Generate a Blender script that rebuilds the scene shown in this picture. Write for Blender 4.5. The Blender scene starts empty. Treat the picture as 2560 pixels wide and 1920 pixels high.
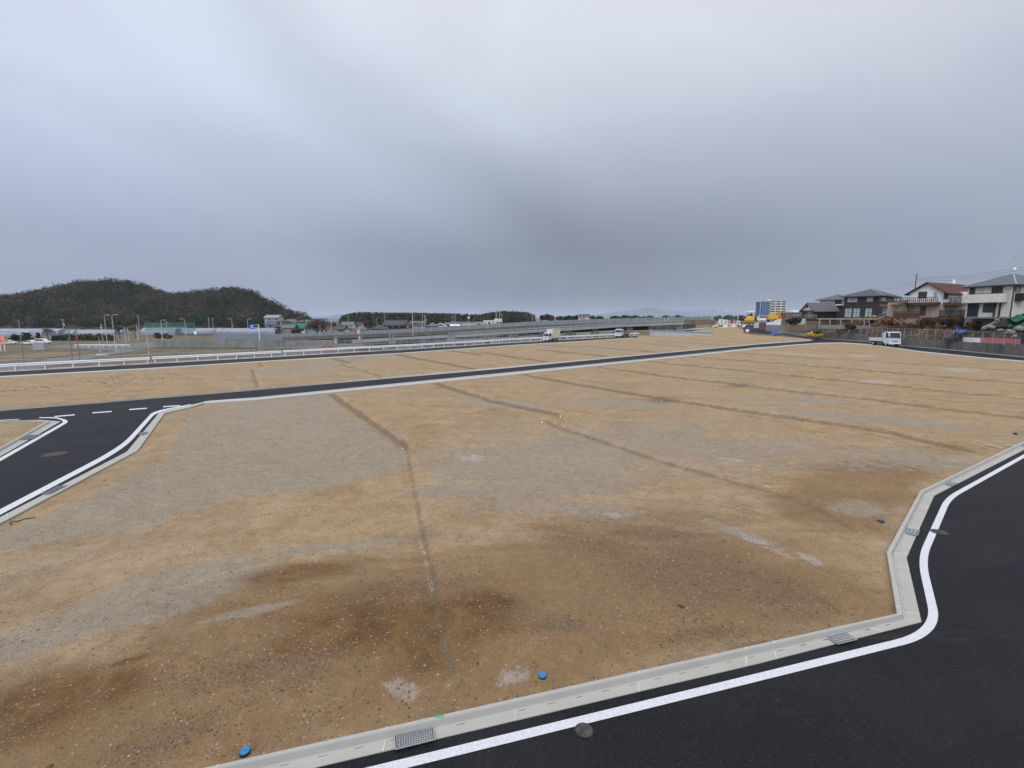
import bpy, bmesh, math, random
import numpy as np
from mathutils import Vector, Matrix
random.seed(7); RNG = np.random.default_rng(7)
scene = bpy.context.scene; COL = scene.collection

# ------------------------------------------------------------------ camera
CAM_H, FPX = 5.0, 1200.0
PIT = math.atan(167/FPX); CP, SP = math.cos(PIT), math.sin(PIT)
cam_d = bpy.data.cameras.new('camera'); cam = bpy.data.objects.new('camera', cam_d); COL.objects.link(cam)
cam_d.sensor_width = 36; cam_d.lens = 36*FPX/2560; cam_d.clip_start = .1; cam_d.clip_end = 40000
cam.location = (0, 0, CAM_H); cam.rotation_euler = (math.pi/2-PIT, 0, 0)
scene.camera = cam

# ------------------------------------------------------------------ exposure, world, sun
vs = scene.view_settings; vs.view_transform = 'Standard'; vs.look = 'None'; vs.exposure = 0; vs.gamma = 1
SUN_EL, SUN_AZ = math.radians(48), math.radians(215)      # azimuth clockwise from +Y
world = bpy.data.worlds.new('World'); scene.world = world; world.use_nodes = True
def N(nt, t, **kw):
    n = nt.nodes.new(t)
    for k, v in kw.items():
        if k.startswith('i_'):
            n.inputs[k[2:].replace('_', ' ')].default_value = v
        else: setattr(n, k, v)
    return n
def ramp(nt, stops, interp='LINEAR'):
    r = nt.nodes.new('ShaderNodeValToRGB'); r.color_ramp.interpolation = interp
    e = r.color_ramp.elements
    while len(e) < len(stops): e.new(.5)
    for i, (p, c) in enumerate(stops):
        e[i].position = p; e[i].color = (*c, 1) if len(c) == 3 else c
    return r
def mixc(nt, fac, a, b, mode='MIX'):
    m = nt.nodes.new('ShaderNodeMix'); m.data_type = 'RGBA'; m.blend_type = mode
    for s, v in ((m.inputs[0], fac), (m.inputs[6], a), (m.inputs[7], b)):
        if isinstance(v, (int, float)): s.default_value = v
        elif isinstance(v, tuple): s.default_value = (*v, 1) if len(v) == 3 else v
        else: nt.links.new(v, s)
    return m.outputs[2]
def mth(nt, op, a, b=0, c=0, clamp=False):
    m = nt.nodes.new('ShaderNodeMath'); m.operation = op; m.use_clamp = clamp
    for s, v in zip(m.inputs, (a, b, c)):
        if isinstance(v, (int, float)): s.default_value = v
        else: nt.links.new(v, s)
    return m.outputs[0]
def mrange(nt, v, a, b, c=0, d=1, smooth=False):
    m = nt.nodes.new('ShaderNodeMapRange'); m.clamp = True
    if smooth: m.interpolation_type = 'SMOOTHSTEP'
    nt.links.new(v, m.inputs[0])
    for i, x in enumerate((a, b, c, d)): m.inputs[i+1].default_value = x
    return m.outputs[0]
nt = world.node_tree; nt.nodes.clear(); L = nt.links.new
tc = N(nt, 'ShaderNodeTexCoord'); sep = N(nt, 'ShaderNodeSeparateXYZ'); L(tc.outputs['Generated'], sep.inputs[0])
dx, dy, dz = sep.outputs
cmb = N(nt, 'ShaderNodeCombineXYZ'); L(mth(nt, 'ADD', mth(nt, 'MULTIPLY', dx, .78), mth(nt, 'MULTIPLY', dz, -.62)), cmb.inputs[0]); L(mth(nt, 'ADD', mth(nt, 'MULTIPLY', dz, 1.9), mth(nt, 'MULTIPLY', dx, .75)), cmb.inputs[1]); L(mth(nt, 'MULTIPLY', dy, .6), cmb.inputs[2])
mp = N(nt, 'ShaderNodeMapping'); L(cmb.outputs[0], mp.inputs[0]); mp.inputs['Location'].default_value = (1.3, .4, 2.2)
n1 = N(nt, 'ShaderNodeTexNoise', i_Scale=.95, i_Detail=6.0, i_Roughness=.42, i_Distortion=.5); L(mp.outputs[0], n1.inputs['Vector'])
n2 = N(nt, 'ShaderNodeTexNoise', i_Scale=2.3, i_Detail=5.0, i_Roughness=.45, i_Distortion=.6); L(mp.outputs[0], n2.inputs['Vector'])
# overcast gradient: dim grey blue low down, bright high up
grad = ramp(nt, [(0, (.275, .30, .385)), (.05, (.275, .305, .39)), (.13, (.318, .352, .435)), (.24, (.465, .51, .61)), (.36, (.605, .645, .735)), (.48, (.70, .735, .805)), (.7, (.84, .86, .90)), (1, (1.0, 1.0, 1.0))])
L(dz, grad.inputs[0])
cl = mth(nt, 'ADD', mrange(nt, n1.outputs['Fac'], .33, .67, .91, 1.10, True), mrange(nt, n2.outputs['Fac'], .32, .68, -.045, .045))
# the thick dark bank stands ahead right of centre, thinner cloud to the left
az = mth(nt, 'ARCTAN2', dx, dy)
bank = mth(nt, 'MULTIPLY', mrange(nt, mth(nt, 'ABSOLUTE', mth(nt, 'SUBTRACT', az, .20)), .06, .66, 1, 0, True), mrange(nt, mth(nt, 'ABSOLUTE', mth(nt, 'SUBTRACT', dz, .12)), .0, .25, 1, 0, True))
diag = mth(nt, 'ABSOLUTE', mth(nt, 'ADD', mth(nt, 'SUBTRACT', dz, .40), mth(nt, 'ADD', mth(nt, 'MULTIPLY', mth(nt, 'ADD', az, .42), .50), mth(nt, 'MULTIPLY', mth(nt, 'SUBTRACT', n1.outputs['Fac'], .5), .35))))
diag = mth(nt, 'MULTIPLY', mrange(nt, diag, .0, .12, 1, 0, True), mth(nt, 'MULTIPLY', mrange(nt, az, -.62, -.36, 0, 1, True), mrange(nt, az, .0, .35, 1, 0, True)))
cl = mth(nt, 'MULTIPLY', cl, mth(nt, 'SUBTRACT', 1.0, mth(nt, 'MULTIPLY', diag, .13)))
cl = mth(nt, 'MULTIPLY', cl, mth(nt, 'SUBTRACT', 1.0, mth(nt, 'MULTIPLY', bank, .24)))
left = mrange(nt, az, -.75, .30, 1, 0, True)
lf = mixc(nt, mth(nt, 'MULTIPLY', left, .8), (1, 1, 1), (1.08, 1.105, 1.19), 'MIX')
sc1 = N(nt, 'ShaderNodeVectorMath', operation='SCALE'); L(grad.outputs[0], sc1.inputs[0]); L(cl, sc1.inputs['Scale'])
sc2 = N(nt, 'ShaderNodeVectorMath', operation='MULTIPLY'); L(sc1.outputs[0], sc2.inputs[0]); L(lf, sc2.inputs[1])
# behind the camera the cloud is thinner and brighter
back = mrange(nt, dy, .25, -.5, 1, 1.9, True)
sc3 = N(nt, 'ShaderNodeVectorMath', operation='SCALE'); L(sc2.outputs[0], sc3.inputs[0]); L(back, sc3.inputs['Scale'])
sky = N(nt, 'ShaderNodeTexSky', sky_type='NISHITA', sun_disc=False, sun_elevation=SUN_EL, sun_rotation=SUN_AZ)
s4 = N(nt, 'ShaderNodeVectorMath', operation='SCALE'); L(sky.outputs[0], s4.inputs[0]); s4.inputs['Scale'].default_value = .06
# strength .10 below: the cloud layer is in sky-texture units (x10)
s5 = N(nt, 'ShaderNodeVectorMath', operation='SCALE'); L(sc3.outputs[0], s5.inputs[0]); s5.inputs['Scale'].default_value = 10
tot = N(nt, 'ShaderNodeVectorMath', operation='ADD'); L(s4.outputs[0], tot.inputs[0]); L(s5.outputs[0], tot.inputs[1])
hue_ = mixc(nt, mrange(nt, n2.outputs['Fac'], .36, .64, 0, 1, True), (1.012, .993, 1.012), (.988, 1.005, .995)); th_ = N(nt, 'ShaderNodeVectorMath', operation='MULTIPLY'); L(tot.outputs[0], th_.inputs[0]); L(hue_, th_.inputs[1])
bg = N(nt, 'ShaderNodeBackground'); L(th_.outputs[0], bg.inputs[0]); bg.inputs[1].default_value = .10
wo = N(nt, 'ShaderNodeOutputWorld'); L(bg.outputs[0], wo.inputs[0])
sd = bpy.data.lights.new('sun', 'SUN'); sun = bpy.data.objects.new('sun', sd); COL.objects.link(sun)
sd.energy = 1.0; sd.angle = math.radians(28); sd.color = (1, .96, .9)
sdir = Vector((math.sin(SUN_AZ)*math.cos(SUN_EL), math.cos(SUN_AZ)*math.cos(SUN_EL), math.sin(SUN_EL)))
sun.rotation_euler = sdir.to_track_quat('Z', 'Y').to_euler()
scene.cycles.max_bounces = 6; scene.cycles.transparent_max_bounces = 24; scene.cycles.volume_bounces = 0

# ------------------------------------------------------------------ geometry helpers
def ray(px, py):
    u, w = (px-1280)/FPX, (960-py)/FPX
    return Vector((u, CP+w*SP, -SP+w*CP))
def G(px, py, z=0.0):                        # where the sight line meets the level z
    d = ray(px, py); t = (z-CAM_H)/d.z
    return Vector((d.x*t, d.y*t, z))
def P(px, py, Y):                            # where it stands at forward distance Y
    d = ray(px, py); t = Y/d.y
    return Vector((d.x*t, Y, CAM_H+d.z*t))
def PL(px, Y, z=5.0):                        # plan point at level z
    py = 793.0
    for _ in range(6):
        p = P(px, py, Y); dep = Y*CP-(z-CAM_H)*SP
        py = 960-FPX*((z-CAM_H)*CP+Y*SP)/dep
    return Vector((P(px, py, Y).x, Y, z))
def proj(x, y, z):
    dep = y*CP-(z-CAM_H)*SP
    dep = np.where(dep < .5, .5, dep)
    return 1280+FPX*x/dep, 960-FPX*((z-CAM_H)*CP+y*SP)/dep
def tag(o, label=None, cat=None, group=None, kind=None):
    if label: o['label'] = label
    if cat: o['category'] = cat
    if group: o['group'] = group
    if kind: o['kind'] = kind
    return o
def thing(name, label, cat, loc=(0, 0, 0), rz=0, group=None):
    o = bpy.data.objects.new(name, None); COL.objects.link(o); o.empty_display_size = .3
    o.location = loc; o.rotation_euler = (0, 0, rz)
    return tag(o, label, cat, group)
def inv(parent):
    m = Matrix.Identity(4); chain = []
    while parent is not None: chain.append(parent); parent = parent.parent
    for p in reversed(chain):
        m = m @ (Matrix.Translation(p.location) @ Matrix.Rotation(p.rotation_euler[2], 4, 'Z'))
    return m.inverted()
class MB:
    def __init__(s): s.v = []; s.f = []; s.m = []
    def add(s, vs, fs, mi=0):
        b = len(s.v); s.v += [tuple(v) for v in vs]; s.f += [tuple(b+i for i in f) for f in fs]; s.m += [mi]*len(fs); return s
    def box(s, c, sz, rz=0, mi=0, taper=1.0, M=None):
        hx, hy, hz = sz[0]/2, sz[1]/2, sz[2]/2; cs, sn = math.cos(rz), math.sin(rz); vs = []
        for k in (-1, 1):
            t = taper if k > 0 else 1
            for a, b in ((-1, -1), (1, -1), (1, 1), (-1, 1)):
                x, y = a*hx*t, b*hy*t
                p = Vector((c[0]+x*cs-y*sn, c[1]+x*sn+y*cs, c[2]+k*hz))
                vs.append(M @ p if M else p)
        return s.add(vs, [(0, 3, 2, 1), (4, 5, 6, 7), (0, 1, 5, 4), (1, 2, 6, 5), (2, 3, 7, 6), (3, 0, 4, 7)], mi)
    def bar(s, a, b, w, h=None, mi=0):          # square bar between two points
        a, b = Vector(a), Vector(b); h = h or w; d = (b-a).normalized()
        up = Vector((0, 0, 1)) if abs(d.z) < .95 else Vector((0, 1, 0))
        r = d.cross(up).normalized(); u = r.cross(d).normalized(); vs = []
        for p in (a, b):
            for i, j in ((-1, -1), (1, -1), (1, 1), (-1, 1)): vs.append(p+r*i*w/2+u*j*h/2)
        return s.add(vs, [(0, 3, 2, 1), (4, 5, 6, 7), (0, 1, 5, 4), (1, 2, 6, 5), (2, 3, 7, 6), (3, 0, 4, 7)], mi)
    def tube(s, pts, r, n=8, r1=None, mi=0):
        pts = [Vector(p) for p in pts]; k = len(pts); vs = []
        for i, p in enumerate(pts):
            d = (pts[min(i+1, k-1)]-pts[max(i-1, 0)]).normalized()
            up = Vector((0, 0, 1)) if abs(d.z) < .9 else Vector((1, 0, 0))
            a = d.cross(up).normalized(); b = a.cross(d); rr = r if r1 is None else r+(r1-r)*i/(k-1)
            for j in range(n):
                t = 2*math.pi*j/n; vs.append(p+a*math.cos(t)*rr+b*math.sin(t)*rr)
        fs = [(i*n+j, i*n+(j+1) % n, (i+1)*n+(j+1) % n, (i+1)*n+j) for i in range(k-1) for j in range(n)]
        fs += [tuple(range(n))[::-1], tuple((k-1)*n+j for j in range(n))]
        return s.add(vs, fs, mi)
    def prism(s, prof, w, axis='y', c=0, mi=0):     # side profile (a, z) extruded across
        n = len(prof); vs = []
        for k in (-w/2, w/2):
            for a, z in prof: vs.append((a, c+k, z) if axis == 'y' else (c+k, a, z))
        fs = [(i, (i+1) % n, n+(i+1) % n, n+i) for i in range(n)]+[tuple(range(n))[::-1], tuple(range(n, 2*n))]
        return s.add(vs, fs, mi)
    def wheel(s, c, r, w, axis='y', n=16, mi=0):
        c = Vector(c); d = Vector((0, 1, 0)) if axis == 'y' else Vector((1, 0, 0))
        return s.tube([c-d*w/2, c-d*w*.36+d*0, c+d*w*.36, c+d*w/2], r, n, mi=mi)
    def sheet(s, pts, mi=0):
        return s.add(pts, [tuple(range(len(pts)))], mi)
    def ribbon(s, A, B, mi=0):
        n = len(A); return s.add(list(A)+list(B), [(i, i+1, n+i+1, n+i) for i in range(n-1)], mi)
    def build(s, name, mats, parent=None, world=False, bevel=0, smooth=False, kind=None):
        me = bpy.data.meshes.new(name); vs = s.v
        if parent is not None and world:
            m = inv(parent); vs = [tuple(m @ Vector(v)) for v in vs]
        me.from_pydata(vs, [], s.f)
        if not isinstance(mats, (list, tuple)): mats = [mats]
        for m in mats: me.materials.append(m)
        if len(mats) > 1: me.polygons.foreach_set('material_index', s.m)
        if len(s.f) < 40000:
            bm = bmesh.new(); bm.from_mesh(me)
            bmesh.ops.recalc_face_normals(bm, faces=bm.faces)
            if bevel:
                bmesh.ops.bevel(bm, geom=[e for e in bm.edges if e.is_manifold and e.calc_face_angle(0) > .6], offset=bevel, segments=2, affect='EDGES', clamp_overlap=True)
            bm.to_mesh(me); bm.free()
        if smooth: me.polygons.foreach_set('use_smooth', [True]*len(me.polygons))
        me.update(); o = bpy.data.objects.new(name, me); COL.objects.link(o); o.parent = parent
        if kind: o['kind'] = kind
        return o
def copy_tree(o, parent=None):
    c = o.copy(); COL.objects.link(c); c.parent = parent
    for ch in list(o.children): copy_tree(ch, c)
    return c

# ------------------------------------------------------------------ materials
MATS = {}
def mat(name, col, rough=.7, var=.12, scale=6.0, metal=0, bump=0, bscale=None, spec=.22, stain=None, stain_amt=.5, stain_scale=1.0, streak=False):
    if name in MATS: return MATS[name]
    m = bpy.data.materials.new(name); m.use_nodes = True; t = m.node_tree; b = t.nodes['Principled BSDF']
    tc = N(t, 'ShaderNodeTexCoord'); src = tc.outputs['Object']
    n = N(t, 'ShaderNodeTexNoise', i_Scale=scale, i_Detail=6.0, i_Roughness=.6); t.links.new(src, n.inputs['Vector'])
    lo = tuple(max(0, c*(1-var)) for c in col); hi = tuple(min(1, c*(1+var)) for c in col)
    r = ramp(t, [(.3, lo), (.7, hi)]); t.links.new(n.outputs['Fac'], r.inputs[0]); c = r.outputs[0]
    if stain:
        s = N(t, 'ShaderNodeTexNoise', i_Scale=stain_scale, i_Detail=8.0, i_Roughness=.65)
        if streak:
            mpp = N(t, 'ShaderNodeMapping'); mpp.inputs['Scale'].default_value = (1, 1, .18); t.links.new(src, mpp.inputs[0]); t.links.new(mpp.outputs[0], s.inputs['Vector'])
        else: t.links.new(src, s.inputs['Vector'])
        c = mixc(t, mrange(t, s.outputs['Fac'], .45, .68, 0, stain_amt), c, stain)
    t.links.new(c, b.inputs['Base Color'])
    b.inputs['Roughness'].default_value = rough; b.inputs['Metallic'].default_value = metal; b.inputs['Specular IOR Level'].default_value = spec
    if bump:
        n3 = N(t, 'ShaderNodeTexNoise', i_Scale=bscale or scale*3, i_Detail=5.0); t.links.new(src, n3.inputs['Vector'])
        bp = N(t, 'ShaderNodeBump', i_Strength=bump, i_Distance=.02); t.links.new(n3.outputs['Fac'], bp.inputs['Height']); t.links.new(bp.outputs[0], b.inputs['Normal'])
    MATS[name] = m; return m
def attr_mat(name, attr='tint', rough=.9, var=.2, scale=1.0, trans=0):
    m = bpy.data.materials.new(name); m.use_nodes = True; t = m.node_tree; b = t.nodes['Principled BSDF']
    a = N(t, 'ShaderNodeAttribute', attribute_name=attr); tc = N(t, 'ShaderNodeTexCoord')
    n = N(t, 'ShaderNodeTexNoise', i_Scale=scale, i_Detail=4.0); t.links.new(tc.outputs['Object'], n.inputs['Vector'])
    s = N(t, 'ShaderNodeVectorMath', operation='SCALE'); t.links.new(a.outputs['Color'], s.inputs[0]); t.links.new(mrange(t, n.outputs['Fac'], .3, .7, 1-var, 1+var), s.inputs['Scale'])
    t.links.new(s.outputs[0], b.inputs['Base Color']); b.inputs['Roughness'].default_value = rough; b.inputs['Specular IOR Level'].default_value = .25
    MATS[name] = m; return m
def mesh_mat(name, col, density, scale, diamond=True):     # wire or net: a woven pattern with real gaps
    m = bpy.data.materials.new(name); m.use_nodes = True; t = m.node_tree; b = t.nodes['Principled BSDF']; out = t.nodes['Material Output']
    b.inputs['Base Color'].default_value = (*col, 1); b.inputs['Roughness'].default_value = .5; b.inputs['Metallic'].default_value = .2
    tc = N(t, 'ShaderNodeTexCoord'); sp = N(t, 'ShaderNodeSeparateXYZ'); t.links.new(tc.outputs['Object'], sp.inputs[0])
    h = mth(t, 'ADD', sp.outputs[0], sp.outputs[1]); z = sp.outputs[2]; p = []
    for sgn in (1, -1):
        q = mth(t, 'MULTIPLY', mth(t, 'ADD', h, mth(t, 'MULTIPLY', z, sgn)), scale); p.append(mth(t, 'LESS_THAN', mth(t, 'FRACT', q), density))
    f = mth(t, 'MAXIMUM', p[0], p[1]); tr = N(t, 'ShaderNodeBsdfTransparent'); mx = N(t, 'ShaderNodeMixShader')
    t.links.new(f, mx.inputs[0]); t.links.new(tr.outputs[0], mx.inputs[1]); t.links.new(b.outputs[0], mx.inputs[2]); t.links.new(mx.outputs[0], out.inputs[0])
    MATS[name] = m; return m
M_conc = mat('concrete_new', (.50, .49, .46), .85, .06, 3, bump=.3, stain=(.40, .39, .35), stain_amt=.5, stain_scale=1.5)
M_kerb2 = mat('fresh_kerb', (.42, .405, .375), .8, .05, 4)
M_kerb = mat('concrete_kerb', (.365, .36, .335), .85, .05, 4, stain=(.31, .285, .235), stain_amt=.5, stain_scale=2)
M_dark = mat('dark_void', (.012, .012, .014), .9); M_slot = mat('gutter_slot', (.03, .029, .028), .9)
M_joint = mat('joint_mortar', (.50, .49, .46), .9)
M_white = mat('white_paint', (.80, .80, .82), .55, .03, 5, stain=(.62, .62, .62), stain_amt=.3, stain_scale=3)
M_line = mat('road_paint', (.57, .57, .61), .7, .08, 60, stain=(.26, .26, .27), stain_amt=.42, stain_scale=26)
M_galv = mat('galvanised_steel', (.36, .38, .39), .5, .1, 8, metal=.4)
M_oldc = mat('weathered_concrete', (.155, .15, .138), .9, .2, .8, stain=(.045, .046, .038), stain_amt=.85, stain_scale=.5, streak=True)
M_midc = mat('grey_concrete', (.21, .215, .205), .9, .08, .5, stain=(.10, .10, .09), stain_amt=.7, stain_scale=.35, streak=True)
M_blk = mat('black_rubber', (.02, .02, .022), .8)
M_glass = mat('dark_glass', (.035, .045, .055), .08, .2, 2)
M_curt = mat('curtained_glass', (.30, .36, .37), .12, .25, 3)
M_yel = mat('yellow_machine_paint', (.56, .34, .03), .45, .08, 3, stain=(.25, .17, .06), stain_amt=.4, stain_scale=2)
M_gr = mat('machine_grey', (.10, .10, .10), .6, .2, 5)
M_wood = mat('brown_wood', (.085, .05, .032), .8, .25, 4)
M_woodp = mat('pale_timber', (.33, .26, .18), .85, .2, 4)
M_woodg = mat('grey_timber', (.32, .30, .27), .85, .2, 4)

# ------------------------------------------------------------------ pixel traced plan outlines (all turned into metres on the ground)
def GL(pts, z=0): return [G(a, b, z) for a, b in pts]
def ext(a, b, d):                                   # point d metres beyond b, coming from a
    v = (b-a); v.z = 0; v.normalize(); return b+v*d
def dens(pts, step=2.0):
    out = []
    for a, b in zip(pts[:-1], pts[1:]):
        n = max(1, int((b-a).length/step))
        out += [a+(b-a)*(i/n) for i in range(n)]
    return out+[pts[-1]]
def arc(pts, r, n=7):                               # round the corners of an open polyline
    out = [pts[0]]
    for a, b, c in zip(pts[:-2], pts[1:-1], pts[2:]):
        u = (a-b); w = (c-b); rr = min(r, u.length*.45, w.length*.45); p, q = b+u.normalized()*rr, b+w.normalized()*rr
        for i in range(n+1):
            t = i/n; out.append(p*(1-t)**2+b*2*t*(1-t)+q*t*t)
    return out+[pts[-1]]
# near gutter: back edge (soil side), apron edge (asphalt side)
nb = GL([(1240, 1756.7), (1900, 1609.5), (2242.7, 1533.9), (2217, 1380), (2299.8, 1227.5), (2560, 1102)], .12)
nf = GL([(1240, 1814), (1900, 1658.8), (2303.4, 1555.8), (2266.3, 1395.4), (2335.6, 1239.5), (2560, 1125)])
nb = [ext(nb[1], nb[0], 16)]+nb+[ext(nb[-2], nb[-1], 35)]; nf = [ext(nf[1], nf[0], 16)]+nf+[ext(nf[-2], nf[-1], 35)]
li = GL([(1240, 1841), (1900, 1682), (2322, 1577), (2292, 1395), (2363, 1242), (2560, 1135)])
lo = GL([(1240, 1866), (1900, 1702.5), (2362, 1590), (2312, 1395), (2378, 1250), (2560, 1145.5)])
li = [ext(li[1], li[0], 16)]+li+[ext(li[-2], li[-1], 35)]; lo = [ext(lo[1], lo[0], 16)]+lo+[ext(lo[-2], lo[-1], 35)]
V2_ = lambda p: Vector((p[0], p[1], 0))
# middle road
mub = [(0, 1023), (600, 975.5), (1240, 919), (1600, 886), (1900, 858.5), (1990, 852.5), (2030, 849.5)]
muf = [(0, 1027.6), (600, 979), (1240, 923), (1600, 888.6), (1900, 860.6), (1990, 854.5), (2036, 851)]
mlf = [(509, 1004), (640, 995.5), (1240, 936), (1600, 900), (1900, 869), (1980, 862), (2050, 857.2), (2110, 856.3), (2180, 861), (2220, 867), (2300, 878), (2450, 893), (2560, 902)]
mlb = [(509, 1008), (640, 999.5), (1240, 940.5), (1600, 902.8), (1900, 871.3), (1980, 864), (2050, 858.8), (2110, 858), (2180, 862.6), (2220, 868.6), (2300, 880), (2450, 895), (2560, 904.2)]
mub, muf, mlf, mlb = [V2_(p) for p in GL(mub, .1)], GL(muf), GL(mlf), [V2_(p) for p in GL(mlb, .1)]
mub[0:0] = [ext(mub[1], mub[0], 60)]; muf[0:0] = [ext(muf[1], muf[0], 60)]
mlf.append(ext(mlf[-2], mlf[-1], 60)); mlb.append(ext(mlb[-2], mlb[-1], 60))
# left side road, right hand kerb then left hand kerb (triangle lot)
lrf = GL([(0, 1294), (317, 1130), (398, 1032), (477, 1012.5), (509, 1005)]); lrb = [V2_(p) for p in GL([(0, 1308), (344, 1126), (412, 1032), (477, 1018), (509, 1008)], .09)]
lrf = [ext(lrf[1], lrf[0], 14)]+lrf; lrb = [ext(lrb[1], lrb[0], 14)]+lrb
lcf = GL([(0, 1142), (152, 1054), (96, 1050), (0, 1054)]); lcb = GL([(0, 1126), (117, 1058), (85, 1056.5), (0, 1058)])
lcf = [ext(lcf[1], lcf[0], 25)]+lcf+[ext(lcf[-2], lcf[-1], 40)]; lcb = [ext(lcb[1], lcb[0], 25)]+lcb+[ext(lcb[-2], lcb[-1], 40)]
# far road below the guardrail
frf = GL([(0, 930.5), (400, 908.5), (700, 892), (1000, 875), (1300, 856), (1440, 848), (1600, 839.5)])
frn = GL([(0, 940.5), (400, 918.6), (700, 900), (1000, 882.5), (1300, 861.5), (1440, 853.5), (1585, 844)])
frb = GL([(0, 943), (400, 920.6), (700, 901.7), (1000, 884), (1300, 862.7), (1440, 854.6), (1585, 844.8)], .09)
for l in (frf, frn, frb): l[0:0] = [ext(l[1], l[0], 70)]
# right road far edge
rrf = GL([(2060, 847.2), (2110, 850), (2165, 854.3), (2246, 863), (2400, 877), (2560, 893)])
rrf = rrf+[ext(rrf[-2], rrf[-1], 60)]

# ------------------------------------------------------------------ terrain
def polyseg(pts, closed=False):
    p = [(v[0], v[1]) for v in pts]; q = p[1:]+([p[0]] if closed else []); return list(zip(p, q))
def dist_seg(X, Y, segs, signed=False):
    D = np.full(X.shape, 1e9); S = np.zeros(X.shape)
    for (ax, ay), (bx, by) in segs:
        ux, uy = bx-ax, by-ay; l2 = ux*ux+uy*uy+1e-12
        t = np.clip(((X-ax)*ux+(Y-ay)*uy)/l2, 0, 1); d = np.hypot(X-ax-t*ux, Y-ay-t*uy)
        if signed: cr = ux*(Y-ay)-uy*(X-ax); S = np.where(d < D, np.sign(cr), S)
        D = np.minimum(D, d)
    return (D, S) if signed else D
def inside(X, Y, poly):
    c = np.zeros(X.shape, bool); n = len(poly)
    for i in range(n):
        (x1, y1), (x2, y2) = poly[i][:2], poly[(i+1) % n][:2]
        if y1 == y2: continue
        c ^= ((y1 > Y) != (y2 > Y)) & (X < (x2-x1)*(Y-y1)/(y2-y1)+x1)
    return c
def sst(a, b, x): t = np.clip((x-a)/(b-a), 0, 1); return t*t*(3-2*t)
def vnoise(X, Y, s, seed=0):                         # smooth value noise
    r = np.random.default_rng(seed); T = r.random((256, 256)); x, y = X/s, Y/s
    xi, yi = np.floor(x).astype(int), np.floor(y).astype(int); fx, fy = x-xi, y-yi; fx = fx*fx*(3-2*fx); fy = fy*fy*(3-2*fy)
    g = lambda a, b: T[(xi+a) % 256, (yi+b) % 256]
    return (g(0, 0)*(1-fx)+g(1, 0)*fx)*(1-fy)+(g(0, 1)*(1-fx)+g(1, 1)*fx)*fy-.5
XY = lambda L: [(v[0], v[1]) for v in L]
near_road = XY(nb)+[(140, -60), (-60, -60)]
mid_road = XY(mub)+XY(rrf)+XY(mlb)[::-1]+XY(lrb)[::-1][1:]+[(lrb[0][0]-30, lrb[0][1]-10)]+XY(lcb)
far_road = XY(frf)+XY(frb)[::-1]
site = XY(frf)+[(30.5, 128), (46, 137), (60, 141), (78, 128)]+XY(rrf)+[(200, -80), (-260, -80), (-260, 0)]
def mound(X, Y): return 2.2*np.exp(-.5*((X-60)**2+(Y-132)**2)/11**2)
def base_z(X, Y):
    D = dist_seg(X, Y, polyseg([Vector((*p, 0)) for p in site], True)); ins = inside(X, Y, site)
    ratio = X/np.maximum(Y, 1)
    wr = sst(.515, .57, ratio)*(Y > 5)
    low = -5*sst(.4, 8, D)
    hillr = 1.3*sst(1.3, 2.2, D)+3.5*sst(1.4, 9, D)-9.5*sst(60, 300, D)
    midz = np.where(Y > 120, 2.6*sst(130, 150, Y)-7.6*sst(240, 320, Y), 0)
    wm = sst(.40, .45, ratio)*(Y > 110)
    out = low*(1-wm)+midz*wm; out = out*(1-wr)+hillr*wr
    m = mound(X, Y)*sst(.33, .40, ratio)*(Y > 100)
    return np.where(ins, 0, out)+np.where(ins, m, np.where(wm > .5, m*(1-wr), 0)), D, ins
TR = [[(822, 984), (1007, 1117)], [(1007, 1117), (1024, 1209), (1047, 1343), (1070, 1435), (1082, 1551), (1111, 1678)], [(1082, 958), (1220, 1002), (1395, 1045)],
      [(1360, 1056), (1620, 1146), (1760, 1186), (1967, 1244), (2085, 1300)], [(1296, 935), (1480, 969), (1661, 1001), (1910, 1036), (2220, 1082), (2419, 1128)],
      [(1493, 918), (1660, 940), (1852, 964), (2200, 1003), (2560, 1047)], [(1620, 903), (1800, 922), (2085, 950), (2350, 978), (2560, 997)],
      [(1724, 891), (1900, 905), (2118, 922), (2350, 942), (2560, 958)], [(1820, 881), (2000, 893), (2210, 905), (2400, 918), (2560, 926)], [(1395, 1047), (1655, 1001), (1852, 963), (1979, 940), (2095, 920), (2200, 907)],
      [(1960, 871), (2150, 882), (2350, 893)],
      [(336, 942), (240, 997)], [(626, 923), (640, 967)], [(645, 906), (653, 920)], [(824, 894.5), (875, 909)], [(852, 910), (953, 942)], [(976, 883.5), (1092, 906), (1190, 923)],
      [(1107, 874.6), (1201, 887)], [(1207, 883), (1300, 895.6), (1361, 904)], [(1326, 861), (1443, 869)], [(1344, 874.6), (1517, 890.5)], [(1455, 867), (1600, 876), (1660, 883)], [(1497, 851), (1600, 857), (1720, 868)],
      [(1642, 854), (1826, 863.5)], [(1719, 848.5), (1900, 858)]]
TRW = [GL(t, .1) for t in TR]; DEPTH = [.9, .42, .9, .55, .9, .8, .8, .8, .7, .25, .5]+[.5, .6, .6, .8, .5, 1, .9, .9, .8, .9, .8, .6, .8, .6]
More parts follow.
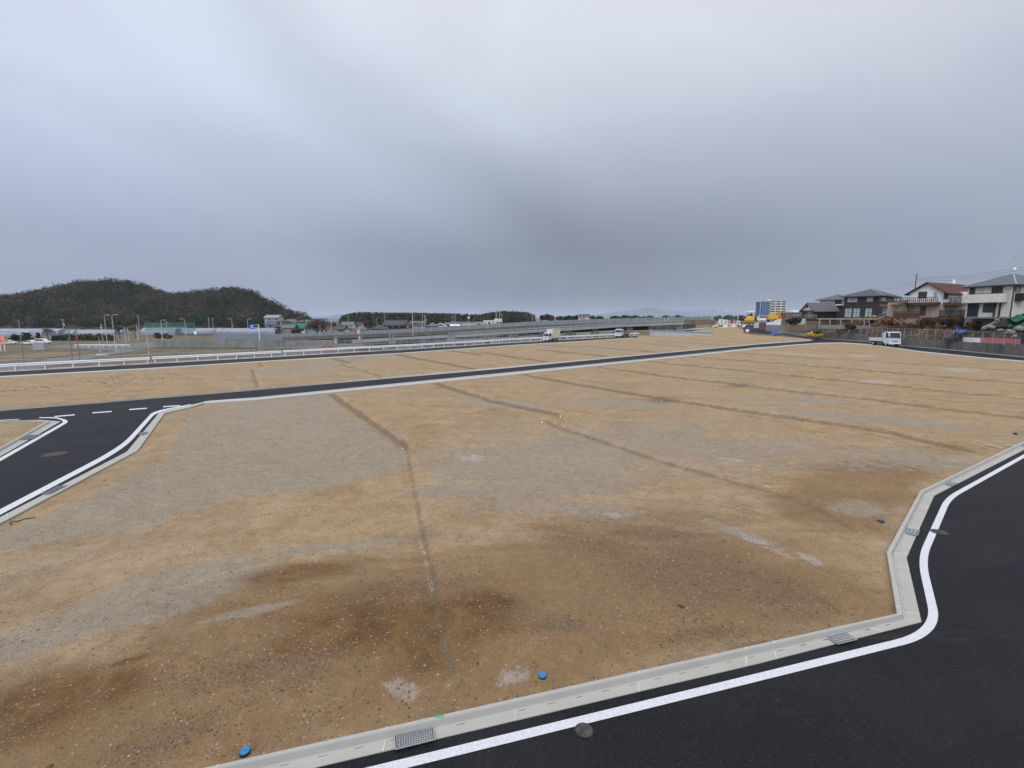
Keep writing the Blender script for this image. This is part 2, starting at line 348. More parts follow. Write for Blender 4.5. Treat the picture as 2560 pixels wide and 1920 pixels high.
# patches (px, py, rx, ry, degrees)
GREY = [ (2330, 1150, 260, 26, 6), (1100, 1225, 120, 30, 0),
        (1480, 1275, 130, 22, 4), (2150, 1270, 90, 26, 6), (720, 925, 170, 12, -3), (880, 905, 200, 7, -4), (1560, 1010, 200, 16, 4), (650, 1010, 150, 20, -3), (1260, 1010, 160, 16, 6),
        (300, 1130, 80, 20, -20), (1500, 875, 160, 7, 2), (1700, 862, 140, 4, 2), (2200, 1050, 300, 14, 5), (2000, 1000, 200, 10, 3), (1870, 1340, 130, 14, 18), (870, 1365, 260, 16, -6), (620, 1530, 130, 10, -12)]
WET = [(930, 1570, 250, 85, -4), (760, 1600, 130, 45, -15), (1160, 1540, 190, 70, 5), (1130, 1580, 110, 105, 0), (1060, 1640, 120, 60, -10), (90, 1775, 260, 88, -18), (290, 1715, 110, 45, -25), (760, 1430, 200, 30, -8), (330, 1650, 90, 10, -16), (1230, 1500, 120, 30, 8)]
CRUMB = [(1480, 1360, 170, 40, 8), (1880, 1440, 200, 50, 14), (1960, 1490, 150, 60, 20), (1740, 1450, 270, 100, 10), (1780, 1400, 260, 40, 14), (1000, 1470, 200, 34, -5), (1660, 1340, 220, 36, 6), (760, 1690, 120, 22, -20),
         (700, 1660, 300, 60, -12), (1900, 1610, 60, 16, -14), (1400, 1560, 150, 26, 0), (2050, 1500, 90, 12, 30), (1750, 1590, 160, 26, -8), (1655, 1000, 60, 9, 0), (1852, 964, 50, 7, 0), (400, 1850, 220, 50, -18)]
PALE = [(2190, 955, 75, 8, 0), (2150, 890, 60, 4, 3), (1990, 885, 110, 4, 4), (2400, 925, 70, 7, 4), (1180, 1145, 50, 16, 0), (1540, 1290, 60, 12, 6), (1915, 1365, 95, 10, 24), (2030, 1400, 55, 12, 30), (1285, 1690, 60, 34, -20), (1010, 1725, 70, 34, 20),
        (1415, 868, 14, 3, 0), (1840, 1150, 60, 5, 8)]
CHALK = [[(1050, 1346), (1066, 1405), (1078, 1470)], [(1116, 1692), (1120, 1726)], [(1906, 1216), (1955, 1238)], [(2190, 1098), (2260, 1108)], [(2350, 1127), (2380, 1131)], [(1700, 1010), (1790, 1025)], [(1360, 1066), (1430, 1084)]]
GPOLY = [([(-300, 1440), (0, 1377), (174, 1331), (380, 1319), (417, 1279), (560, 1250), (694, 1227), (810, 1215), (990, 1180), (1012, 1140), (1000, 1112), (900, 1060), (820, 990), (700, 995), (480, 1035), (410, 1150), (300, 1210), (0, 1335), (-300, 1400)], 30, 1.0),
         ([(-100, 1640), (0, 1595), (180, 1530), (350, 1440), (570, 1392), (700, 1400), (640, 1450), (520, 1500), (400, 1545), (240, 1580), (60, 1650), (-100, 1690)], 26, .95),
         ([(1030, 1120), (1300, 1060), (1700, 1035), (2300, 1120), (2400, 1160), (2000, 1180), (1600, 1200), (1400, 1290), (1150, 1270), (1050, 1250)], 60, .62)]
BROWN = [([(-200, 1720), (300, 1600), (620, 1480), (900, 1395), (1150, 1400), (1400, 1330), (1800, 1310), (2150, 1400), (2250, 1530), (1700, 1660), (1200, 1770), (600, 1910), (-200, 2100)], 90, 1.0),
         ([(1900, 1240), (2080, 1150), (2380, 1130), (2330, 1180), (2200, 1330), (2000, 1330)], 40, .9)]
def polys(px, py, L):
    m = np.zeros(px.shape)
    for pl, soft, amt in L:
        sel = (px > -600) & (px < 3200) & (py > 900) & (py < 2300); d = dist_seg(px[sel], py[sel], polyseg([Vector((*p, 0)) for p in pl], True)); i = inside(px[sel], py[sel], pl)
        m[sel] = np.maximum(m[sel], np.clip(.5+np.where(i, d, -d)/soft*.5, 0, 1)*amt)
    return m
def blobs(px, py, L):
    m = np.zeros(px.shape)
    for cx, cy, rx, ry, a in L:
        c, s = math.cos(math.radians(a)), math.sin(math.radians(a)); X = (px-cx)*c+(py-cy)*s; Y = -(px-cx)*s+(py-cy)*c
        m = np.maximum(m, np.clip(1.35-np.sqrt((X/rx)**2+(Y/ry)**2), 0, 1))
    return m
def bare_z(X, Y):
    z, D, ins = base_z(X, Y)
    road = dist_road(X, Y); return z, D, ins, road
def dist_road(X, Y):                                  # > 0 inside the roads
    R = np.full(X.shape, -1e9)
    for poly in (near_road, mid_road, far_road):
        d = dist_seg(X, Y, polyseg([Vector((*p, 0)) for p in poly], True)); i = inside(X, Y, poly)
        R = np.maximum(R, np.where(i, d, -d))
    return R
def soil_z(X, Y, r=None, fine=True):
    z, D, ins, road = bare_z(X, Y)
    rr = np.hypot(X, Y); lot = .10-.05*sst(20, 60, rr); t = np.zeros(X.shape)
    for k, W in enumerate(TRW):
        segs = polyseg(W); xs = [p[0] for p in W]; ys = [p[1] for p in W]
        sel = (X > min(xs)-6) & (X < max(xs)+6) & (Y > min(ys)-6) & (Y < max(ys)+6)
        if not sel.any(): continue
        d, sg = dist_seg(X[sel], Y[sel], segs, True); s = d*sg; dp = DEPTH[k]
        cut = np.exp(-(s/.16)**2); bank = np.where(s > 0, sst(0, .5, s)*np.exp(-s/2.5), 0)
        ends = 1.0
        zz = np.zeros(X.shape); zz[sel] = dp*(-.09*cut+.22*bank*ends); z = z+zz*sst(.1, 1.3, -road)*ins
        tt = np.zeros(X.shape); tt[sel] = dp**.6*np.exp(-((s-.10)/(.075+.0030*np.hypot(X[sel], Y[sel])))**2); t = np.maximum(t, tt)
    keep = sst(.02, .6, -road)
    n = .05*vnoise(X, Y, 2.1, 1)+.03*vnoise(X, Y, .6, 2)+.016*vnoise(X, Y, .17, 3)+.03*vnoise(X, Y, .35, 4)*(vnoise(X, Y, 2.4, 6) > 0)
    wild = ~ins
    z = z+np.where(wild, np.where(z > -4.6, 4*n, 0), n*keep)*(1 if fine else 0)
    z = z+np.where(ins, lot*(.45+.55*sst(0, 1.2, -road)), 0)
    z = np.where((road > 0), np.minimum(z, -.16+.26*(1-sst(0, .16, road))+mound(X, Y)-.05), z)
    return z, D, ins, road, t
def build_terrain():
    rows = [2.2]
    while rows[-1] < 260: rows.append(rows[-1]*1.0072)
    while rows[-1] < 16000: rows.append(rows[-1]*1.05)
    th = list(np.arange(-54, 54.01, .14))+list(np.arange(57, 304, 3.0))       # degrees clockwise from +Y
    R = np.array(rows)[:, None]; T = np.radians(np.array(th))[None, :]
    X = (R*np.sin(T)); Y = (R*np.cos(T)); sh = X.shape; X = X.ravel(); Y = Y.ravel()
    z, D, ins, road, tr = soil_z(X, Y)
    nr, nc = sh; v = np.stack([X, Y, z], 1); v = np.vstack([v, [[0, 0, -.2]]])
    i = np.arange(nr-1)[:, None]*nc; j = np.arange(nc)[None, :]; j2 = (j+1) % nc
    q = np.stack([i+j, i+j2, i+nc+j2, i+nc+j], 2).reshape(-1, 4)[:, ::-1]
    me = bpy.data.meshes.new('ground'); nq = len(q); cfan = nc
    loops = np.concatenate([q.ravel(), np.stack([np.full(nc, nr*nc), np.arange(nc), (np.arange(nc)+1) % nc], 1)[:, ::-1].ravel()])
    me.vertices.add(len(v)); me.vertices.foreach_set('co', v.ravel())
    me.loops.add(len(loops)); me.loops.foreach_set('vertex_index', loops)
    me.polygons.add(nq+cfan); me.polygons.foreach_set('loop_start', np.concatenate([np.arange(nq)*4, nq*4+np.arange(cfan)*3]))
    me.polygons.foreach_set('use_smooth', np.ones(nq+cfan, bool))
    me.update(calc_edges=True); me.validate()
    px, py = proj(X, Y, z); ok = (Y > 1)
    data = {'crumb': blobs(px, py, CRUMB), 'brown': polys(px, py, BROWN), 'grey': np.maximum(blobs(px, py, GREY)*.75, polys(px, py, GPOLY)), 'wet': blobs(px, py, WET), 'pale': blobs(px, py, PALE)}
    ch = np.zeros(X.shape)
    for c in CHALK: ch = np.maximum(ch, np.exp(-(dist_seg(X, Y, polyseg(GL(c, .1)))/.035)**2)*.9)
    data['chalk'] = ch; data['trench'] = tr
    data['field'] = np.where(ins | ((Y > 112) & (X/np.maximum(Y, 1) > .42) & (X/np.maximum(Y, 1) < .53) & (z > 0)), 0, sst(.3, 1.2, D))
    data['slope'] = np.where(ins, 0, sst(.515, .57, X/np.maximum(Y, 1)))
    for k, a in data.items():
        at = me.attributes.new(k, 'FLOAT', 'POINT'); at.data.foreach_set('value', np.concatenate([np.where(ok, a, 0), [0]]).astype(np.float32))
    o = bpy.data.objects.new('ground', me); COL.objects.link(o); o['kind'] = 'structure'
    me.materials.append(ground_mat()); return o
def ground_mat():
    m = bpy.data.materials.new('site_soil'); m.use_nodes = True; t = m.node_tree; b = t.nodes['Principled BSDF']; L = t.links.new
    tc = N(t, 'ShaderNodeTexCoord'); co = tc.outputs['Object']
    A = lambda n: N(t, 'ShaderNodeAttribute', attribute_name=n).outputs['Fac']
    def noise(s, d=6, r=.6, dist=0, sc=None):
        n = N(t, 'ShaderNodeTexNoise', i_Scale=s, i_Detail=float(d), i_Roughness=r, i_Distortion=float(dist))
        if sc:
            mp = N(t, 'ShaderNodeMapping'); mp.inputs['Scale'].default_value = sc; mp.inputs['Rotation'].default_value = (0, 0, .75); L(co, mp.inputs[0]); L(mp.outputs[0], n.inputs['Vector'])
        else: L(co, n.inputs['Vector'])
        return n.outputs['Fac']
    big, med, fine, vfine = noise(.09, 8, .62), noise(.7, 8, .65, .3), noise(5, 6, .7), noise(38, 4, .7)
    strk = noise(.45, 8, .68, .4, (.35, 1.6, 1))
    c = ramp(t, [(.30, (.250, .168, .092)), (.50, (.325, .228, .130)), (.70, (.365, .270, .165))]); L(med, c.inputs[0]); c = c.outputs[0]
    c = mixc(t, mrange(t, big, .46, .62, 0, .55, True), c, (.315, .255, .175))
    c = mixc(t, mrange(t, strk, .5, .68, 0, .5), c, (.235, .155, .088))
    rag = mth(t, 'ADD', mth(t, 'MULTIPLY', strk, .62), mth(t, 'MULTIPLY', fine, .38))
    hue, mot = noise(.23, 8, .7, .6), noise(1.9, 7, .75, .5)
    c = mixc(t, mrange(t, hue, .48, .70, 0, .45), c, (.325, .210, .108)); c = mixc(t, mrange(t, hue, .50, .30, 0, .6), c, (.215, .175, .118))
    c = mixc(t, mrange(t, mot, .50, .72, 0, .65), c, (.20, .145, .088)); c = mixc(t, mrange(t, mot, .46, .30, 0, .45), c, (.40, .32, .23))
    def lay(c, attr, col, wob=.75, lo=.28, hi=.62, amt=1.0, n=None):
        f = mth(t, 'ADD', A(attr), mth(t, 'MULTIPLY', mth(t, 'SUBTRACT', n or strk, .5), wob*2)); f = mth(t, 'MULTIPLY', f, mrange(t, A(attr), 0, .12))
        return mixc(t, mrange(t, f, lo, hi, 0, amt, True), c, col)
    c = lay(c, 'brown', (.188, .110, .052), wob=.9, lo=.1, hi=.85, amt=.75)
    c = lay(c, 'grey', mixc(t, fine, (.232, .196, .150), (.285, .248, .20)), amt=.74, wob=1.5, n=mth(t, 'ADD', mth(t, 'MULTIPLY', strk, .45), mth(t, 'ADD', mth(t, 'MULTIPLY', fine, .25), mth(t, 'MULTIPLY', mot, .3))))
    c = lay(c, 'crumb', (.145, .102, .060), wob=1.4, lo=.36, hi=1.15, amt=.72, n=rag)
    c = lay(c, 'wet', mixc(t, mrange(t, mot, .34, .66), (.078, .036, .012), (.195, .108, .044)), wob=1.5, lo=.14, hi=1.0, amt=.9, n=rag)
    rag2 = mth(t, 'ADD', mth(t, 'MULTIPLY', mot, .45), mth(t, 'MULTIPLY', fine, .55))
    c = lay(c, 'pale', (.40, .39, .385), wob=2.0, lo=.45, hi=1.15, amt=.42, n=rag2)
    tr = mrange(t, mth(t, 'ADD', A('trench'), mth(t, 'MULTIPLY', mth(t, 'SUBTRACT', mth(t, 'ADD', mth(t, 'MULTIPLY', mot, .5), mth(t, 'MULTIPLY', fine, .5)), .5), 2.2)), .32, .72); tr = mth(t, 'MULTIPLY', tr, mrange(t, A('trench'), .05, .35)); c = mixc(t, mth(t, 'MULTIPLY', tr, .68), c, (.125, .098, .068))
    # pebbles and clods
    for s, seed, light, dark, th in ((45, 0, (.46, .39, .30), (.12, .075, .045), .80), (19, 5, (.45, .36, .27), (.11, .078, .05), .90), (95, 9, (.50, .44, .37), (.14, .095, .06), .72)):
        mp = N(t, 'ShaderNodeMapping'); mp.inputs['Location'].default_value = (seed, seed*.7, 0); L(co, mp.inputs[0])
        vo = N(t, 'ShaderNodeTexVoronoi', i_Scale=float(s), i_Randomness=1.0); L(mp.outputs[0], vo.inputs['Vector'])
        sp = N(t, 'ShaderNodeSeparateColor'); L(vo.outputs['Color'], sp.inputs[0])
        core = mth(t, 'LESS_THAN', vo.outputs['Distance'], mth(t, 'MULTIPLY', sp.outputs[2], .42))
        f1 = mth(t, 'MULTIPLY', core, mth(t, 'GREATER_THAN', mth(t, 'ADD', sp.outputs[0], mth(t, 'MULTIPLY', med, .25)), th+.12))
        f2 = mth(t, 'MULTIPLY', core, mth(t, 'GREATER_THAN', mth(t, 'ADD', sp.outputs[1], mth(t, 'MULTIPLY', strk, .3)), th+.13))
        c = mixc(t, mth(t, 'MULTIPLY', f1, .38), c, light); c = mixc(t, mth(t, 'MULTIPLY', f2, .65), c, dark)
    # crumbs: dark broken soil lumps in clusters
    for s_, hi_ in ((16, .50), (34, .46)):
        vo = N(t, 'ShaderNodeTexVoronoi', i_Scale=float(s_), i_Randomness=1.0); L(co, vo.inputs['Vector']); sp = N(t, 'ShaderNodeSeparateColor'); L(vo.outputs['Color'], sp.inputs[0])
        clus = mrange(t, mth(t, 'ADD', noise(1.1, 6, .75, .4), mth(t, 'MULTIPLY', A('crumb'), .20)), hi_+.04, hi_+.20)
        f3 = mth(t, 'MULTIPLY', mth(t, 'LESS_THAN', vo.outputs['Distance'], mth(t, 'MULTIPLY', sp.outputs[1], .5)), mth(t, 'LESS_THAN', sp.outputs[0], mth(t, 'MULTIPLY', clus, .75)))
        c = mixc(t, mth(t, 'MULTIPLY', f3, .72), c, mixc(t, sp.outputs[2], (.055, .042, .028), (.17, .09, .045)))
    c = mixc(t, mth(t, 'MULTIPLY', A('chalk'), mrange(t, fine, .50, .68)), c, (.55, .54, .52))
    g = mrange(t, vfine, .25, .75, .74, 1.26); sc = N(t, 'ShaderNodeVectorMath', operation='SCALE'); L(c, sc.inputs[0]); L(g, sc.inputs['Scale']); c = sc.outputs[0]
    g2 = mrange(t, fine, .3, .7, .86, 1.14); sc = N(t, 'ShaderNodeVectorMath', operation='SCALE'); L(c, sc.inputs[0]); L(g2, sc.inputs['Scale']); c = sc.outputs[0]
    fld = ramp(t, [(.28, (.06, .054, .036)), (.42, (.11, .092, .060)), (.55, (.155, .124, .080)), (.66, (.08, .08, .045)), (.8, (.20, .165, .115))]); L(noise(.06, 8, .7, 1), fld.inputs[0])
    fc = mixc(t, mrange(t, noise(.5, 6, .7), .35, .65, 0, .5), fld.outputs[0], (.12, .10, .06))
    c = mixc(t, A('field'), c, fc)
    slp = ramp(t, [(.3, (.03, .028, .018)), (.45, (.075, .055, .032)), (.6, (.125, .08, .045)), (.75, (.07, .062, .04))]); L(noise(.35, 8, .75), slp.inputs[0])
    c = mixc(t, A('slope'), c, slp.outputs[0])
    L(c, b.inputs['Base Color']); b.inputs['Roughness'].default_value = .95; b.inputs['Specular IOR Level'].default_value = .2
    h = mth(t, 'ADD', mth(t, 'MULTIPLY', fine, .7), mth(t, 'MULTIPLY', vfine, .35)); bp = N(t, 'ShaderNodeBump', i_Strength=.9, i_Distance=.07); L(h, bp.inputs['Height']); L(bp.outputs[0], b.inputs['Normal'])
    return m
ground = build_terrain()
def gz(x, y):
    z = soil_z(np.array([float(x)]), np.array([float(y)]), fine=False)[0]; return float(z[0])

# ------------------------------------------------------------------ roads, kerbs, markings
_sv = (nb[2]-nb[1]); _sv.z = 0; _sv.normalize(); SEAM = (-_sv.y, _sv.x)
def asphalt(name, col=(.0080, .0083, .0108), grain=60):
    m = bpy.data.materials.new(name); m.use_nodes = True; t = m.node_tree; b = t.nodes['Principled BSDF']; L = t.links.new
    tc = N(t, 'ShaderNodeTexCoord'); co = tc.outputs['Object']
    def noise(s, d=4, r=.6, sc=None):
        n = N(t, 'ShaderNodeTexNoise', i_Scale=float(s), i_Detail=float(d), i_Roughness=r)
        if sc:
            mp = N(t, 'ShaderNodeMapping'); mp.inputs['Scale'].default_value = sc; mp.inputs['Rotation'].default_value = (0, 0, -.5); L(co, mp.inputs[0]); L(mp.outputs[0], n.inputs['Vector'])
        else: L(co, n.inputs['Vector'])
        return n.outputs['Fac']
    g, w, s = noise(grain, 3, .7), noise(.35, 7), noise(1.1, 7, .7, (.15, 1.5, 1))
    c = mixc(t, mrange(t, g, .3, .7), tuple(x*.55 for x in col), tuple(x*1.5 for x in col))
    c = mixc(t, mrange(t, w, .42, .66, 0, .55), c, tuple(x*1.75 for x in col))
    c = mixc(t, mrange(t, s, .58, .74, 0, .45), c, (.040, .036, .032))
    g2_ = noise(14, 5, .75); c = mixc(t, mrange(t, g2_, .52, .75, 0, .6), c, (.030, .029, .030)); c = mixc(t, mrange(t, noise(2.2, 6, .75), .62, .78, 0, .5), c, (.075, .062, .046))
    if grain > 30:
        pm = N(t, 'ShaderNodeSeparateXYZ'); L(co, pm.inputs[0]); sx = mth(t, 'ADD', mth(t, 'ADD', mth(t, 'MULTIPLY', pm.outputs[0], SEAM[0]), mth(t, 'MULTIPLY', pm.outputs[1], SEAM[1])), mth(t, 'MULTIPLY', g2_, .03)); fr = mth(t, 'FRACT', mth(t, 'MULTIPLY', sx, 1/2.7))
        c = mixc(t, mth(t, 'MULTIPLY', mth(t, 'LESS_THAN', fr, .006), .7), c, (.004, .004, .004)); c = mixc(t, mth(t, 'MULTIPLY', mrange(t, fr, .25, .30), mrange(t, w, .45, .6, 0, .25)), c, (.028, .027, .028))
    vo = N(t, 'ShaderNodeTexVoronoi', i_Scale=75.0); L(co, vo.inputs['Vector']); sp = N(t, 'ShaderNodeSeparateColor'); L(vo.outputs['Color'], sp.inputs[0])
    f = mth(t, 'MULTIPLY', mth(t, 'LESS_THAN', vo.outputs['Distance'], .3), mth(t, 'GREATER_THAN', sp.outputs[0], .94)); c = mixc(t, mth(t, 'MULTIPLY', f, .7), c, (.13, .125, .12))
    L(c, b.inputs['Base Color']); L(mrange(t, w, .35, .65, .58, .74), b.inputs['Roughness']); b.inputs['Specular IOR Level'].default_value = .17
    bp = N(t, 'ShaderNodeBump', i_Strength=.8, i_Distance=.008); L(g, bp.inputs['Height']); L(bp.outputs[0], b.inputs['Normal'])
    return m
M_asph = asphalt('fresh_asphalt'); M_asph2 = asphalt('old_asphalt', (.12, .12, .12), 20)
def poly_sheet(name, pts, m, z=None, kind='structure'):
    me = bpy.data.meshes.new(name); bm = bmesh.new()
    vs = [bm.verts.new((p[0], p[1], p[2] if z is None else z)) for p in pts]
    es = [bm.edges.new((vs[i], vs[(i+1) % len(vs)])) for i in range(len(vs))]
    bmesh.ops.triangle_fill(bm, use_beauty=True, use_dissolve=False, edges=es, normal=(0, 0, 1))
    for f in bm.faces:
        if f.normal.z < 0: f.normal_flip()
    bm.to_mesh(me); bm.free(); me.materials.append(m); o = bpy.data.objects.new(name, me); COL.objects.link(o); o['kind'] = kind; return o
V2 = lambda p, z=0: Vector((p[0], p[1], z))
poly_sheet('near_road', [V2(p) for p in nf]+[Vector((140, -60, 0)), Vector((-60, -60, 0))], M_asph, 0)
poly_sheet('middle_road', [V2(p) for p in muf]+[V2(p) for p in rrf]+[V2(p) for p in mlf][::-1]+[V2(p) for p in lrf][::-1][1:]+[Vector((lrf[0][0]-25, lrf[0][1]-10, 0))]+[V2(p) for p in lcf], M_asph, 0)
poly_sheet('far_road', [V2(p) for p in frf]+[V2(p) for p in frn][::-1], M_asph, 0)

def kerb(name, back, front, top=.12, lip=.24, slots=0, joints=0, low=-.25, mats=None, foot=.012):
    b = MB(); n = len(back); rows = []
    for i in range(n):
        B, F = V2(back[i]), V2(front[i]); d = F-B
        rows.append([B+Vector((0, 0, low)), B+Vector((0, 0, top)), B+d*lip*.85+Vector((0, 0, top)), B+d*lip+Vector((0, 0, top-.015)), B+d*(lip+.06)+Vector((0, 0, .028)), B+d*.62+Vector((0, 0, foot)), F+Vector((0, 0, foot)), F+Vector((0, 0, low))])
    k = len(rows[0]); b.add([p for r in rows for p in r], [(i*k+j, i*k+j+1, (i+1)*k+j+1, (i+1)*k+j) for i in range(n-1) for j in range(k-1)])
    e = b
    for i in range(n-1):
        B0, B1, F0, F1 = V2(back[i]), V2(back[i+1]), V2(front[i]), V2(front[i+1]); Ln = (B1-B0).length
        if Ln < 1e-3: continue
        u = (B1-B0)/Ln
        if joints:
            for q in range(0, int(Ln/joints)+1):
                t = (q*joints+.25)/Ln
                if t > 1: break
                Bq = B0.lerp(B1, t); Fq = F0.lerp(F1, t); d = Fq-Bq
                e.bar(Bq+Vector((0, 0, top-.0005)), Bq+d*lip*.85+Vector((0, 0, top-.0005)), .016, .012, mi=1)
                e.bar(Bq+d*(lip+.06)+Vector((0, 0, .0235)), Fq+Vector((0, 0, foot-.001)), .016, .014, mi=1)
        if slots:
            for q in range(0, int(Ln/slots)):
                t = (q*slots+.35)/Ln
                if t > .985: break
                c = B0.lerp(B1, t).lerp(F0.lerp(F1, t), .43)+Vector((0, 0, .019))
                e.bar(c-u*.05, c+u*.05, .016, .004, mi=2)
    return e.build(name, mats or [M_kerb, M_joint, M_slot], kind='structure')
kerb('near_kerb', nb, nf, slots=.40, joints=1.8)
kerb('left_road_kerb', lrb, lrf, top=.09, joints=2.0, slots=.45)
kerb('triangle_lot_kerb', lcb, lcf, top=.10)
FK = [M_kerb2, M_joint, M_dark]
kerb('middle_road_upper_kerb', mub, muf, top=.10, joints=5, mats=FK)
kerb('middle_road_lower_kerb', mlb, mlf, top=.10, joints=5, mats=FK)
kerb('far_road_kerb', frb, frn, top=.09, mats=FK)
fro = [ext(V2(a), V2(a), 0) if False else V2(a) for a in frf]
frg = []
for i, p in enumerate(fro):
    a = fro[max(0, i-1)]; c = fro[min(len(fro)-1, i+1)]; u = (c-a).normalized(); frg.append(p+Vector((-u.y, u.x, 0))*.45)
kerb('guardrail_kerb', frg, fro, top=.12, low=-.6, mats=FK)
rrg = []
for i, p in enumerate(rrf):
    a = rrf[max(0, i-1)]; c = rrf[min(len(rrf)-1, i+1)]; u = V2(c-a).normalized(); rrg.append(V2(p)+Vector((-u.y, u.x, 0))*.5)
if (rrg[2]-rrf[2]).y < 0: rrg = [V2(p)*2-q for p, q in zip(rrf, rrg)]
kerb('right_road_kerb', rrg, [V2(p) for p in rrf], top=.12)
Z = .004
def marking(name, A, B, label=None):
    return tag(MB().ribbon([V2(p, Z) for p in A], [V2(p, Z) for p in B]).build(name, M_line), kind='structure')
def side_off(pts, d):
    out = []
    for i, p in enumerate(pts):
        a, c = pts[max(0, i-1)], pts[min(len(pts)-1, i+1)]; u = Vector((c.x-a.x, c.y-a.y, 0)).normalized(); out.append(p+Vector((-u.y, u.x, 0))*d)
    return out
lc = GL([(1240, 1853.3), (1900, 1692.3), (2346, 1582), (2303, 1398), (2370, 1246), (2560, 1140.2)]); lc = arc([ext(lc[1], lc[0], 16)]+lc+[ext(lc[-2], lc[-1], 35)], .85, 12)
lw = float(dist_seg(np.array([lo[2].x]), np.array([lo[2].y]), polyseg(li[:3]))[0]); marking('near_road_edge_line', side_off(lc, lw/2), side_off(lc, -lw/2))
a1 = GL([(0, 1273.5), (300, 1118), (383, 1028), (477, 1010.5)]); a2 = GL([(0, 1287.5), (311, 1122.5), (390, 1031.5), (477, 1013)])
marking('side_road_edge_line', arc([ext(a1[1], a1[0], 14)]+a1, 2.0), arc([ext(a2[1], a2[0], 14)]+a2, 2.0))
c1 = GL([(0, 1145), (163, 1053.5), (139, 1045.5), (98, 1045.3)]); c2 = GL([(0, 1153.5), (177, 1052), (139, 1043), (98, 1043.3)])
marking('triangle_lot_edge_line', arc([ext(c1[1], c1[0], 20)]+c1, 1.2), arc([ext(c2[1], c2[0], 20)]+c2, 1.6))
m1 = GL([(520, 1002.3), (640, 993.6), (1240, 934), (1600, 898.3), (1900, 867.6)]); m2 = GL([(520, 1003.6), (640, 994.7), (1240, 935), (1600, 899), (1900, 868.2)])
marking('middle_road_edge_line', m1, m2)
marking('left_edge_line', GL([(-200, 1062), (48, 1047.6)]), GL([(-200, 1063.3), (48, 1049)]))
for q in (((136, 1041.5), (187, 1037)), ((231, 1032.2), (279, 1028.8)), ((323, 1024), (367, 1020.8)), ((408, 1017), (450, 1014))):
    (xa, ya), (xb, yb) = q; marking('give_way_dash', GL([(xa, ya-1.3), (xb, yb-1.3)]), GL([(xa, ya+1.3), (xb, yb+1.3)]))
# spray mark on the near kerb
gm = mat('green_spray', (.08, .36, .16), .8, .2, 20); b = MB()
for pts in ([(1089, 1793), (1108, 1791)], [(1106, 1793), (1098, 1803)], [(1099, 1802), (1100, 1812)]):
    w = GL(pts, .0)
    q = [G(p[0], p[1], .125 if p[1] < 1799 else .02) for p in pts]
b.sheet([G(1087, 1789.5, .1235), G(1110, 1786, .1235), G(1111, 1790.5, .1235), G(1107, 1792.5, .1235), G(1106, 1797, .12), G(1105, 1800, .04), G(1102, 1811, .031), G(1093, 1812, .031), G(1096, 1801, .05), G(1098, 1796, .12), G(1097, 1793, .1235), G(1088, 1794.5, .1235)])
tag(b.build('painted_mark', gm), 'green sprayed survey mark shaped like a hooked stroke on the near kerb', 'paint mark')
# ------------------------------------------------------------------ drain gratings, covers, caps
def grate(px, py, alongpx, label, w=.46, l=.62, nx=11, ny=7, pat='grid', zz=.030):
    c = G(px, py, zz); u = (G(*alongpx, zz)-c); u.z = 0; rz = math.atan2(u.y, u.x)
    t = thing('drain_grate', label, 'drain grate', (c.x, c.y, zz), rz, 'drain grates in the gutters')
    f = MB()
    for s in (-1, 1): f.box((0, s*(w/2-.007), .006), (l, .014, .012)); f.box((s*(l/2-.007), 0, .006), (.014, w-.03, .012))
    f.build('frame', M_galv, t, bevel=.002)
    g = MB()
    for i in range(1, nx): g.box((-l/2+l*i/nx, 0, .006), (.008, w-.05, .012))
    for j in range(1, ny): g.box((0, -w/2+w*j/ny, .0075), (l-.05, .008 if pat == 'grid' else .018, .013))
    g.build('bars', M_galv, t)
    MB().box((0, 0, .0), (l-.02, w-.02, .004)).build('pit_opening', M_dark, t)
    return t
grate(1036, 1841, (1110, 1823), 'square meshed steel drain grate in the near gutter, closest to the bottom edge', .25, .47, 16, 9)
grate(2099, 1592, (2150, 1580), 'slotted steel drain grate in the near gutter, just left of its sharp corner', .27, .40, 14, 6, 'slot')
grate(2273, 1328, (2290, 1290), 'steel drain grate on the short bend of the right hand gutter', .34, .40, 12, 5, 'slot')
grate(2372, 1208, (2420, 1184), 'steel drain grate on the right gutter beyond its last bend', .34, .45, 12, 5, 'slot')
grate(2556, 1113, (2600, 1091), 'steel drain grate on the right gutter where it leaves the picture', .46, .62, 14, 5, 'slot')
grate(363.5, 1083, (350, 1105), 'small steel drain grate in the kerb on the short slanted part of the left road', .42, .55, 8, 4)
grate(146, 1224, (100, 1248), 'steel drain grate in the straight kerb of the left road, near the black hose', .42, .7, 9, 4)
grate(76, 1093, (40, 1110), 'steel drain grate in the kerb of the small left corner lot', .42, .9, 9, 4, zz=.03)
M_iron = mat('cast_iron', (.075, .073, .07), .55, .3, 18, metal=.5, stain=(.17, .16, .14), stain_amt=.6, stain_scale=7)
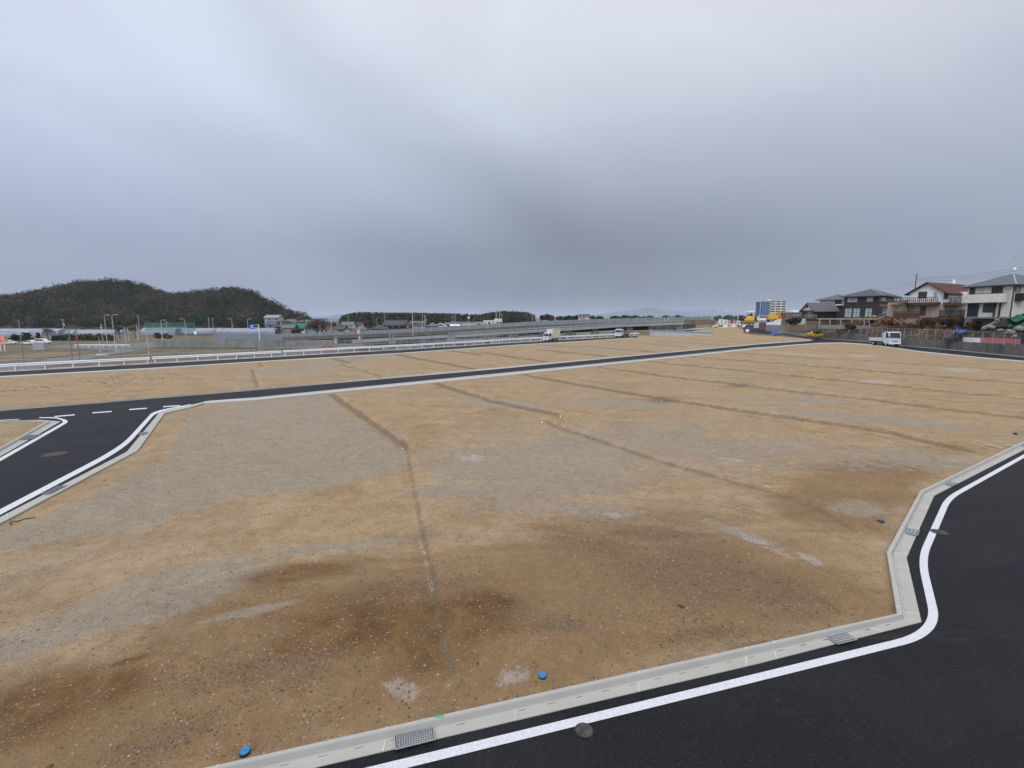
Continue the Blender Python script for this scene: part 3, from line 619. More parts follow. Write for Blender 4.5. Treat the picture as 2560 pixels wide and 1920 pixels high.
def manhole(px, py, label, wpx=45):
    c = G(px, py); r = wpx/2*(c.y*CP+CAM_H*SP)/FPX; k_ = r/.33; t = thing('manhole_cover', label, 'manhole cover', (c.x, c.y, 0), .4, 'round iron covers in the asphalt')
    n = 40; b = MB(); vs = [(r*math.cos(2*math.pi*i/n), r*math.sin(2*math.pi*i/n), .009) for i in range(n)]+[((r*.9)*math.cos(2*math.pi*i/n), (r*.9)*math.sin(2*math.pi*i/n), .009) for i in range(n)]
    b.add(vs, [(i, (i+1) % n, n+(i+1) % n, n+i) for i in range(n)]); b.build('frame_ring', mat('ring_iron', (.05, .05, .05), .5, .2, 10, metal=.4), t)
    b = MB(); rr = r*.875; b.add([(rr*math.cos(2*math.pi*i/n), rr*math.sin(2*math.pi*i/n), .011) for i in range(n)], [tuple(range(n))])
    for i in range(-5, 6):
        for j in range(-5, 6):
            x, y = (i*.048+(.024 if j % 2 else 0))*k_, j*.048*k_
            if math.hypot(x, y) < rr-.09*r: b.box((x, y, .0125), (.028*k_, .016*k_, .005), rz=.6 if (i+j) % 2 else -.6)
    b.box((rr*.8, 0, .0135), (.12*r, .06*r, .005))
    b.build('lid', M_iron, t)
manhole(1460, 1827, 'round worn cast iron cover touching the white edge line of the near road', 46)
manhole(2348, 1331, 'round iron cover in the right hand road beside the curved white line', 36)
manhole(136, 1136, 'round iron cover in the middle of the left side road', 50)
M_blue = mat('blue_plastic', (.04, .19, .40), .4, .1, 10); M_dblue = mat('dark_blue_plastic', (.03, .07, .13), .45)
def cap(px, py, label, m=M_blue, r=.062):
    c = G(px, py, .1); z = gz(c.x, c.y); t = thing('meter_cap', label, 'utility cap', (c.x, c.y, z), random.uniform(0, 1), 'capped utility pipes in the soil')
    b = MB(); b.tube([(0, 0, -.05), (0, 0, .012), (0, 0, .026)], r*.93, 20); b.build('collar', M_blk, t)
    b = MB(); b.tube([(0, 0, .02), (0, 0, .036), (0, 0, .042)], r*.9, 20, r1=r*.84); b.box((0, r*.98, .028), (r*.55, r*.42, .02)); b.box((0, 0, .044), (r*.9, r*.16, .006)); b.build('lid', m, t, bevel=.003)
cap(612, 1873, 'bright blue round pipe cap near the bottom edge, left of the square meshed grate')
cap(1356, 1686, 'bright blue round pipe cap on soil just above the near gutter, beside a pale patch')
cap(2203, 1302, 'dark blue pipe cap on soil near the first bend of the right gutter', M_dblue, .07)
cap(2539, 1083, 'dark pipe cap lying far right near the wooden laths', M_dblue, .07)
# loose things on the soil
def rockmesh(b, c, s, seed, mi=0, k=1):
    r = random.Random(seed); bm = bmesh.new(); bmesh.ops.create_icosphere(bm, subdivisions=k, radius=1)
    vs = [(c[0]+v.co.x*s[0]*r.uniform(.75, 1.15), c[1]+v.co.y*s[1]*r.uniform(.75, 1.15), c[2]+v.co.z*s[2]*r.uniform(.7, 1.2)) for v in bm.verts]
    b.add(vs, [tuple(v.index for v in f.verts) for f in bm.faces], mi); bm.free()
c = G(1703, 1520, .1); b = MB(); rockmesh(b, (0, 0, .015), (.065, .03, .028), 4, k=2)
o = b.build('brick_fragment', mat('rusty_brick', (.10, .042, .026), .9, .3, 20)); o.location = (c.x, c.y, gz(c.x, c.y)); o.rotation_euler[2] = -.7
tag(o, 'dark rusty red lump of brick lying alone on the soil before the near gutter', 'brick')
h = [G(a, b_, .1) for a, b_ in ((28, 1309), (24, 1305), (30, 1300.5), (45, 1301), (60, 1296), (88, 1293))]
tag(MB().tube([(p.x, p.y, gz(p.x, p.y)+.025) for p in h], .011, 8).build('hose', M_blk, smooth=True), 'short black curled hose lying on soil beside the left road kerb', 'hose')
M_lath = mat('pale_lath', (.46, .38, .28), .8, .1, 8)
for i, (a, b_, lb) in enumerate((((2463, 1112), (2508, 1118.5), 'longer wooden lath lying slanted on soil in front of the right gutter'), ((2512, 1112.5), (2540, 1111.5), 'shorter wooden lath ending at the right gutter'))):
    p, q = G(*a, .12), G(*b_, .12); p.z = gz(p.x, p.y)+.04; q.z = gz(q.x, q.y)+.04
    tag(MB().bar(p, q, .06, .035).build('wooden_lath', M_lath), lb, 'lath', 'wooden laths on the soil')
M_red = mat('red_paint', (.36, .045, .04), .5)
for px, py, lb in ((1006, 1119, 'red topped survey stake where the nearest two furrows meet'), (1355, 1058, 'red topped survey stake left of the white marker in the second furrow'), (1401, 1047, 'white headed survey stake at the end of the second furrow'),
                   (1655, 1000, 'red topped survey stake on the dug up crossing of the third furrow')):
    c = G(px, py, .1); t = thing('survey_stake', lb, 'stake', (c.x, c.y, gz(c.x, c.y)), .3, 'survey stakes at the lot corners')
    MB().box((0, 0, .03), (.045, .045, .13)).build('post', M_white, t, bevel=.005)
    MB().box((0, 0, .11), (.05, .05, .03)).build('head', M_white if 'white' in lb[:5] else M_red, t, bevel=.004)
# ------------------------------------------------------------------ gravel, clods, small stones
def scatter_stones():
    V, F, Cc = [], [], []; nb_ = 0
    base = np.array([[1, 0, 0], [0, 1, 0], [-1, 0, 0], [0, -1, 0], [.1, .1, 1], [0, .1, -1], ], float)
    ff = np.array([[0, 1, 4], [1, 2, 4], [2, 3, 4], [3, 0, 4]])
    rng = np.random.default_rng(11); pts = []
    def pick(n, rmin, rmax, smin, smax, mask=None):
        r = rmin*(rmax/rmin)**rng.random(n); th = np.radians(rng.uniform(-50, 50, n)); X, Y = r*np.sin(th), r*np.cos(th)
        z, D, ins, road, tr = soil_z(X, Y); px, py = proj(X, Y, z); k = ins & (road < -.1)
        dens_ = .22+.35*blobs(px, py, WET)+.9*blobs(px, py, CRUMB)+.9*tr*(r < 60)+.35*(vnoise(X, Y, 1.7, 5) > .1); k &= rng.random(n) < dens_
        s = smin+(smax-smin)*rng.random(n)**3.5
        return np.stack([X, Y, z, s], 1)[k]
    pts.append(pick(42000, 5.2, 20, .006, .026)); pts.append(pick(9000, 18, 50, .014, .05)); pts.append(pick(260, 6, 25, .022, .05))
    # dark clods on the strip between the two far roads, thickest to the left
    n = 4600; u = rng.random(n)**1.4*1300; v = 945+(rng.random(n)-.5)*70-u*.075
    dd = np.array([ray(a, b_) for a, b_ in zip(u, v)]); t = (0.08-CAM_H)/dd[:, 2]; X, Y = dd[:, 0]*t, dd[:, 1]*t; z, D, ins, road, tr = soil_z(X, Y)
    k = ins & (road < -.3) & (vnoise(X, Y, 5, 8) > -.08) & (vnoise(X, Y, 1.3, 9) > -.15)
    clod = np.stack([X, Y, z, .02+.075*rng.random(n)**3], 1)[k]
    A = np.vstack(pts+[clod]); nA = len(A); isclod = np.arange(nA) >= nA-len(clod)
    rot = rng.uniform(0, 6.28, nA); c, s_ = np.cos(rot), np.sin(rot)
    B = base[None]*rng.uniform(.65, 1.25, (nA, 6, 3)); B[:, :, 2] *= .55; B[:, :, :2] *= A[:, None, 3:4]*np.stack([np.ones(nA), rng.uniform(.55, 1, nA)], 1)[:, None, :]; B[:, :, 2] *= A[:, 3:4]
    x = B[:, :, 0]*c[:, None]-B[:, :, 1]*s_[:, None]+A[:, 0:1]; y = B[:, :, 0]*s_[:, None]+B[:, :, 1]*c[:, None]+A[:, 1:2]; z = B[:, :, 2]+A[:, 2:3]+A[:, 3:4]*.08
    v = np.stack([x, y, z], 2)[:, :5].reshape(-1, 3); f = (ff[None]+np.arange(nA)[:, None, None]*5).reshape(-1, 3)
    me = bpy.data.meshes.new('gravel'); me.from_pydata(v.tolist(), [], f.tolist())
    pal = np.array([(.38, .31, .23), (.28, .21, .14), (.21, .14, .085), (.13, .085, .052), (.33, .31, .28), (.40, .36, .30), (.22, .20, .18), (.34, .20, .11)])
    ci = rng.choice(8, nA, p=[.12, .2, .18, .2, .08, .03, .1, .09]); ci[isclod] = rng.choice([3, 3, 6], isclod.sum()); far = (np.hypot(A[:, 0], A[:, 1]) > 20) & ~isclod
    col = .78*pal[ci]*rng.uniform(.8, 1.2, (nA, 1)); col[isclod] *= .8
    at = me.attributes.new('tint', 'FLOAT_COLOR', 'POINT'); cc = np.concatenate([np.repeat(col, 5, 0), np.ones((nA*5, 1))], 1); at.data.foreach_set('color', cc.ravel().astype(np.float32))
    me.materials.append(attr_mat('stone_mix', var=.2, scale=30)); o = bpy.data.objects.new('gravel', me); COL.objects.link(o)
    tag(o, 'loose brown stones, clods and gravel scattered over the bare lots', 'gravel', kind='stuff')
scatter_stones()

# ------------------------------------------------------------------ guardrails and the wire fence behind them
def lerp_path(pts):                      # pts -> function of arclength
    pts = [Vector(p) for p in pts]; L_ = [0]
    for a, b in zip(pts[:-1], pts[1:]): L_.append(L_[-1]+(b-a).length)
    def f(s):
        s = max(0, min(s, L_[-1]-1e-6))
        for i in range(len(pts)-1):
            if s <= L_[i+1]: return pts[i].lerp(pts[i+1], (s-L_[i])/(L_[i+1]-L_[i]))
        return pts[-1]
    return f, L_[-1]
def side_off(pts, d):
    out = []
    for i, p in enumerate(pts):
        a, c = pts[max(0, i-1)], pts[min(len(pts)-1, i+1)]; u = Vector((c.x-a.x, c.y-a.y, 0)).normalized(); out.append(p+Vector((-u.y, u.x, 0))*d)
    return out
def guardrail(pts, label, h=.50, hb=.21, step=2.0, group='white guardrails along the far road'):
    f, Ln = lerp_path(pts); c = pts[0]; t = thing('guardrail', label, 'guardrail', c, 0, group)
    n = max(2, int(Ln/3)); P0 = [f(Ln*i/n) for i in range(n+1)]; b = MB()
    prof = [(-.02, h-hb), (.02, h-hb+.03), (.045, h-hb+.05), (.01, h-hb/2), (.045, h-.05), (.02, h-.03), (-.02, h)]; vs = []
    offs = [side_off(P0, -a) for a, _ in prof]
    for i in range(n+1):
        for j, (a, z) in enumerate(prof): q = offs[j][i]; vs.append((q.x, q.y, q.z+z))
        for j, (a, z) in reversed(list(enumerate(prof))): q = offs[j][i]+(q-q if False else Vector((0, 0, 0))); w = side_off(P0, -a+.03)[i]; vs.append((w.x, w.y, w.z+z))
    k = len(prof)*2; b.add(vs, [(i*k+j, i*k+(j+1) % k, (i+1)*k+(j+1) % k, (i+1)*k+j) for i in range(n) for j in range(k)]+[tuple(range(k)), tuple(n*k+j for j in range(k))])
    b.build('rail_beam', M_white, t, world=True)
    s = .25
    while s < Ln:
        p = f(s)+Vector((0, 0, 0)); p2 = side_off([f(s-.1), f(s), f(s+.1)], .07)[1]
        MB().tube([(p2.x, p2.y, p2.z-.2), (p2.x, p2.y, p2.z+h-.04)], .055, 8).build('post', M_white, t, world=True); s += step
    return t
gpath = [V2(p, .12) for p in frf]; gpath = side_off(gpath, .22)
f, Lg = lerp_path(gpath)
def s_at(px):                            # arclength where the rail crosses picture column px
    lo_, hi_ = 0, Lg
    for _ in range(40):
        m_ = (lo_+hi_)/2; p = f(m_)
        if proj(p.x, max(p.y, .6), p.z)[0] < px and p.y > 1: lo_ = m_
        elif p.y <= 1: lo_ = m_
        else: hi_ = m_
    return lo_
def sub(s0, s1, z=.12):
    n = max(2, int((s1-s0)/2.5)); return [f(s0+(s1-s0)*i/n) for i in range(n+1)]
cuts = [-330, 378, 706, 1245, 1600]
glab = ['white steel guardrail starting at the left edge of the picture', 'white guardrail in front of the grey retaining walls, second from the left', 'white guardrail in front of the long elevated road, third from the left', 'white guardrail behind the box truck and the small flatbed truck']
for i in range(4): guardrail(sub(s_at(cuts[i])+.12, s_at(cuts[i+1])-.1), glab[i], h=[.60, .62, .66, .72][i], hb=.29, step=[2.0, 2.0, 2.4, 3.2][i])
def wire_fence(pts, h, label, step=2.0, group='wire mesh fences', m=None, netmat=None, rail=True, name='wire_fence', zfun=None, cat='fence'):
    f_, Ln = lerp_path(pts); t = thing(name, label, cat, pts[0], 0, group); m = m or M_galv
    n = max(1, int(Ln/3)); Q = [f_(Ln*i/n) for i in range(n+1)]
    if rail: MB().tube([q+Vector((0, 0, h)) for q in Q], .024, 6).build('top_rail', m, t, world=True)
    o = MB().ribbon([q+Vector((0, 0, .05)) for q in Q], [q+Vector((0, 0, h-.02)) for q in Q]).build('mesh_panel', netmat or M_net, t, world=True)
    s = .05; 
    while s < Ln:
        p = f_(s); MB().tube([p-Vector((0, 0, .3)), p+Vector((0, 0, h+.03))], .034, 6).build('post', m, t, world=True); s += step
    return t
M_net = mesh_mat('chain_link', (.42, .44, .45), .055, 9)
f2, _ = lerp_path(side_off(gpath, .75)); f_keep = f; f = f2
wire_fence([p+Vector((0, 0, -.12)) for p in sub(s_at(-300), s_at(640))], 1.0, 'grey wire fence behind the guardrail on the left, overlooking the fields', 2.0)
wire_fence([p+Vector((0, 0, -.12)) for p in sub(s_at(646), s_at(1225))], 1.12, 'grey wire fence behind the guardrail in the middle, before the elevated road', 2.2)
wire_fence([p+Vector((0, 0, -.12)) for p in sub(s_at(1230), s_at(1622))], 1.45, 'grey wire fence behind the box truck and the flatbed truck', 3.0)
f = f_keep

# ------------------------------------------------------------------ elevated road and ramp
M_panel = mat('noise_panel', (.19, .215, .235), .5, .06, .3, stain=(.16, .18, .19), stain_amt=.4, stain_scale=.4); M_steelp = mat('panel_post', (.42, .43, .43), .6)
M_girder = mat('bridge_concrete', (.125, .12, .11), .9, .1, .4, stain=(.085, .08, .065), stain_amt=.8, stain_scale=.35, streak=True)
M_lgt = mat('light_concrete', (.25, .26, .255), .9, .06, .4, stain=(.27, .27, .25), stain_amt=.6, stain_scale=.5, streak=True)
def strip(b, pts, th, mi=0, back=None):         # pts: (px, ytop, ybot, Y); a wall with thickness th away from the camera
    n = len(pts); T = [P(p[0], p[1], p[3]) for p in pts]; Bm = [P(p[0], p[2], p[3]) for p in pts]
    for i in range(n): Bm[i].x = T[i].x
    T2, B2 = [v+Vector((-.3*th, th, 0)) for v in T], [v+Vector((-.3*th, th, 0)) for v in Bm]
    vs = T+T2+B2+Bm; fs = []
    for k in range(4):
        a, c = k*n, ((k+1) % 4)*n; fs += [(a+i, a+i+1, c+i+1, c+i) for i in range(n-1)]
    fs += [(0, n, 2*n, 3*n), (n-1, 2*n-1, 3*n-1, 4*n-1)]
    return b.add(vs, fs, mi)
EV = [(560, 843, 849, 862, 205), (680, 836, 843.5, 853, 192), (840, 829.5, 838, 847, 184), (1000, 823, 832, 841.5, 176), (1150, 814.5, 824, 833.5, 168), (1300, 805.5, 815, 824.5, 161), (1450, 798.8, 809, 817.5, 155), (1600, 794.2, 804, 808.5, 150), (1700, 792.2, 801, 806, 147), (1778, 790.8, 798.6, 806, 145)]
def evi(px, k):
    xs = [e[0] for e in EV]; return float(np.interp(px, xs, [e[k] for e in EV]))
ev = thing('elevated_road', 'long elevated road with pale noise panels running behind the guardrail and climbing to the right', 'elevated road', P(1150, 833, 168))
b = MB(); strip(b, [(e[0], e[2]+.2, e[3], e[4]) for e in EV], .5); strip(b, [(e[0], e[3]-2.2, e[3]-.2, e[4]+.6) for e in EV], 9.5); b.build('deck', M_girder, ev, world=True)
b = MB(); strip(b, [(e[0], e[1], e[2], e[4]+.1) for e in EV], .15); b.build('noise_barrier', M_panel, ev, world=True)
for i in range(52):
    px = 566+i*23.3; p = P(px, evi(px, 1)-.4, evi(px, 4)-.05); q = P(px, evi(px, 2), evi(px, 4)-.05)
    MB().bar(p, Vector((p.x, q.y, q.z)), .12, .10).build('barrier_post', M_steelp, ev, world=True)
for px in (700, 838, 985, 1128, 1280, 1418, 1550):
    Y = evi(px, 4)+2; p = P(px, evi(px, 3)-1, Y); MB().box((p.x, p.y+2, (p.z-5)/2), (2.2, 5, p.z+5)).build('pier', M_oldc, ev, world=True)
# lower ramp in front, with its own pale parapet and pipe railing
RP = [(745, 848, 860, 150), (880, 850, 858.5, 146), (1000, 843.5, 850, 142), (1130, 836, 843.5, 139), (1280, 827, 835, 136), (1430, 818.5, 826, 134), (1560, 811, 817, 132), (1710, 805, 812, 130)]
rp = thing('ramp_road', 'lower grey ramp with pipe railing between the guardrail and the elevated road', 'ramp', P(1280, 835, 136))
b = MB(); strip(b, [(e[0], e[1], e[2], e[3]) for e in RP[1:]], .4); strip(b, [(e[0], e[2]-2.5, e[2]-.5, e[3]+.4) for e in RP[1:]], 5); b.build('deck', M_lgt, rp, world=True)
rx = [e[0] for e in RP]
def rpi(px, k): return float(np.interp(px, rx, [e[k] for e in RP]))
for dyy in (-4.5, -2.4):
    MB().tube([P(px, rpi(px, 1)+dyy*(.7+.3*(px-880)/830), rpi(px, 3)) for px in np.linspace(1130, 1708, 24)], .045, 6).build('rail_pipe', M_galv, rp, world=True)
for px in np.linspace(1130, 1708, 40): MB().bar(P(px, rpi(px, 1)-4.8*(.7+.3*(px-880)/830), rpi(px, 3)), P(px, rpi(px, 1)+.3, rpi(px, 3)), .07).build('rail_post', M_galv, rp, world=True)
for px in (1060, 1125, 1215, 1290, 1355, 1422, 1490, 1575, 1700):
    p = P(px, rpi(px, 2)-.5, rpi(px, 3)+1); MB().box((p.x, p.y+1.5, (p.z-5)/2), (1.6, 3, p.z+5)).build('pier', M_midc, rp, world=True)
# low retaining walls and banks below them
def wall(name, label, pts, th, m, group=None, cat='wall'):
    t = strip(MB(), pts, th); c = P(pts[0][0], pts[0][2], pts[0][3]); o = t.build(name, m); return tag(o, label, cat, group)
wall('retaining_wall', 'long low grey retaining wall behind the left guardrail with a stepped top', [(380, 850.5, 866, 158), (540, 851, 867, 156), (640, 851, 869, 153), (694, 852, 868, 150)], 1.2, M_midc)
wall('retaining_wall', 'pale concrete wall on top of the road bank under the blue road sign', [(534, 834, 848, 172), (560, 833.5, 848, 171), (620, 834.5, 849, 170), (705, 838, 850, 169)], .5, M_panel)
wall('retaining_wall', 'dark stained abutment wall where the elevated road leaves the ground', [(694, 853, 868, 149), (760, 852, 866, 148), (840, 851, 863, 147)], 3, M_oldc)
wall('retaining_wall', 'olive brown abutment wall closing the right end of the elevated road', [(1709, 801.5, 812, 137), (1737, 801, 811, 136.6)], 3, mat('mossy_wall', (.13, .13, .085), .9, .2, .5))
wall('retaining_wall', 'reddish brown abutment block beside the traffic cones', [(1737, 799, 812, 135.5), (1762, 799, 812, 134), (1790, 799.5, 811, 133)], 4, mat('brown_wall', (.16, .125, .10), .9, .15, .4, stain=(.10, .07, .05), stain_scale=.3))
wall('underpass_shade', 'dark sheet for the opening under the bridge end, right of the lower ramp, shade put into its colour', [(1640, 812, 826, 150), (1709, 810, 824, 149), (1740, 808, 820, 147)], 1, mat('shadow_concrete', (.05, .05, .055), .9))  # bridge opening drawn as a sheet, its shade painted in near black
# pale new retaining wall by the far road, leaning back to the right
w1, w2 = G(1624, 839.5), G(1781, 845.5)
tq = thing('retaining_wall', 'new pale blue grey retaining wall ending in a square corner right of the flatbed truck', 'wall', w1)
b = MB(); A = P(1624, 825.5, w1.y); Bt = P(1700, 827.5, (w1.y+w2.y)/2); C = P(1781, 831.2, w2.y); base = [w1, (w1+w2)/2, w2]
tops = [Vector((w1.x, w1.y, A.z)), Vector((base[1].x, base[1].y, Bt.z)), Vector((w2.x, w2.y, C.z))]; off = Vector((.35, .5, 0))
b.add([v-Vector((0, 0, .4)) for v in base]+tops+[v+off for v in tops]+[v+off-Vector((0, 0, .4)) for v in base], [(0, 1, 4, 3), (1, 2, 5, 4), (3, 4, 7, 6), (4, 5, 8, 7), (6, 7, 10, 9), (7, 8, 11, 10), (2, 5, 8, 11), (0, 3, 6, 9)])
b.build('wall_panel', mat('new_pale_concrete', (.40, .43, .47), .8, .04, .8, stain=(.30, .32, .35), stain_amt=.5, stain_scale=.7, streak=True), tq, world=True)
MB().bar(tops[0]+Vector((0, 0, .03)), tops[1]+Vector((0, 0, .03)), .5, .06).bar(tops[1]+Vector((0, 0, .03)), tops[2]+Vector((0, 0, .03)), .5, .06).build('coping', M_conc, tq, world=True)
# rising road over the mound
def zr(x, y):
    return float(mound(np.array(x), np.array(y)))
def drape(name, q, m, dz=.06, n=24):
    u, v = np.meshgrid(np.linspace(0, 1, n+1), np.linspace(0, 1, n+1)); f4 = lambda k: q[0][k]*(1-u)*(1-v)+q[1][k]*u*(1-v)+q[2][k]*u*v+q[3][k]*(1-u)*v
    X, Y = f4(0).ravel(), f4(1).ravel(); Zz = soil_z(X, Y, fine=False)[0]+dz
    o = MB().add(np.stack([X, Y, Zz], 1).tolist(), [(i*(n+1)+j, i*(n+1)+j+1, (i+1)*(n+1)+j+1, (i+1)*(n+1)+j) for i in range(n) for j in range(n)]).build(name, m); o['kind'] = 'structure'; return o
def ribbon3(name, L_, R_, m, dz=.06, z0=None):
    k = 8; nn = len(L_); pts = [L_[i].lerp(R_[i], j/k) for i in range(nn) for j in range(k+1)]; zz_ = soil_z(np.array([p.x for p in pts]), np.array([p.y for p in pts]), fine=False)[0]+dz
    o = MB().add([(p.x, p.y, float(max(h, zr(p.x, p.y)+dz))) for p, h in zip(pts, zz_)], [(i*(k+1)+j, i*(k+1)+j+1, (i+1)*(k+1)+j+1, (i+1)*(k+1)+j) for i in range(nn-1) for j in range(k)]).build(name, m); o['kind'] = 'structure'; return o
def GM(px, py):                          # point on the mound surface
    z = 0
    for _ in range(30): p = G(px, py, z*.5); p = G(px, py, z); z = .6*z+.4*zr(p.x, p.y)
    return G(px, py, z)
ro = dens([GM(*p) for p in ((1700, 826.5), (1760, 823), (1800, 819), (1830, 816.5), (1868, 822), (1905, 829.5), (1960, 836.5), (2020, 843), (2067, 847.4))], 3)
ri = dens([GM(*p) for p in ((1700, 831), (1760, 829), (1800, 828), (1825, 829), (1860, 834.6), (1900, 838), (1963, 841.5), (2010, 846), (2036, 850.5))], 3)
f_o, Lo = lerp_path(ro); f_i, Li = lerp_path(ri); n = 40
ribbon3('hill_road', [f_o(Lo*i/n) for i in range(n+1)], [f_i(Li*i/n) for i in range(n+1)], M_asph, .13)
ribbon3('hill_road_kerb', [f_i(Li*i/n)+Vector((0, .25, 0)) for i in range(n+1)], [f_i(Li*i/n)-Vector((0, .25, 0)) for i in range(n+1)], M_kerb2, .19)
guardrail([GM(1705, 829.5)+Vector((0, 0, .15)), GM(1760, 826)+Vector((0, 0, .2)), P(1780, 823, 131), P(1792, 818, 133), P(1796, 815.5, 136)], 'short white guardrail curving uphill behind the new retaining wall', h=.75, hb=.35, step=3, group=None)
wire_fence([P(1622, 829, 131), P(1700, 828, 130), P(1760, 825.5, 131), P(1794, 815, 137)], 1.3, 'thin railing following the curved ramp above the new retaining wall', 2.4)
drape('concrete_apron', [Vector((56, 130, 0)), Vector((67, 130.5, 0)), Vector((80, 165, 0)), Vector((66, 165, 0))], M_conc, .07)
# lowland ground sheets
lowz = -4.93
def lowsheet(name, pts, m, z=lowz): return poly_sheet(name, GL(pts, z), m, z)
lowsheet('village_road', [(-60, 866), (130, 866), (170, 862), (330, 858), (400, 852), (700, 852), (700, 866), (560, 869), (400, 869), (330, 872), (300, 878), (130, 869), (-60, 868)], M_asph2)
lowsheet('farm_track', [(150, 893), (240, 884), (330, 873), (372, 873), (250, 891), (180, 908), (60, 925), (-100, 935), (-100, 922), (40, 913)], mat('track_grey', (.15, .15, .145), .9, .1, .3), lowz+.02)
lowsheet('dry_field', [(0, 890), (130, 880), (240, 879), (150, 891), (0, 905)], mat('dry_grass', (.185, .14, .09), .95, .2, .4), lowz+.01)
# ------------------------------------------------------------------ houses on the right
class Fac:
    def __init__(s, A, B):                       # A left, B right as seen from the camera
        s.A, s.B = V2(A), V2(B); s.u = (s.B-s.A).normalized(); s.n = Vector((s.u.y, -s.u.x, 0))
        if s.n.dot(-s.A) < 0: s.n = -s.n
        s.rz = math.atan2(s.u.y, s.u.x); s.L = (s.B-s.A).length
    def hit(s, px, py):
        d = ray(px, py); t = (s.A.x*s.n.x+s.A.y*s.n.y)/(d.x*s.n.x+d.y*s.n.y); p = Vector((d.x*t, d.y*t, CAM_H+d.z*t)); return (p-s.A).dot(s.u), p.z
    def box(s, b, r, d0=0, d1=.06, mi=0):        # r: (px0, py0, px1, py1), from depth d0 to d1 in front of the wall
        s0, za = s.hit(r[0], (r[1]+r[3])/2); s1, _ = s.hit(r[2], (r[1]+r[3])/2); m = (r[0]+r[2])/2; _, z1 = s.hit(m, r[1]); _, z0 = s.hit(m, r[3])
        c = s.A+s.u*(s0+s1)/2+s.n*(d0+d1)/2; b.box((c.x, c.y, (z0+z1)/2), (abs(s1-s0), d1-d0, z1-z0), s.rz, mi); return s0, s1, z0, z1
    def window(s, r, parent, fr, gl, mull=2, cross=0, d=.0, sill=True):
        b = MB(); s0, s1, z0, z1 = s.box(MB(), r); w = .07
        def bx(bb, a0, a1, c0, c1, e0, e1):
            c = s.A+s.u*(a0+a1)/2+s.n*(d+(e0+e1)/2); bb.box((c.x, c.y, (c0+c1)/2), (a1-a0, e1-e0, c1-c0), s.rz)
        bx(b, s0, s1, z1-w, z1, 0, .09); bx(b, s0, s1, z0, z0+w, 0, .09); bx(b, s0, s0+w, z0+w, z1-w, 0, .09); bx(b, s1-w, s1, z0+w, z1-w, 0, .09)
        for i in range(1, mull): a = s0+(s1-s0)*i/mull; bx(b, a-.03, a+.03, z0+w, z1-w, .004, .07)
        for i in range(1, cross+1): zc = z0+(z1-z0)*i/(cross+1); bx(b, s0+w, s1-w, zc-.025, zc+.025, .006, .06)
        f = b.build('window', fr, parent, world=True)
        g = MB(); bx(g, s0+.02, s1-.02, z0+.02, z1-.02, .003, .03); g.build('pane', gl, f, world=True); return f
def prism_walls(b, foot, z0, z1, mi=0):
    n = len(foot); b.add([(p[0], p[1], z0) for p in foot]+[(p[0], p[1], z1) for p in foot], [(i, (i+1) % n, n+(i+1) % n, n+i) for i in range(n)]+[tuple(range(n))[::-1], tuple(range(n, 2*n))], mi)
def quadfoot(A, B, L):
    u = (B-A).normalized(); n = Vector((u.y, -u.x, 0))
    if n.dot(-A) > 0: n = -n                      # away from the camera
    return [A, B, B+n*L, A+n*L]
def hip_roof(b, foot, z, zt, over=.6, ridge=0.0, th=.16, mi=0):
    c = sum((V2(p) for p in foot), Vector())/4; o = []
    for i in range(4):
        p = V2(foot[i]); a = (p-V2(foot[i-1])).normalized(); d = (p-V2(foot[(i+1) % 4])).normalized(); o.append(p+(a+d)*over)
    e = (V2(foot[2])-V2(foot[1])); e2 = e.normalized()*ridge/2; R0, R1 = c-e2, c+e2
    vs = [(p.x, p.y, z-th) for p in o]+[(p.x, p.y, z) for p in o]+[(R0.x, R0.y, zt), (R1.x, R1.y, zt)]
    b.add(vs, [(3, 2, 1, 0), (0, 1, 5, 4), (1, 2, 6, 5), (2, 3, 7, 6), (3, 0, 4, 7), (4, 5, 8), (5, 6, 9, 8), (6, 7, 9), (7, 4, 8, 9)], mi)
    return o, R0, R1
def gable_roof(b, foot, z, zt, over=.5, th=.18, mi=0, front=.5):   # ridge runs from the middle of edge 0-1 to the middle of edge 3-2
    A, B, C, D = [V2(p) for p in foot]; u = (B-A).normalized(); v = (D-A).normalized(); sl = (zt-z)/((B-A).length/2)
    A2, B2, C2, D2 = A-u*over-v*front, B+u*over-v*front, C+u*over+v*over, D-u*over+v*over; M1, M2 = (A2+B2)/2, (C2+D2)/2; zl = z-sl*over
    vs = []
    for dz_ in (0, th):
        for p, h in ((A2, zl), (B2, zl), (C2, zl), (D2, zl), (M1, zt), (M2, zt)): vs.append((p.x, p.y, h+dz_+.02))
    b.add(vs, [(6, 10, 11, 9), (10, 7, 8, 11), (0, 3, 5, 4), (4, 5, 2, 1), (0, 4, 10, 6), (4, 1, 7, 10), (3, 9, 11, 5), (5, 11, 8, 2), (0, 6, 9, 3), (1, 2, 8, 7)], mi)
def gable_tri(b, foot, z, zt, mi=0):
    A, B, C, D = [V2(p) for p in foot]; M1, M2 = (A+B)/2, (C+D)/2
    b.add([(A.x, A.y, z), (B.x, B.y, z), (M1.x, M1.y, zt), (D.x, D.y, z), (C.x, C.y, z), (M2.x, M2.y, zt)], [(0, 1, 2), (4, 3, 5), (0, 2, 5, 3), (1, 4, 5, 2)], mi)
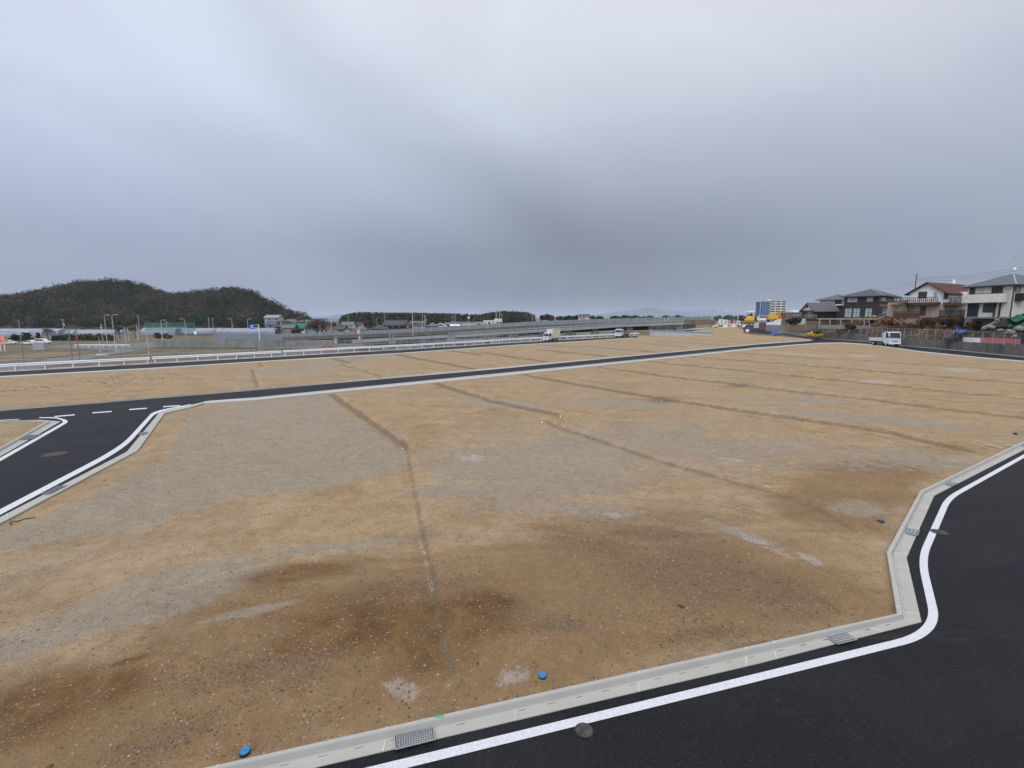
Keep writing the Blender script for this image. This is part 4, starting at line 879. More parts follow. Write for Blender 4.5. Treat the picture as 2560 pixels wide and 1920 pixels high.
def antenna(x, y, z, h, parent, dish=False):
    b = MB(); b.tube([(x, y, z), (x, y, z+h)], .025, 6)
    for k, w in enumerate((.9, .7, .55, .4)): b.bar((x-w/2, y+.1*k, z+h-.12*k), (x+w/2, y+.1*k, z+h-.12*k), .02)
    b.bar((x, y-.3, z+h-.1), (x, y+.7, z+h-.1), .02)
    o = b.build('antenna', M_galv, parent, world=True)
    if dish:
        b = MB(); b.tube([(x-.05, y-.18, z+h*.28), (x-.03, y-.12, z+h*.28), (x, y-.05, z+h*.28)], .2, 16, r1=.11); b.build('satellite_dish', M_white, o, world=True)
M_cream = mat('cream_siding', (.57, .55, .505), .8, .04, 2, stain=(.36, .33, .27), stain_amt=.5, stain_scale=.8, streak=True, bump=.2)
M_brick = mat('dark_brown_siding', (.042, .033, .031), .75, .15, 6, bump=.2)
M_whitew = mat('white_plaster', (.66, .67, .70), .85, .03, 2, stain=(.45, .44, .42), stain_amt=.5, stain_scale=.9, streak=True)
M_stained = mat('stained_plaster', (.34, .31, .25), .85, .08, 1, stain=(.24, .18, .12), stain_amt=.8, stain_scale=.7, streak=True)
M_slate = mat('slate_roof', (.065, .072, .085), .6, .15, 3, bump=.3, stain=(.04, .045, .052), stain_scale=2)
M_slate2 = mat('blue_grey_roof', (.095, .108, .14), .55, .1, 3, bump=.3, stain=(.065, .073, .09), stain_scale=1.5)
M_redroof = mat('red_brown_roof', (.085, .032, .024), .75, .2, 4, bump=.3, stain=(.07, .035, .03), stain_scale=1.4)
M_tan = mat('tan_siding', (.17, .14, .10), .8, .1, 2)
M_greyroof = mat('grey_metal_roof', (.10, .092, .105), .55, .1, 3)
M_dfr = mat('dark_window_frame', (.03, .03, .032), .5); M_bfr = mat('brown_window_frame', (.11, .055, .03), .6); M_gutter = mat('dark_gutter', (.045, .035, .03), .5)
zb = 4.6
# cream house
A, B = PL(2412, 77), PL(2525, 71); ft = quadfoot(A, B, 8); F5 = Fac(A, B)
h5 = thing('detached_house', 'cream two storey house with a blue grey pyramid roof at the far right', 'house', V2((A+B)/2, zb), 0, 'houses above the right retaining wall')
ze = P(2525, 712.5, 71).z; b = MB(); prism_walls(b, ft, zb+.45, ze-.1); b.build('wall', M_cream, h5, world=True); b = MB(); prism_walls(b, ft, zb-1, zb+.447); b.build('foundation', M_oldc, h5, world=True)
b = MB(); o_, R0, R1 = hip_roof(b, ft, ze+.12, P(2523, 684, 74.8).z, .62, .3); rf = b.build('roof', M_slate2, h5, world=True)
b = MB(); zt = P(2523, 684, 74.8).z
for p in o_: b.bar((p.x, p.y, ze+.13), (R0.x, R0.y, zt+.03), .14, .08)
b.build('ridge_cap', mat('ridge_metal', (.30, .32, .34), .5), rf, world=True)
b = MB()
for i in range(4): p, q = o_[i], o_[(i+1) % 4]; b.bar((p.x, p.y, ze-.02), (q.x, q.y, ze-.02), .12, .14)
b.build('eaves_gutter', M_gutter, h5, world=True)
F5.window((2425, 720, 2437.5, 737), h5, M_dfr, M_glass, 1, 2); F5.window((2480, 717.6, 2507, 734), h5, M_dfr, M_glass, 2)
b = MB(); F5.box(b, (2414, 735.5, 2520, 757), 0, .75); b.build('balcony', M_cream, h5, world=True, bevel=.02)
b = MB(); F5.box(b, (2446, 732.6, 2519, 734), .6, .66)
for px in (2446, 2462, 2480, 2500, 2518): F5.box(b, (px, 733, px+1, 736), .6, .66)
b.build('balcony_rail', M_dfr, h5, world=True)
b = MB(); F5.box(b, (2418.5, 758.5, 2443, 791.5), 0, .05); b.build('entrance_door', mat('navy_shutter', (.02, .022, .03), .4), h5, world=True)
F5.window((2458.5, 759, 2487.5, 781), h5, M_dfr, M_glass, 2)
b = MB()
for px in (2444.5, 2487, 2500): F5.box(b, (px, 757, px+2, 792), .02, .3)
F5.box(b, (2416, 756.8, 2506, 758.4), .76, .9); b.build('porch_frame', M_dfr, h5, world=True)
b = MB(); F5.box(b, (2432, 792.5, 2500, 796), 0, 1.6); b.build('porch_step', M_midc, h5, world=True)
b = MB(); p = ft[1]; b.bar((p.x-.12, p.y-.12, zb), (p.x-.12, p.y-.12, ze), .11); b.build('downpipe', M_gutter, h5, world=True)
R5 = Fac(ft[1], ft[2]); R5.window((2538, 716, 2550, 730), h5, M_dfr, M_curt, 2)
b = MB(); R5.box(b, (2537, 733, 2556, 752), 0, .9); b.build('side_balcony', mat('black_balcony', (.02, .02, .022), .5), h5, world=True)
antenna(R0.x, R0.y, zt, 2.6, h5, True)
# house behind at the very edge
A, B = PL(2552, 82), PL(2600, 78); ft = quadfoot(A, B, 8); h6 = thing('detached_house', 'dark walled house cut by the right edge, behind the cream house', 'house', V2((A+B)/2, zb), 0, 'houses above the right retaining wall')
b = MB(); prism_walls(b, ft, zb-1, 9.4); b.build('wall', M_brick, h6, world=True); b = MB(); hip_roof(b, ft, 9.5, 11.2, .6, 1); b.build('roof', M_slate, h6, world=True)
Fac(A, B).window((2555, 740, 2566, 752), h6, M_white, M_curt, 2)
# white chalet with red roof
A, B = PL(2267, 96), PL(2356.5, 91); ft = quadfoot(A, B, 15); F4 = Fac(A, B)
h4 = thing('detached_house', 'white two storey chalet with a red brown gable roof and dark wooden balconies', 'house', V2((A+B)/2, zb), 0, 'houses above the right retaining wall')
ze = P(2356.5, 731, 91).z; zt = P(2311, 707, 93.5).z; zm = P(2311, 762, 93.5).z
b = MB(); prism_walls(b, ft, zm, ze); gable_tri(b, ft, ze, zt-.12); b.build('upper_wall', M_whitew, h4, world=True)
b = MB(); prism_walls(b, ft, zb-.8, zm-.003); b.build('lower_wall', M_stained, h4, world=True)
b = MB(); gable_roof(b, ft, ze, zt-.08, .55, .2, front=.7); rf = b.build('roof', M_redroof, h4, world=True)
b = MB(); m_ = (V2(ft[0])+V2(ft[1])+V2(ft[2])+V2(ft[3]))/4; b.box((m_.x, m_.y-1.5, zt+.35), (.35, .35, .8)); b.build('chimney', M_white, rf, world=True)
F4.window((2296, 729, 2317.5, 746), h4, M_bfr, M_glass, 3); F4.window((2333, 728.5, 2344, 743.5), h4, M_white, M_curt, 1)
def balcony(F, r, zrail, parent, d=1.15, posts=12, m=M_wood, name='balcony'):   # r: px0, py_top, px1, py_bottom
    b = MB(); w = r[3]-r[1]
    F.box(b, (r[0], r[3]-w*.24, r[2], r[3]), 0, d); f_ = b.build(name, m, parent, world=True)
    b = MB(); F.box(b, (r[0], r[1], r[2], r[1]+1.3), d-.1, d); F.box(b, (r[0], r[1]+w*.45, r[2], r[1]+w*.45+1.2), d-.08, d-.02)
    for i in range(posts): x = r[0]+(r[2]-r[0]-1.6)*i/(posts-1); F.box(b, (x, r[1]+1, x+(1.9 if i % 3 == 0 else 1.1), r[3]), d-.09, d-.015)
    b.build('railing', m, f_, world=True); return f_
balcony(F4, (2261.5, 743.5, 2352, 760.5), 0, h4, 1.3, 19)
b = MB(); F4.box(b, (2299.5, 765, 2315, 790), 0, .05); b.build('back_door', M_wood, h4, world=True)
F4.window((2272, 768, 2283, 780), h4, M_bfr, M_curt, 2)
S4 = Fac(ft[1], ft[2]); b = MB(); S4.box(b, (2359, 730, 2371, 748), 0, .05); b.build('balcony_door', M_wood, h4, world=True)
balcony(S4, (2357.5, 744, 2396, 760), 0, h4, 1.0, 9)
b = MB(); S4.box(b, (2397, 730, 2409, 762), 0, 1.0); b.build('bright_pillar', M_whitew, h4, world=True)
b = MB(); S4.box(b, (2357, 760, 2400, 764), 0, 1.0); b.build('balcony_slab', M_wood, h4, world=True)
S4.window((2366, 768, 2384, 784), h4, M_dfr, M_glass, 2)
b = MB(); a_ = F4.A+F4.n*.2; lt = [P(2236, 764, 93.5), P(2259, 753, 94.5)]
b.bar(P(2234, 764.5, 93), P(2262, 751.5, 95.5), 1.6, .12); b.build('lean_to_roof', M_redroof, h4, world=True)
b = MB(); fl = Fac(PL(2239, 94), PL(2266, 95.5)); fl.box(b, (2240, 757, 2276, 790), -1.5, -.1); b.build('lean_to_wall', M_stained, h4, world=True)
# wooden deck on cross braced stilts
dk = thing('timber_deck', 'raised brown timber deck on cross braced stilts beside the white chalet', 'deck', V2(PL(2265, 92), 3))
FD = Fac(PL(2233, 93), PL(2298, 88.5)); b = MB(); FD.box(b, (2233, 793.5, 2298, 796.5), -2.5, 0); b.build('floor', M_wood, dk, world=True)
b = MB(); FD.box(b, (2233, 778.5, 2298, 780), -.08, .0)
FD.box(b, (2233, 782.5, 2298, 792.5), -.05, -.02)
for i in range(15): x = 2233+63.8*i/14; FD.box(b, (x, 779, x+1.2, 794), -.06, .02)
b.build('railing', M_wood, dk, world=True)
pts = [2235, 2252, 2269, 2286, 2296]
def fp(F, px, py, d=0): s_, z_ = F.hit(px, py); q = F.A+F.u*s_+F.n*d; return Vector((q.x, q.y, z_))
for i, px in enumerate(pts[:4]+[2287]): MB().bar(fp(FD, px, 796, -.1), fp(FD, px, 809, -.1), .12).build('stilt', M_woodp, dk, world=True)
for x0, x1 in ((2237, 2250), (2253, 2268), (2270, 2285)): MB().bar(fp(FD, x0, 797, -.04), fp(FD, x1, 808, -.04), .09).bar(fp(FD, x1, 797, -.16), fp(FD, x0, 808, -.16), .09).build('cross_brace', M_woodp, dk, world=True)
# dark house
A, B = PL(2106.5, 118), PL(2196, 112.5); ft = quadfoot(A, B, 14); F3 = Fac(A, B); S3 = Fac(ft[1], ft[2])
h3 = thing('detached_house', 'dark brown two storey house with a slate hip roof and pale curtained windows', 'house', V2((A+B)/2, zb), 0, 'houses above the right retaining wall')
ze = P(2196, 741, 112.5).z; b = MB(); prism_walls(b, ft, zb-.6, ze); b.build('wall', M_brick, h3, world=True)
zt = P(2189, 722, 119).z; b = MB(); o_, R0, R1 = hip_roof(b, ft, ze+.2, zt, .9, .8); rf = b.build('roof', M_slate, h3, world=True)
b = MB()
for p, R in zip(o_, (R0, R0, R1, R1)): b.bar((p.x, p.y, ze+.22), (R.x, R.y, zt+.03), .14, .08)
b.build('ridge_cap', MATS['ridge_metal'], rf, world=True)
b = MB(); F3.box(b, (2106, 757, 2197, 758.8), 0, .08); b.build('belt_course', M_dfr, h3, world=True)
for r, mu in (((2118, 743.5, 2144.5, 756.3), 2), ((2166, 742, 2184, 754.5), 2), ((2112, 769.5, 2130, 794), 2), ((2132, 769.5, 2150.5, 794), 2), ((2162, 769.5, 2180.5, 793.5), 2)): F3.window(r, h3, M_dfr, M_curt, mu, 1 if r[1] > 760 else 0)
b = MB(); F3.box(b, (2111, 767.6, 2151.5, 769.2), 0, .25); F3.box(b, (2161, 767.6, 2181.5, 769.2), 0, .25); b.build('window_hood', M_dfr, h3, world=True)
b = MB(); S3.box(b, (2199, 741, 2252, 756), .0, .05); S3.box(b, (2199, 760, 2228, 767), 0, .05); b.build('tan_cladding', M_tan, h3, world=True)
for r in ((2202, 743, 2214, 754), (2233, 743, 2248, 754)): S3.window(r, h3, M_dfr, M_curt, 2, d=.05)
S3.window((2205, 770, 2220, 786), h3, M_dfr, M_glass, 2)
antenna(R0.x+.5, R0.y, zt-.05, 2.6, h3)
b = MB(); F3.box(b, (2183, 789, 2191, 794.5), .3, .8); b.build('air_conditioner', M_white, h3, world=True)
# house with white upper band, and brown house with arched gable
A, B = PL(2046, 133), PL(2108, 128); ft = quadfoot(A, B, 9); F2 = Fac(A, B)
h2 = thing('detached_house', 'two storey house with a white upper band, partly behind the dark slate roofed house', 'house', V2((A+B)/2, zb), 0, 'houses above the right retaining wall')
ze = P(2105, 750, 128).z; zm = P(2105, 763, 128).z; b = MB(); prism_walls(b, ft, zm, ze); b.build('upper_wall', M_whitew, h2, world=True)
b = MB(); prism_walls(b, ft, zb-.5, zm-.003); b.build('lower_wall', M_brick, h2, world=True); b = MB(); hip_roof(b, ft, ze+.2, P(2090, 736, 133).z, .9, 1.5); b.build('roof', M_greyroof, h2, world=True)
F2.window((2076, 750.5, 2085.5, 761), h2, M_white, M_curt, 2); F2.window((2087, 750.5, 2105, 761), h2, M_dfr, M_glass, 2)
b = MB(); F2.box(b, (2072, 761.5, 2106, 763.5), 0, .8); b.build('balcony_edge', M_white, h2, world=True)
antenna(ft[3].x, ft[3].y, P(2090, 736, 133).z-.6, 1.9, h2)
A, B = PL(2004, 126.5), PL(2035, 122); ft = quadfoot(A, B, 6); F1 = Fac(A, B); S1 = Fac(ft[1], ft[2])
h1 = thing('detached_house', 'low dark brown house with a pale gable and a small arched window', 'house', V2((A+B)/2, zb), 0, 'houses above the right retaining wall')
ze = P(2035, 775.5, 122).z; zt = P(2018, 757.5, 124).z; b = MB(); prism_walls(b, ft, zb-.6, ze); b.build('wall', mat('red_brown_siding', (.045, .027, .026), .8, .15, 5), h1, world=True)
b = MB(); gable_tri(b, ft, ze+.003, zt-.1); b.build('gable_wall', M_cream, h1, world=True); b = MB(); gable_roof(b, ft, ze, zt-.08, .6, .18, front=.5); b.build('roof', M_greyroof, h1, world=True)
F1.window((2014.5, 764, 2022, 770.5), h1, M_white, M_glass, 1)
b = MB(); F1.box(b, (2019, 778, 2031, 794.5), 0, .06); b.build('shutter', M_greyroof, h1, world=True); S1.window((2046, 778, 2058, 790), h1, M_dfr, M_glass, 2)
# grey deck frame below the dark house
dk = thing('deck_frame', 'long grey deck frame on thin posts in front of the dark brown house', 'deck', V2(PL(2110, 108), 3.5)); FD = Fac(PL(2047, 110), PL(2192, 106))
b = MB(); FD.box(b, (2047, 796, 2192, 798.6), -2.2, 0); b.build('floor', M_woodg, dk, world=True)
for px in (2048, 2074, 2101, 2128.5, 2159.5, 2172): MB().bar(fp(FD, px+1, 797, -.05), fp(FD, px+1, 813.5, -.05), .16).build('post', M_woodg, dk, world=True)
MB().bar(fp(FD, 2160, 812, -.3), fp(FD, 2174, 800, -.3), .08).build('brace', M_woodg, dk, world=True)
MB().bar(fp(FD, 2187, 794, .1), fp(FD, 2221, 777, .1), .07).bar(fp(FD, 2189, 799, .1), fp(FD, 2223, 783, .1), .12).build('stair_rail', M_woodg, dk, world=True)
FW = Fac(PL(2046, 108.5), PL(2180, 105)); b = MB(); FW.box(b, (2046, 812.5, 2178, 822), -.6, 0); tag(b.build('garden_wall', M_midc), 'pale grey garden wall standing under the long deck frame', 'wall')
FW = Fac(PL(1992, 119), PL(2047, 116)); b = MB(); FW.box(b, (1992, 797, 2012, 811), -1.5, 0); tag(b.build('garden_wall', M_conc), 'short white garden wall left of the low brown house', 'wall')
bb = MB(); F7 = Fac(PL(2010, 117), PL(2048, 115)); F7.box(bb, (2010, 787, 2040, 788), -.05, 0)
for px in range(2010, 2041, 5): F7.box(bb, (px, 787, px+.8, 797), -.05, 0)
tag(bb.build('garden_railing', M_galv), 'thin pale railing in front of the low brown house', 'railing')
# black metal fence between chalet and cream house
FB = Fac(PL(2348, 85), PL(2428, 78)); t = thing('metal_fence', 'black metal garden fence between the white chalet and the cream house', 'fence', V2(PL(2390, 81), 4.6)); b = MB()
FB.box(b, (2348, 774.5, 2428, 775.7), -.05, 0); FB.box(b, (2348, 791, 2428, 792.4), -.05, 0)
for i in range(46): x = 2348+79*i/45; FB.box(b, (x, 775, x+.8, 792), -.04, -.01)
b.build('bars', M_dfr, t, world=True)
for px in (2348, 2374, 2400, 2427): b = MB(); FB.box(b, (px, 774, px+1.5, 797), -.08, .02); b.build('post', M_dfr, t, world=True)
# ------------------------------------------------------------------ right hand retaining wall, fence, panels
def rside(d, z=0): return [V2(p, z) for p in (side_off([V2(q) for q in rrf], d) if (side_off([V2(q) for q in rrf], 1)[2]-V2(rrf[2])).y > 0 or (side_off([V2(q) for q in rrf], 1)[2]-V2(rrf[2])).x > 0 else side_off([V2(q) for q in rrf], -d))]
wl, wl2 = rside(.55), rside(.95); WH = 1.35
rw = thing('retaining_wall', 'long dark stained concrete retaining wall with ribs along the right hand road', 'wall', wl[3]); b = MB(); n = len(wl)
vs = [v+Vector((0, 0, -.3)) for v in wl]+[v+Vector((0, 0, WH)) for v in wl]+[v+Vector((0, 0, WH)) for v in wl2]+[v+Vector((0, 0, -.3)) for v in wl2]
b.add(vs, [(k*n+i, k*n+i+1, ((k+1) % 4)*n+i+1, ((k+1) % 4)*n+i) for k in range(3) for i in range(n-1)]); b.build('wall_face', M_oldc, rw, world=True)
f_, Lw = lerp_path(rside(.50)); s = 1.0
while s < min(Lw, 75):
    p, q = f_(s), f_(s+.1); MB().box((p.x, p.y, WH/2+.02), (.34, .3, WH), math.atan2((q-p).y, (q-p).x)).build('rib', M_oldc, rw, world=True, bevel=.02); s += 2.6
f_, Lw = lerp_path([v+Vector((0, 0, WH)) for v in rside(.75)])
wire_fence([f_(s) for s in np.arange(0, min(Lw, 75), 2.5)], 1.6, 'long wire fence on top of the ribbed retaining wall below the houses', 2.0)
FP = Fac(f_(38), f_(52)); 
def wall_fac(px):                      # wall line piece under the picture column px
    best = None
    for i in range(len(wl)-1):
        if proj(wl[i].x, max(wl[i].y, 1), 1)[0] <= px: best = i
    return Fac(wl[best]-Vector((.02, .0, 0)), wl[best+1])
M_pink = mat('pink_panel', (.50, .17, .19), .6, .06, 2, stain=(.40, .12, .13), stain_scale=2); M_navy = mat('navy_sheet', (.03, .045, .09), .6, .1, 2)
for (r, m, lb) in (((2404, 843.5, 2429, 855.5), M_white, 'white site panel on the ribbed wall, leftmost of the row'), ((2430.5, 844.5, 2446.5, 856), M_white, 'narrower white site panel next to the first pink panel'), ((2447.5, 844, 2467.5, 857), M_pink, 'short pink site panel touching the narrow white one'),
                   ((2469, 845.5, 2506, 858.5), M_pink, 'long pink site panel in the middle of the row'), ((2508, 846.5, 2546.5, 860), M_pink, 'long pink site panel beside the navy sheet'), ((2548, 831, 2575, 861), M_navy, 'tall navy sheet at the right end of the pink panels')):
    W = wall_fac(2440); t = thing('hoarding', lb, 'panel', fp(W, (r[0]+r[2])/2, r[3]), 0, 'coloured panels on the right retaining wall'); b = MB(); W.box(b, r, -.25, -.2); b.build('sheet', m, t, world=True)
    b = MB(); W.box(b, (r[0], r[1]+.5, r[0]+1, r[3]+2), -.3, -.255); W.box(b, (r[2]-1, r[1]+.5, r[2], r[3]+2), -.3, -.255); b.build('backing_post', M_galv, t, world=True)
def cloth(name, label, cat, corners, m, sag=.35, n=14, th=.03, seed=1):
    r = np.random.default_rng(seed); b = MB(); vs = []
    for k in (0, 1):
        for i in range(n+1):
            for j in range(n+1):
                u, v = i/n, j/n; p = corners[0]*(1-u)*(1-v)+corners[1]*u*(1-v)+corners[2]*u*v+corners[3]*(1-u)*v
                h = sag*(.5*math.sin(7*u+seed)*math.sin(5*v+2*seed)+.25*math.sin(17*u*v+3*u)); vs.append(p+Vector((0, -h*.4, h+k*th)))
    m1 = (n+1)**2; fs = [(i*(n+1)+j, (i+1)*(n+1)+j, (i+1)*(n+1)+j+1, i*(n+1)+j+1) for i in range(n) for j in range(n)]
    b.add(vs, fs+[tuple(m1+q for q in f) for f in fs]); return tag(b.build(name, m, smooth=True), label, cat)
M_tarp = mat('blue_tarp', (.025, .065, .26), .5, .2, 2); M_gnet = mat('green_net_cloth', (.018, .095, .062), .7, .3, 2)
cloth('tarp', 'crumpled blue tarp spread on the bank above the ribbed wall', 'tarp', [P(2384, 833, 73), P(2412, 834, 72), P(2418, 824, 76), P(2392, 822, 77)], M_tarp)
cloth('tarp', 'brownish purple sheet hanging down the bank left of the blue tarp', 'tarp', [P(2360, 846, 73.5), P(2382, 848, 73), P(2384, 826, 76), P(2363, 826, 77)], mat('purple_sheet', (.07, .045, .06), .8, .3, 1), .25, seed=3)
cloth('tarp', 'bright blue tarp lying on white gravel near the yellow roller', 'tarp', [P(1926, 836, 116), P(1944, 837.5, 114), P(1946, 829.5, 118), P(1930, 828, 119)], M_tarp, .3, seed=5)
cloth('green_netting', 'green netting spread over stones right of the cream house', 'netting', [P(2511, 803, 69), P(2562, 803, 66), P(2575, 789, 70), P(2516, 790, 73)], M_gnet, .6, seed=7)
cloth('green_netting', 'lower green netting at the right edge on the bank', 'netting', [P(2520, 818, 67), P(2575, 818, 64), P(2575, 802, 67), P(2526, 804, 70)], M_gnet, .5, seed=9)
M_rock = mat('grey_boulder', (.20, .195, .18), .9, .3, 3, bump=.6, stain=(.09, .085, .07), stain_scale=2)
for i, (px, py, r_, Y, lb) in enumerate(((2503, 794, .45, 72, 'pale boulder directly below the corner of the cream house'), (2493, 800, .4, 71, 'small grey boulder left of the pale boulder on the bank'), (2480, 818, .5, 68, 'grey boulder above the first pink panel'),
                                ((2500), 826, .45, 66, 'grey boulder above the middle pink panel'), (2524, 830, .7, 63, 'large grey boulder near the right edge above the pink panels'), (2547, 822, .7, 63, 'large grey boulder at the right edge under the green netting'), (2536, 841, .4, 60, 'low flat boulder right above the last pink panel'))):
    b = MB(); c = P(px, py, Y); rockmesh(b, (0, 0, 0), (r_*.95, r_*.75, r_*.55), 20+i, k=2); o = b.build('boulder', M_rock); o.location = c; tag(o, lb, 'boulder', 'boulders on the bank')
b = MB(); sp_ = [P(2456, 822, 70.5), P(2478, 812, 71.5), P(2497, 802, 72)]
for a, c in zip(sp_[:-1], sp_[1:]): b.bar(a, c, .35, .35)
tag(b.build('stone_edging', M_midc), 'sloping pale stone edge climbing the bank to the cream house', 'edging')
b = MB(); cols = [(2040, 2560)]
# ------------------------------------------------------------------ utility pole and wires over the chalet
def upole(px, ytop, ybot, Y, label, arms=2, m=None, r=.14, group='utility poles', wood=False, lean=0, tr=None):
    a, c = P(px, ybot, Y), P(px, ytop, Y); t = thing('utility_pole', label, 'utility pole', V2(c, a.z), 0, group); h = c.z-a.z; m = m or M_polec
    MB().tube([(0, 0, 0), (lean, 0, h)], r, 8, r1=r*.7).build('pole', m, t)
    for i in range(arms):
        w = (1.8, 1.3, .9)[i % 3]*max(.7, h/10); z = h*(.97-.07*i); MB().bar((-w/2, 0, z), (w/2, 0, z), .10, .12).build('crossarm', M_galv, t)
    if tr: MB().tube([(.4, 0, h*tr-.5), (.4, 0, h*tr+.5)], .28, 8).build('transformer', M_steelp, t)
    return t
M_polec = mat('pole_concrete', (.33, .32, .30), .9, .08, 2); M_polew = mat('pole_rust', (.26, .21, .165), .9, .2, 2, stain=(.10, .07, .05), stain_scale=2)
upole(2292, 684, 740, 112, 'dark utility pole rising behind the white chalet, with short cross arms', 3, mat('dark_pole', (.10, .10, .10), .8), .13)
def wire(a, c, sag, label, r=.022, grp='overhead wires above the houses'):
    pts = [a.lerp(c, i/12)-Vector((0, 0, sag*4*(i/12)*(1-i/12))) for i in range(13)]; return tag(MB().tube(pts, r, 5).build('overhead_wire', M_dfr), label, 'wire', grp)
wire(P(2293, 695, 112), P(2600, 661, 90), .5, 'topmost overhead wire running right from the dark utility pole')
wire(P(2293, 699, 112), P(2600, 668, 90), .5, 'second overhead wire from the top, right of the dark utility pole')
wire(P(2293, 703, 112), P(2600, 676, 90), .5, 'lowest overhead wire passing behind the blue grey roof')
wire(P(2292, 704, 112), P(2190, 722, 190), .6, 'single wire sagging left from the dark utility pole behind the slate roof')

# ------------------------------------------------------------------ vehicles
M_car = mat('white_car_paint', (.66, .68, .70), .25, .02, 4); M_cab = mat('white_truck_paint', (.52, .55, .59), .3, .03, 4); M_tyre = mat('tyre', (.018, .018, .018), .85); M_rim = mat('rim_steel', (.45, .45, .46), .35, metal=.6)
M_lamp = mat('headlamp', (.75, .76, .74), .15); M_tail = mat('tail_lamp', (.45, .03, .02), .3); M_bump = mat('bumper_grey', (.30, .31, .32), .5)
def wheels(t, spots, r, w=.2, dual=()):
    for i, (x, y) in enumerate(spots):
        o = MB().wheel((x, y, r), r, w*(1.8 if i in dual else 1)).build('wheel', M_tyre, t, bevel=.02); MB().wheel((x, y+(.012 if y > 0 else -.012), r), r*.55, w*(1.8 if i in dual else 1)+.004).build('rim', M_rim, o)
def truck_cab(t, L, W, H, z0, xf, mcab):        # xf: x of the cab front; length L
    prof = [(xf-L, z0), (xf-.05, z0), (xf, z0+.25), (xf-.02, z0+.62*(H-z0)*.75), (xf-.32, H-.1), (xf-.5, H), (xf-L, H)]
    c = MB().prism(prof, W).build('cab', mcab, t, bevel=.03)
    zg = z0+.62*(H-z0)*.75; a, b_ = Vector((xf-.025, 0, zg+.04)), Vector((xf-.30, 0, H-.16)); d = .02
    MB().add([(a.x+d, -W/2+.1, a.z), (a.x+d, W/2-.1, a.z), (b_.x+d, W/2-.16, b_.z), (b_.x+d, -W/2+.16, b_.z), (a.x-.05, -W/2+.1, a.z), (a.x-.05, W/2-.1, a.z), (b_.x-.05, W/2-.16, b_.z), (b_.x-.05, -W/2+.16, b_.z)], [(0, 1, 2, 3), (4, 7, 6, 5), (0, 4, 5, 1), (1, 5, 6, 2), (2, 6, 7, 3), (3, 7, 4, 0)]).build('windscreen', M_glass, t)
    for s in (-1, 1):
        y = s*(W/2+.006); MB().add([(xf-.18, y, zg+.03), (xf-.95, y, zg+.03), (xf-.95, y, H-.16), (xf-.45, y, H-.16), (xf-.18, y-s*.03, zg+.03), (xf-.95, y-s*.03, zg+.03), (xf-.95, y-s*.03, H-.16), (xf-.45, y-s*.03, H-.16)], [(0, 1, 2, 3), (4, 7, 6, 5), (0, 4, 5, 1), (1, 5, 6, 2), (2, 6, 7, 3), (3, 7, 4, 0)]).build('side_window', M_glass, t)
        MB().box((xf+.005, s*(W/2-.22), z0+.34), (.04, .30, .16)).build('headlight', M_lamp, t, bevel=.01)
        MB().box((xf+.02, s*(W/2+.14), zg+.22), (.10, .16, .30)).bar((xf-.1, s*(W/2), zg+.4), (xf+.02, s*(W/2+.12), zg+.36), .03).build('mirror', M_gr, t)
    MB().box((xf+.012, 0, z0+.36), (.03, W*.42, .12)).build('grille', M_gr, t)
    MB().box((xf+.03, 0, z0+.05), (.12, W*.98, .22)).box((xf+.095, 0, z0+.05), (.01, .36, .12)).build('bumper', M_bump if mcab is not M_cab else M_white, t, bevel=.02)
def place(px, py, z=0):
    return G(px, py, z)
# dump truck on the right road
pf, pr = place(2236, 866.5), place(2180, 861.5); hd = math.atan2(pf.y-pr.y, pf.x-pr.x)
t = thing('dump_truck', 'white dump truck with a low empty tipper bed parked on the right road', 'truck', V2((pf*.55+pr*.45), .0), hd)
truck_cab(t, 1.55, 1.9, 2.5, .5, 2.75, M_cab)
MB().box((-.2, 0, .55), (5.4, .8, .22)).build('chassis', M_gr, t)
b = MB(); b.box((-.95, 0, .86), (3.6, 2.0, .10)); [b.box((-.95, s*.98, 1.1), (3.6, .06, .44)) for s in (-1, 1)]; b.box((-2.73, 0, 1.1), (.06, 2.0, .44)); b.box((.87, 0, 1.55), (.08, 1.95, 1.4))
for s in (-1, 1):
    for x in (-2.4, -1.4, -.4, .5): b.box((x, s*1.02, 1.1), (.07, .04, .44))
b.build('tipper_bed', M_cab, t, bevel=.01); MB().box((-1.5, 0, 1.02), (1.6, 1.4, .22), taper=.6).build('load', mat('load_soil', (.35, .33, .30), 1, .2, 5), t)
wheels(t, [(1.95, -.82), (1.95, .82), (-1.35, -.82), (-1.35, .82)], .38, .22, (2, 3))
for s in (-1, 1): MB().box((-2.77, s*.7, .62), (.05, .3, .12)).build('tail_light', M_tail, t)
# box truck on the far road
hd = math.atan2((G(1300, 858)-G(1440, 850)).y, (G(1300, 858)-G(1440, 850)).x)
t = thing('box_truck', 'small white box truck with a tall cream cargo box on the far road', 'truck', G(1378, 851.6), hd)
truck_cab(t, 1.2, 1.5, 1.75, .3, 1.9, M_cab)
M_box = mat('cream_box', (.62, .57, .44), .5, .05, 2, stain=(.50, .42, .28), stain_amt=.5, stain_scale=2)
b = MB(); b.box((-.75, 0, 1.52), (2.55, 1.72, 2.0)); b.build('cargo_box', M_box, t, bevel=.03)
b = MB(); [b.box((-.75, s*.865, z), (2.5, .02, .05)) for s in (-1, 1) for z in (.62, 2.44)]; [b.box((x, -.865, 1.5), (.03, .02, 1.9)) for x in (-1.6, -.75, .1)]; b.box((-2.035, 0, 1.52), (.02, .03, 1.9)); b.build('box_trim', M_galv, t)
MB().box((-.6, 0, .45), (3.0, .7, .16)).build('chassis', M_gr, t); wheels(t, [(1.25, -.65), (1.25, .65), (-1.2, -.65), (-1.2, .65)], .27, .16)
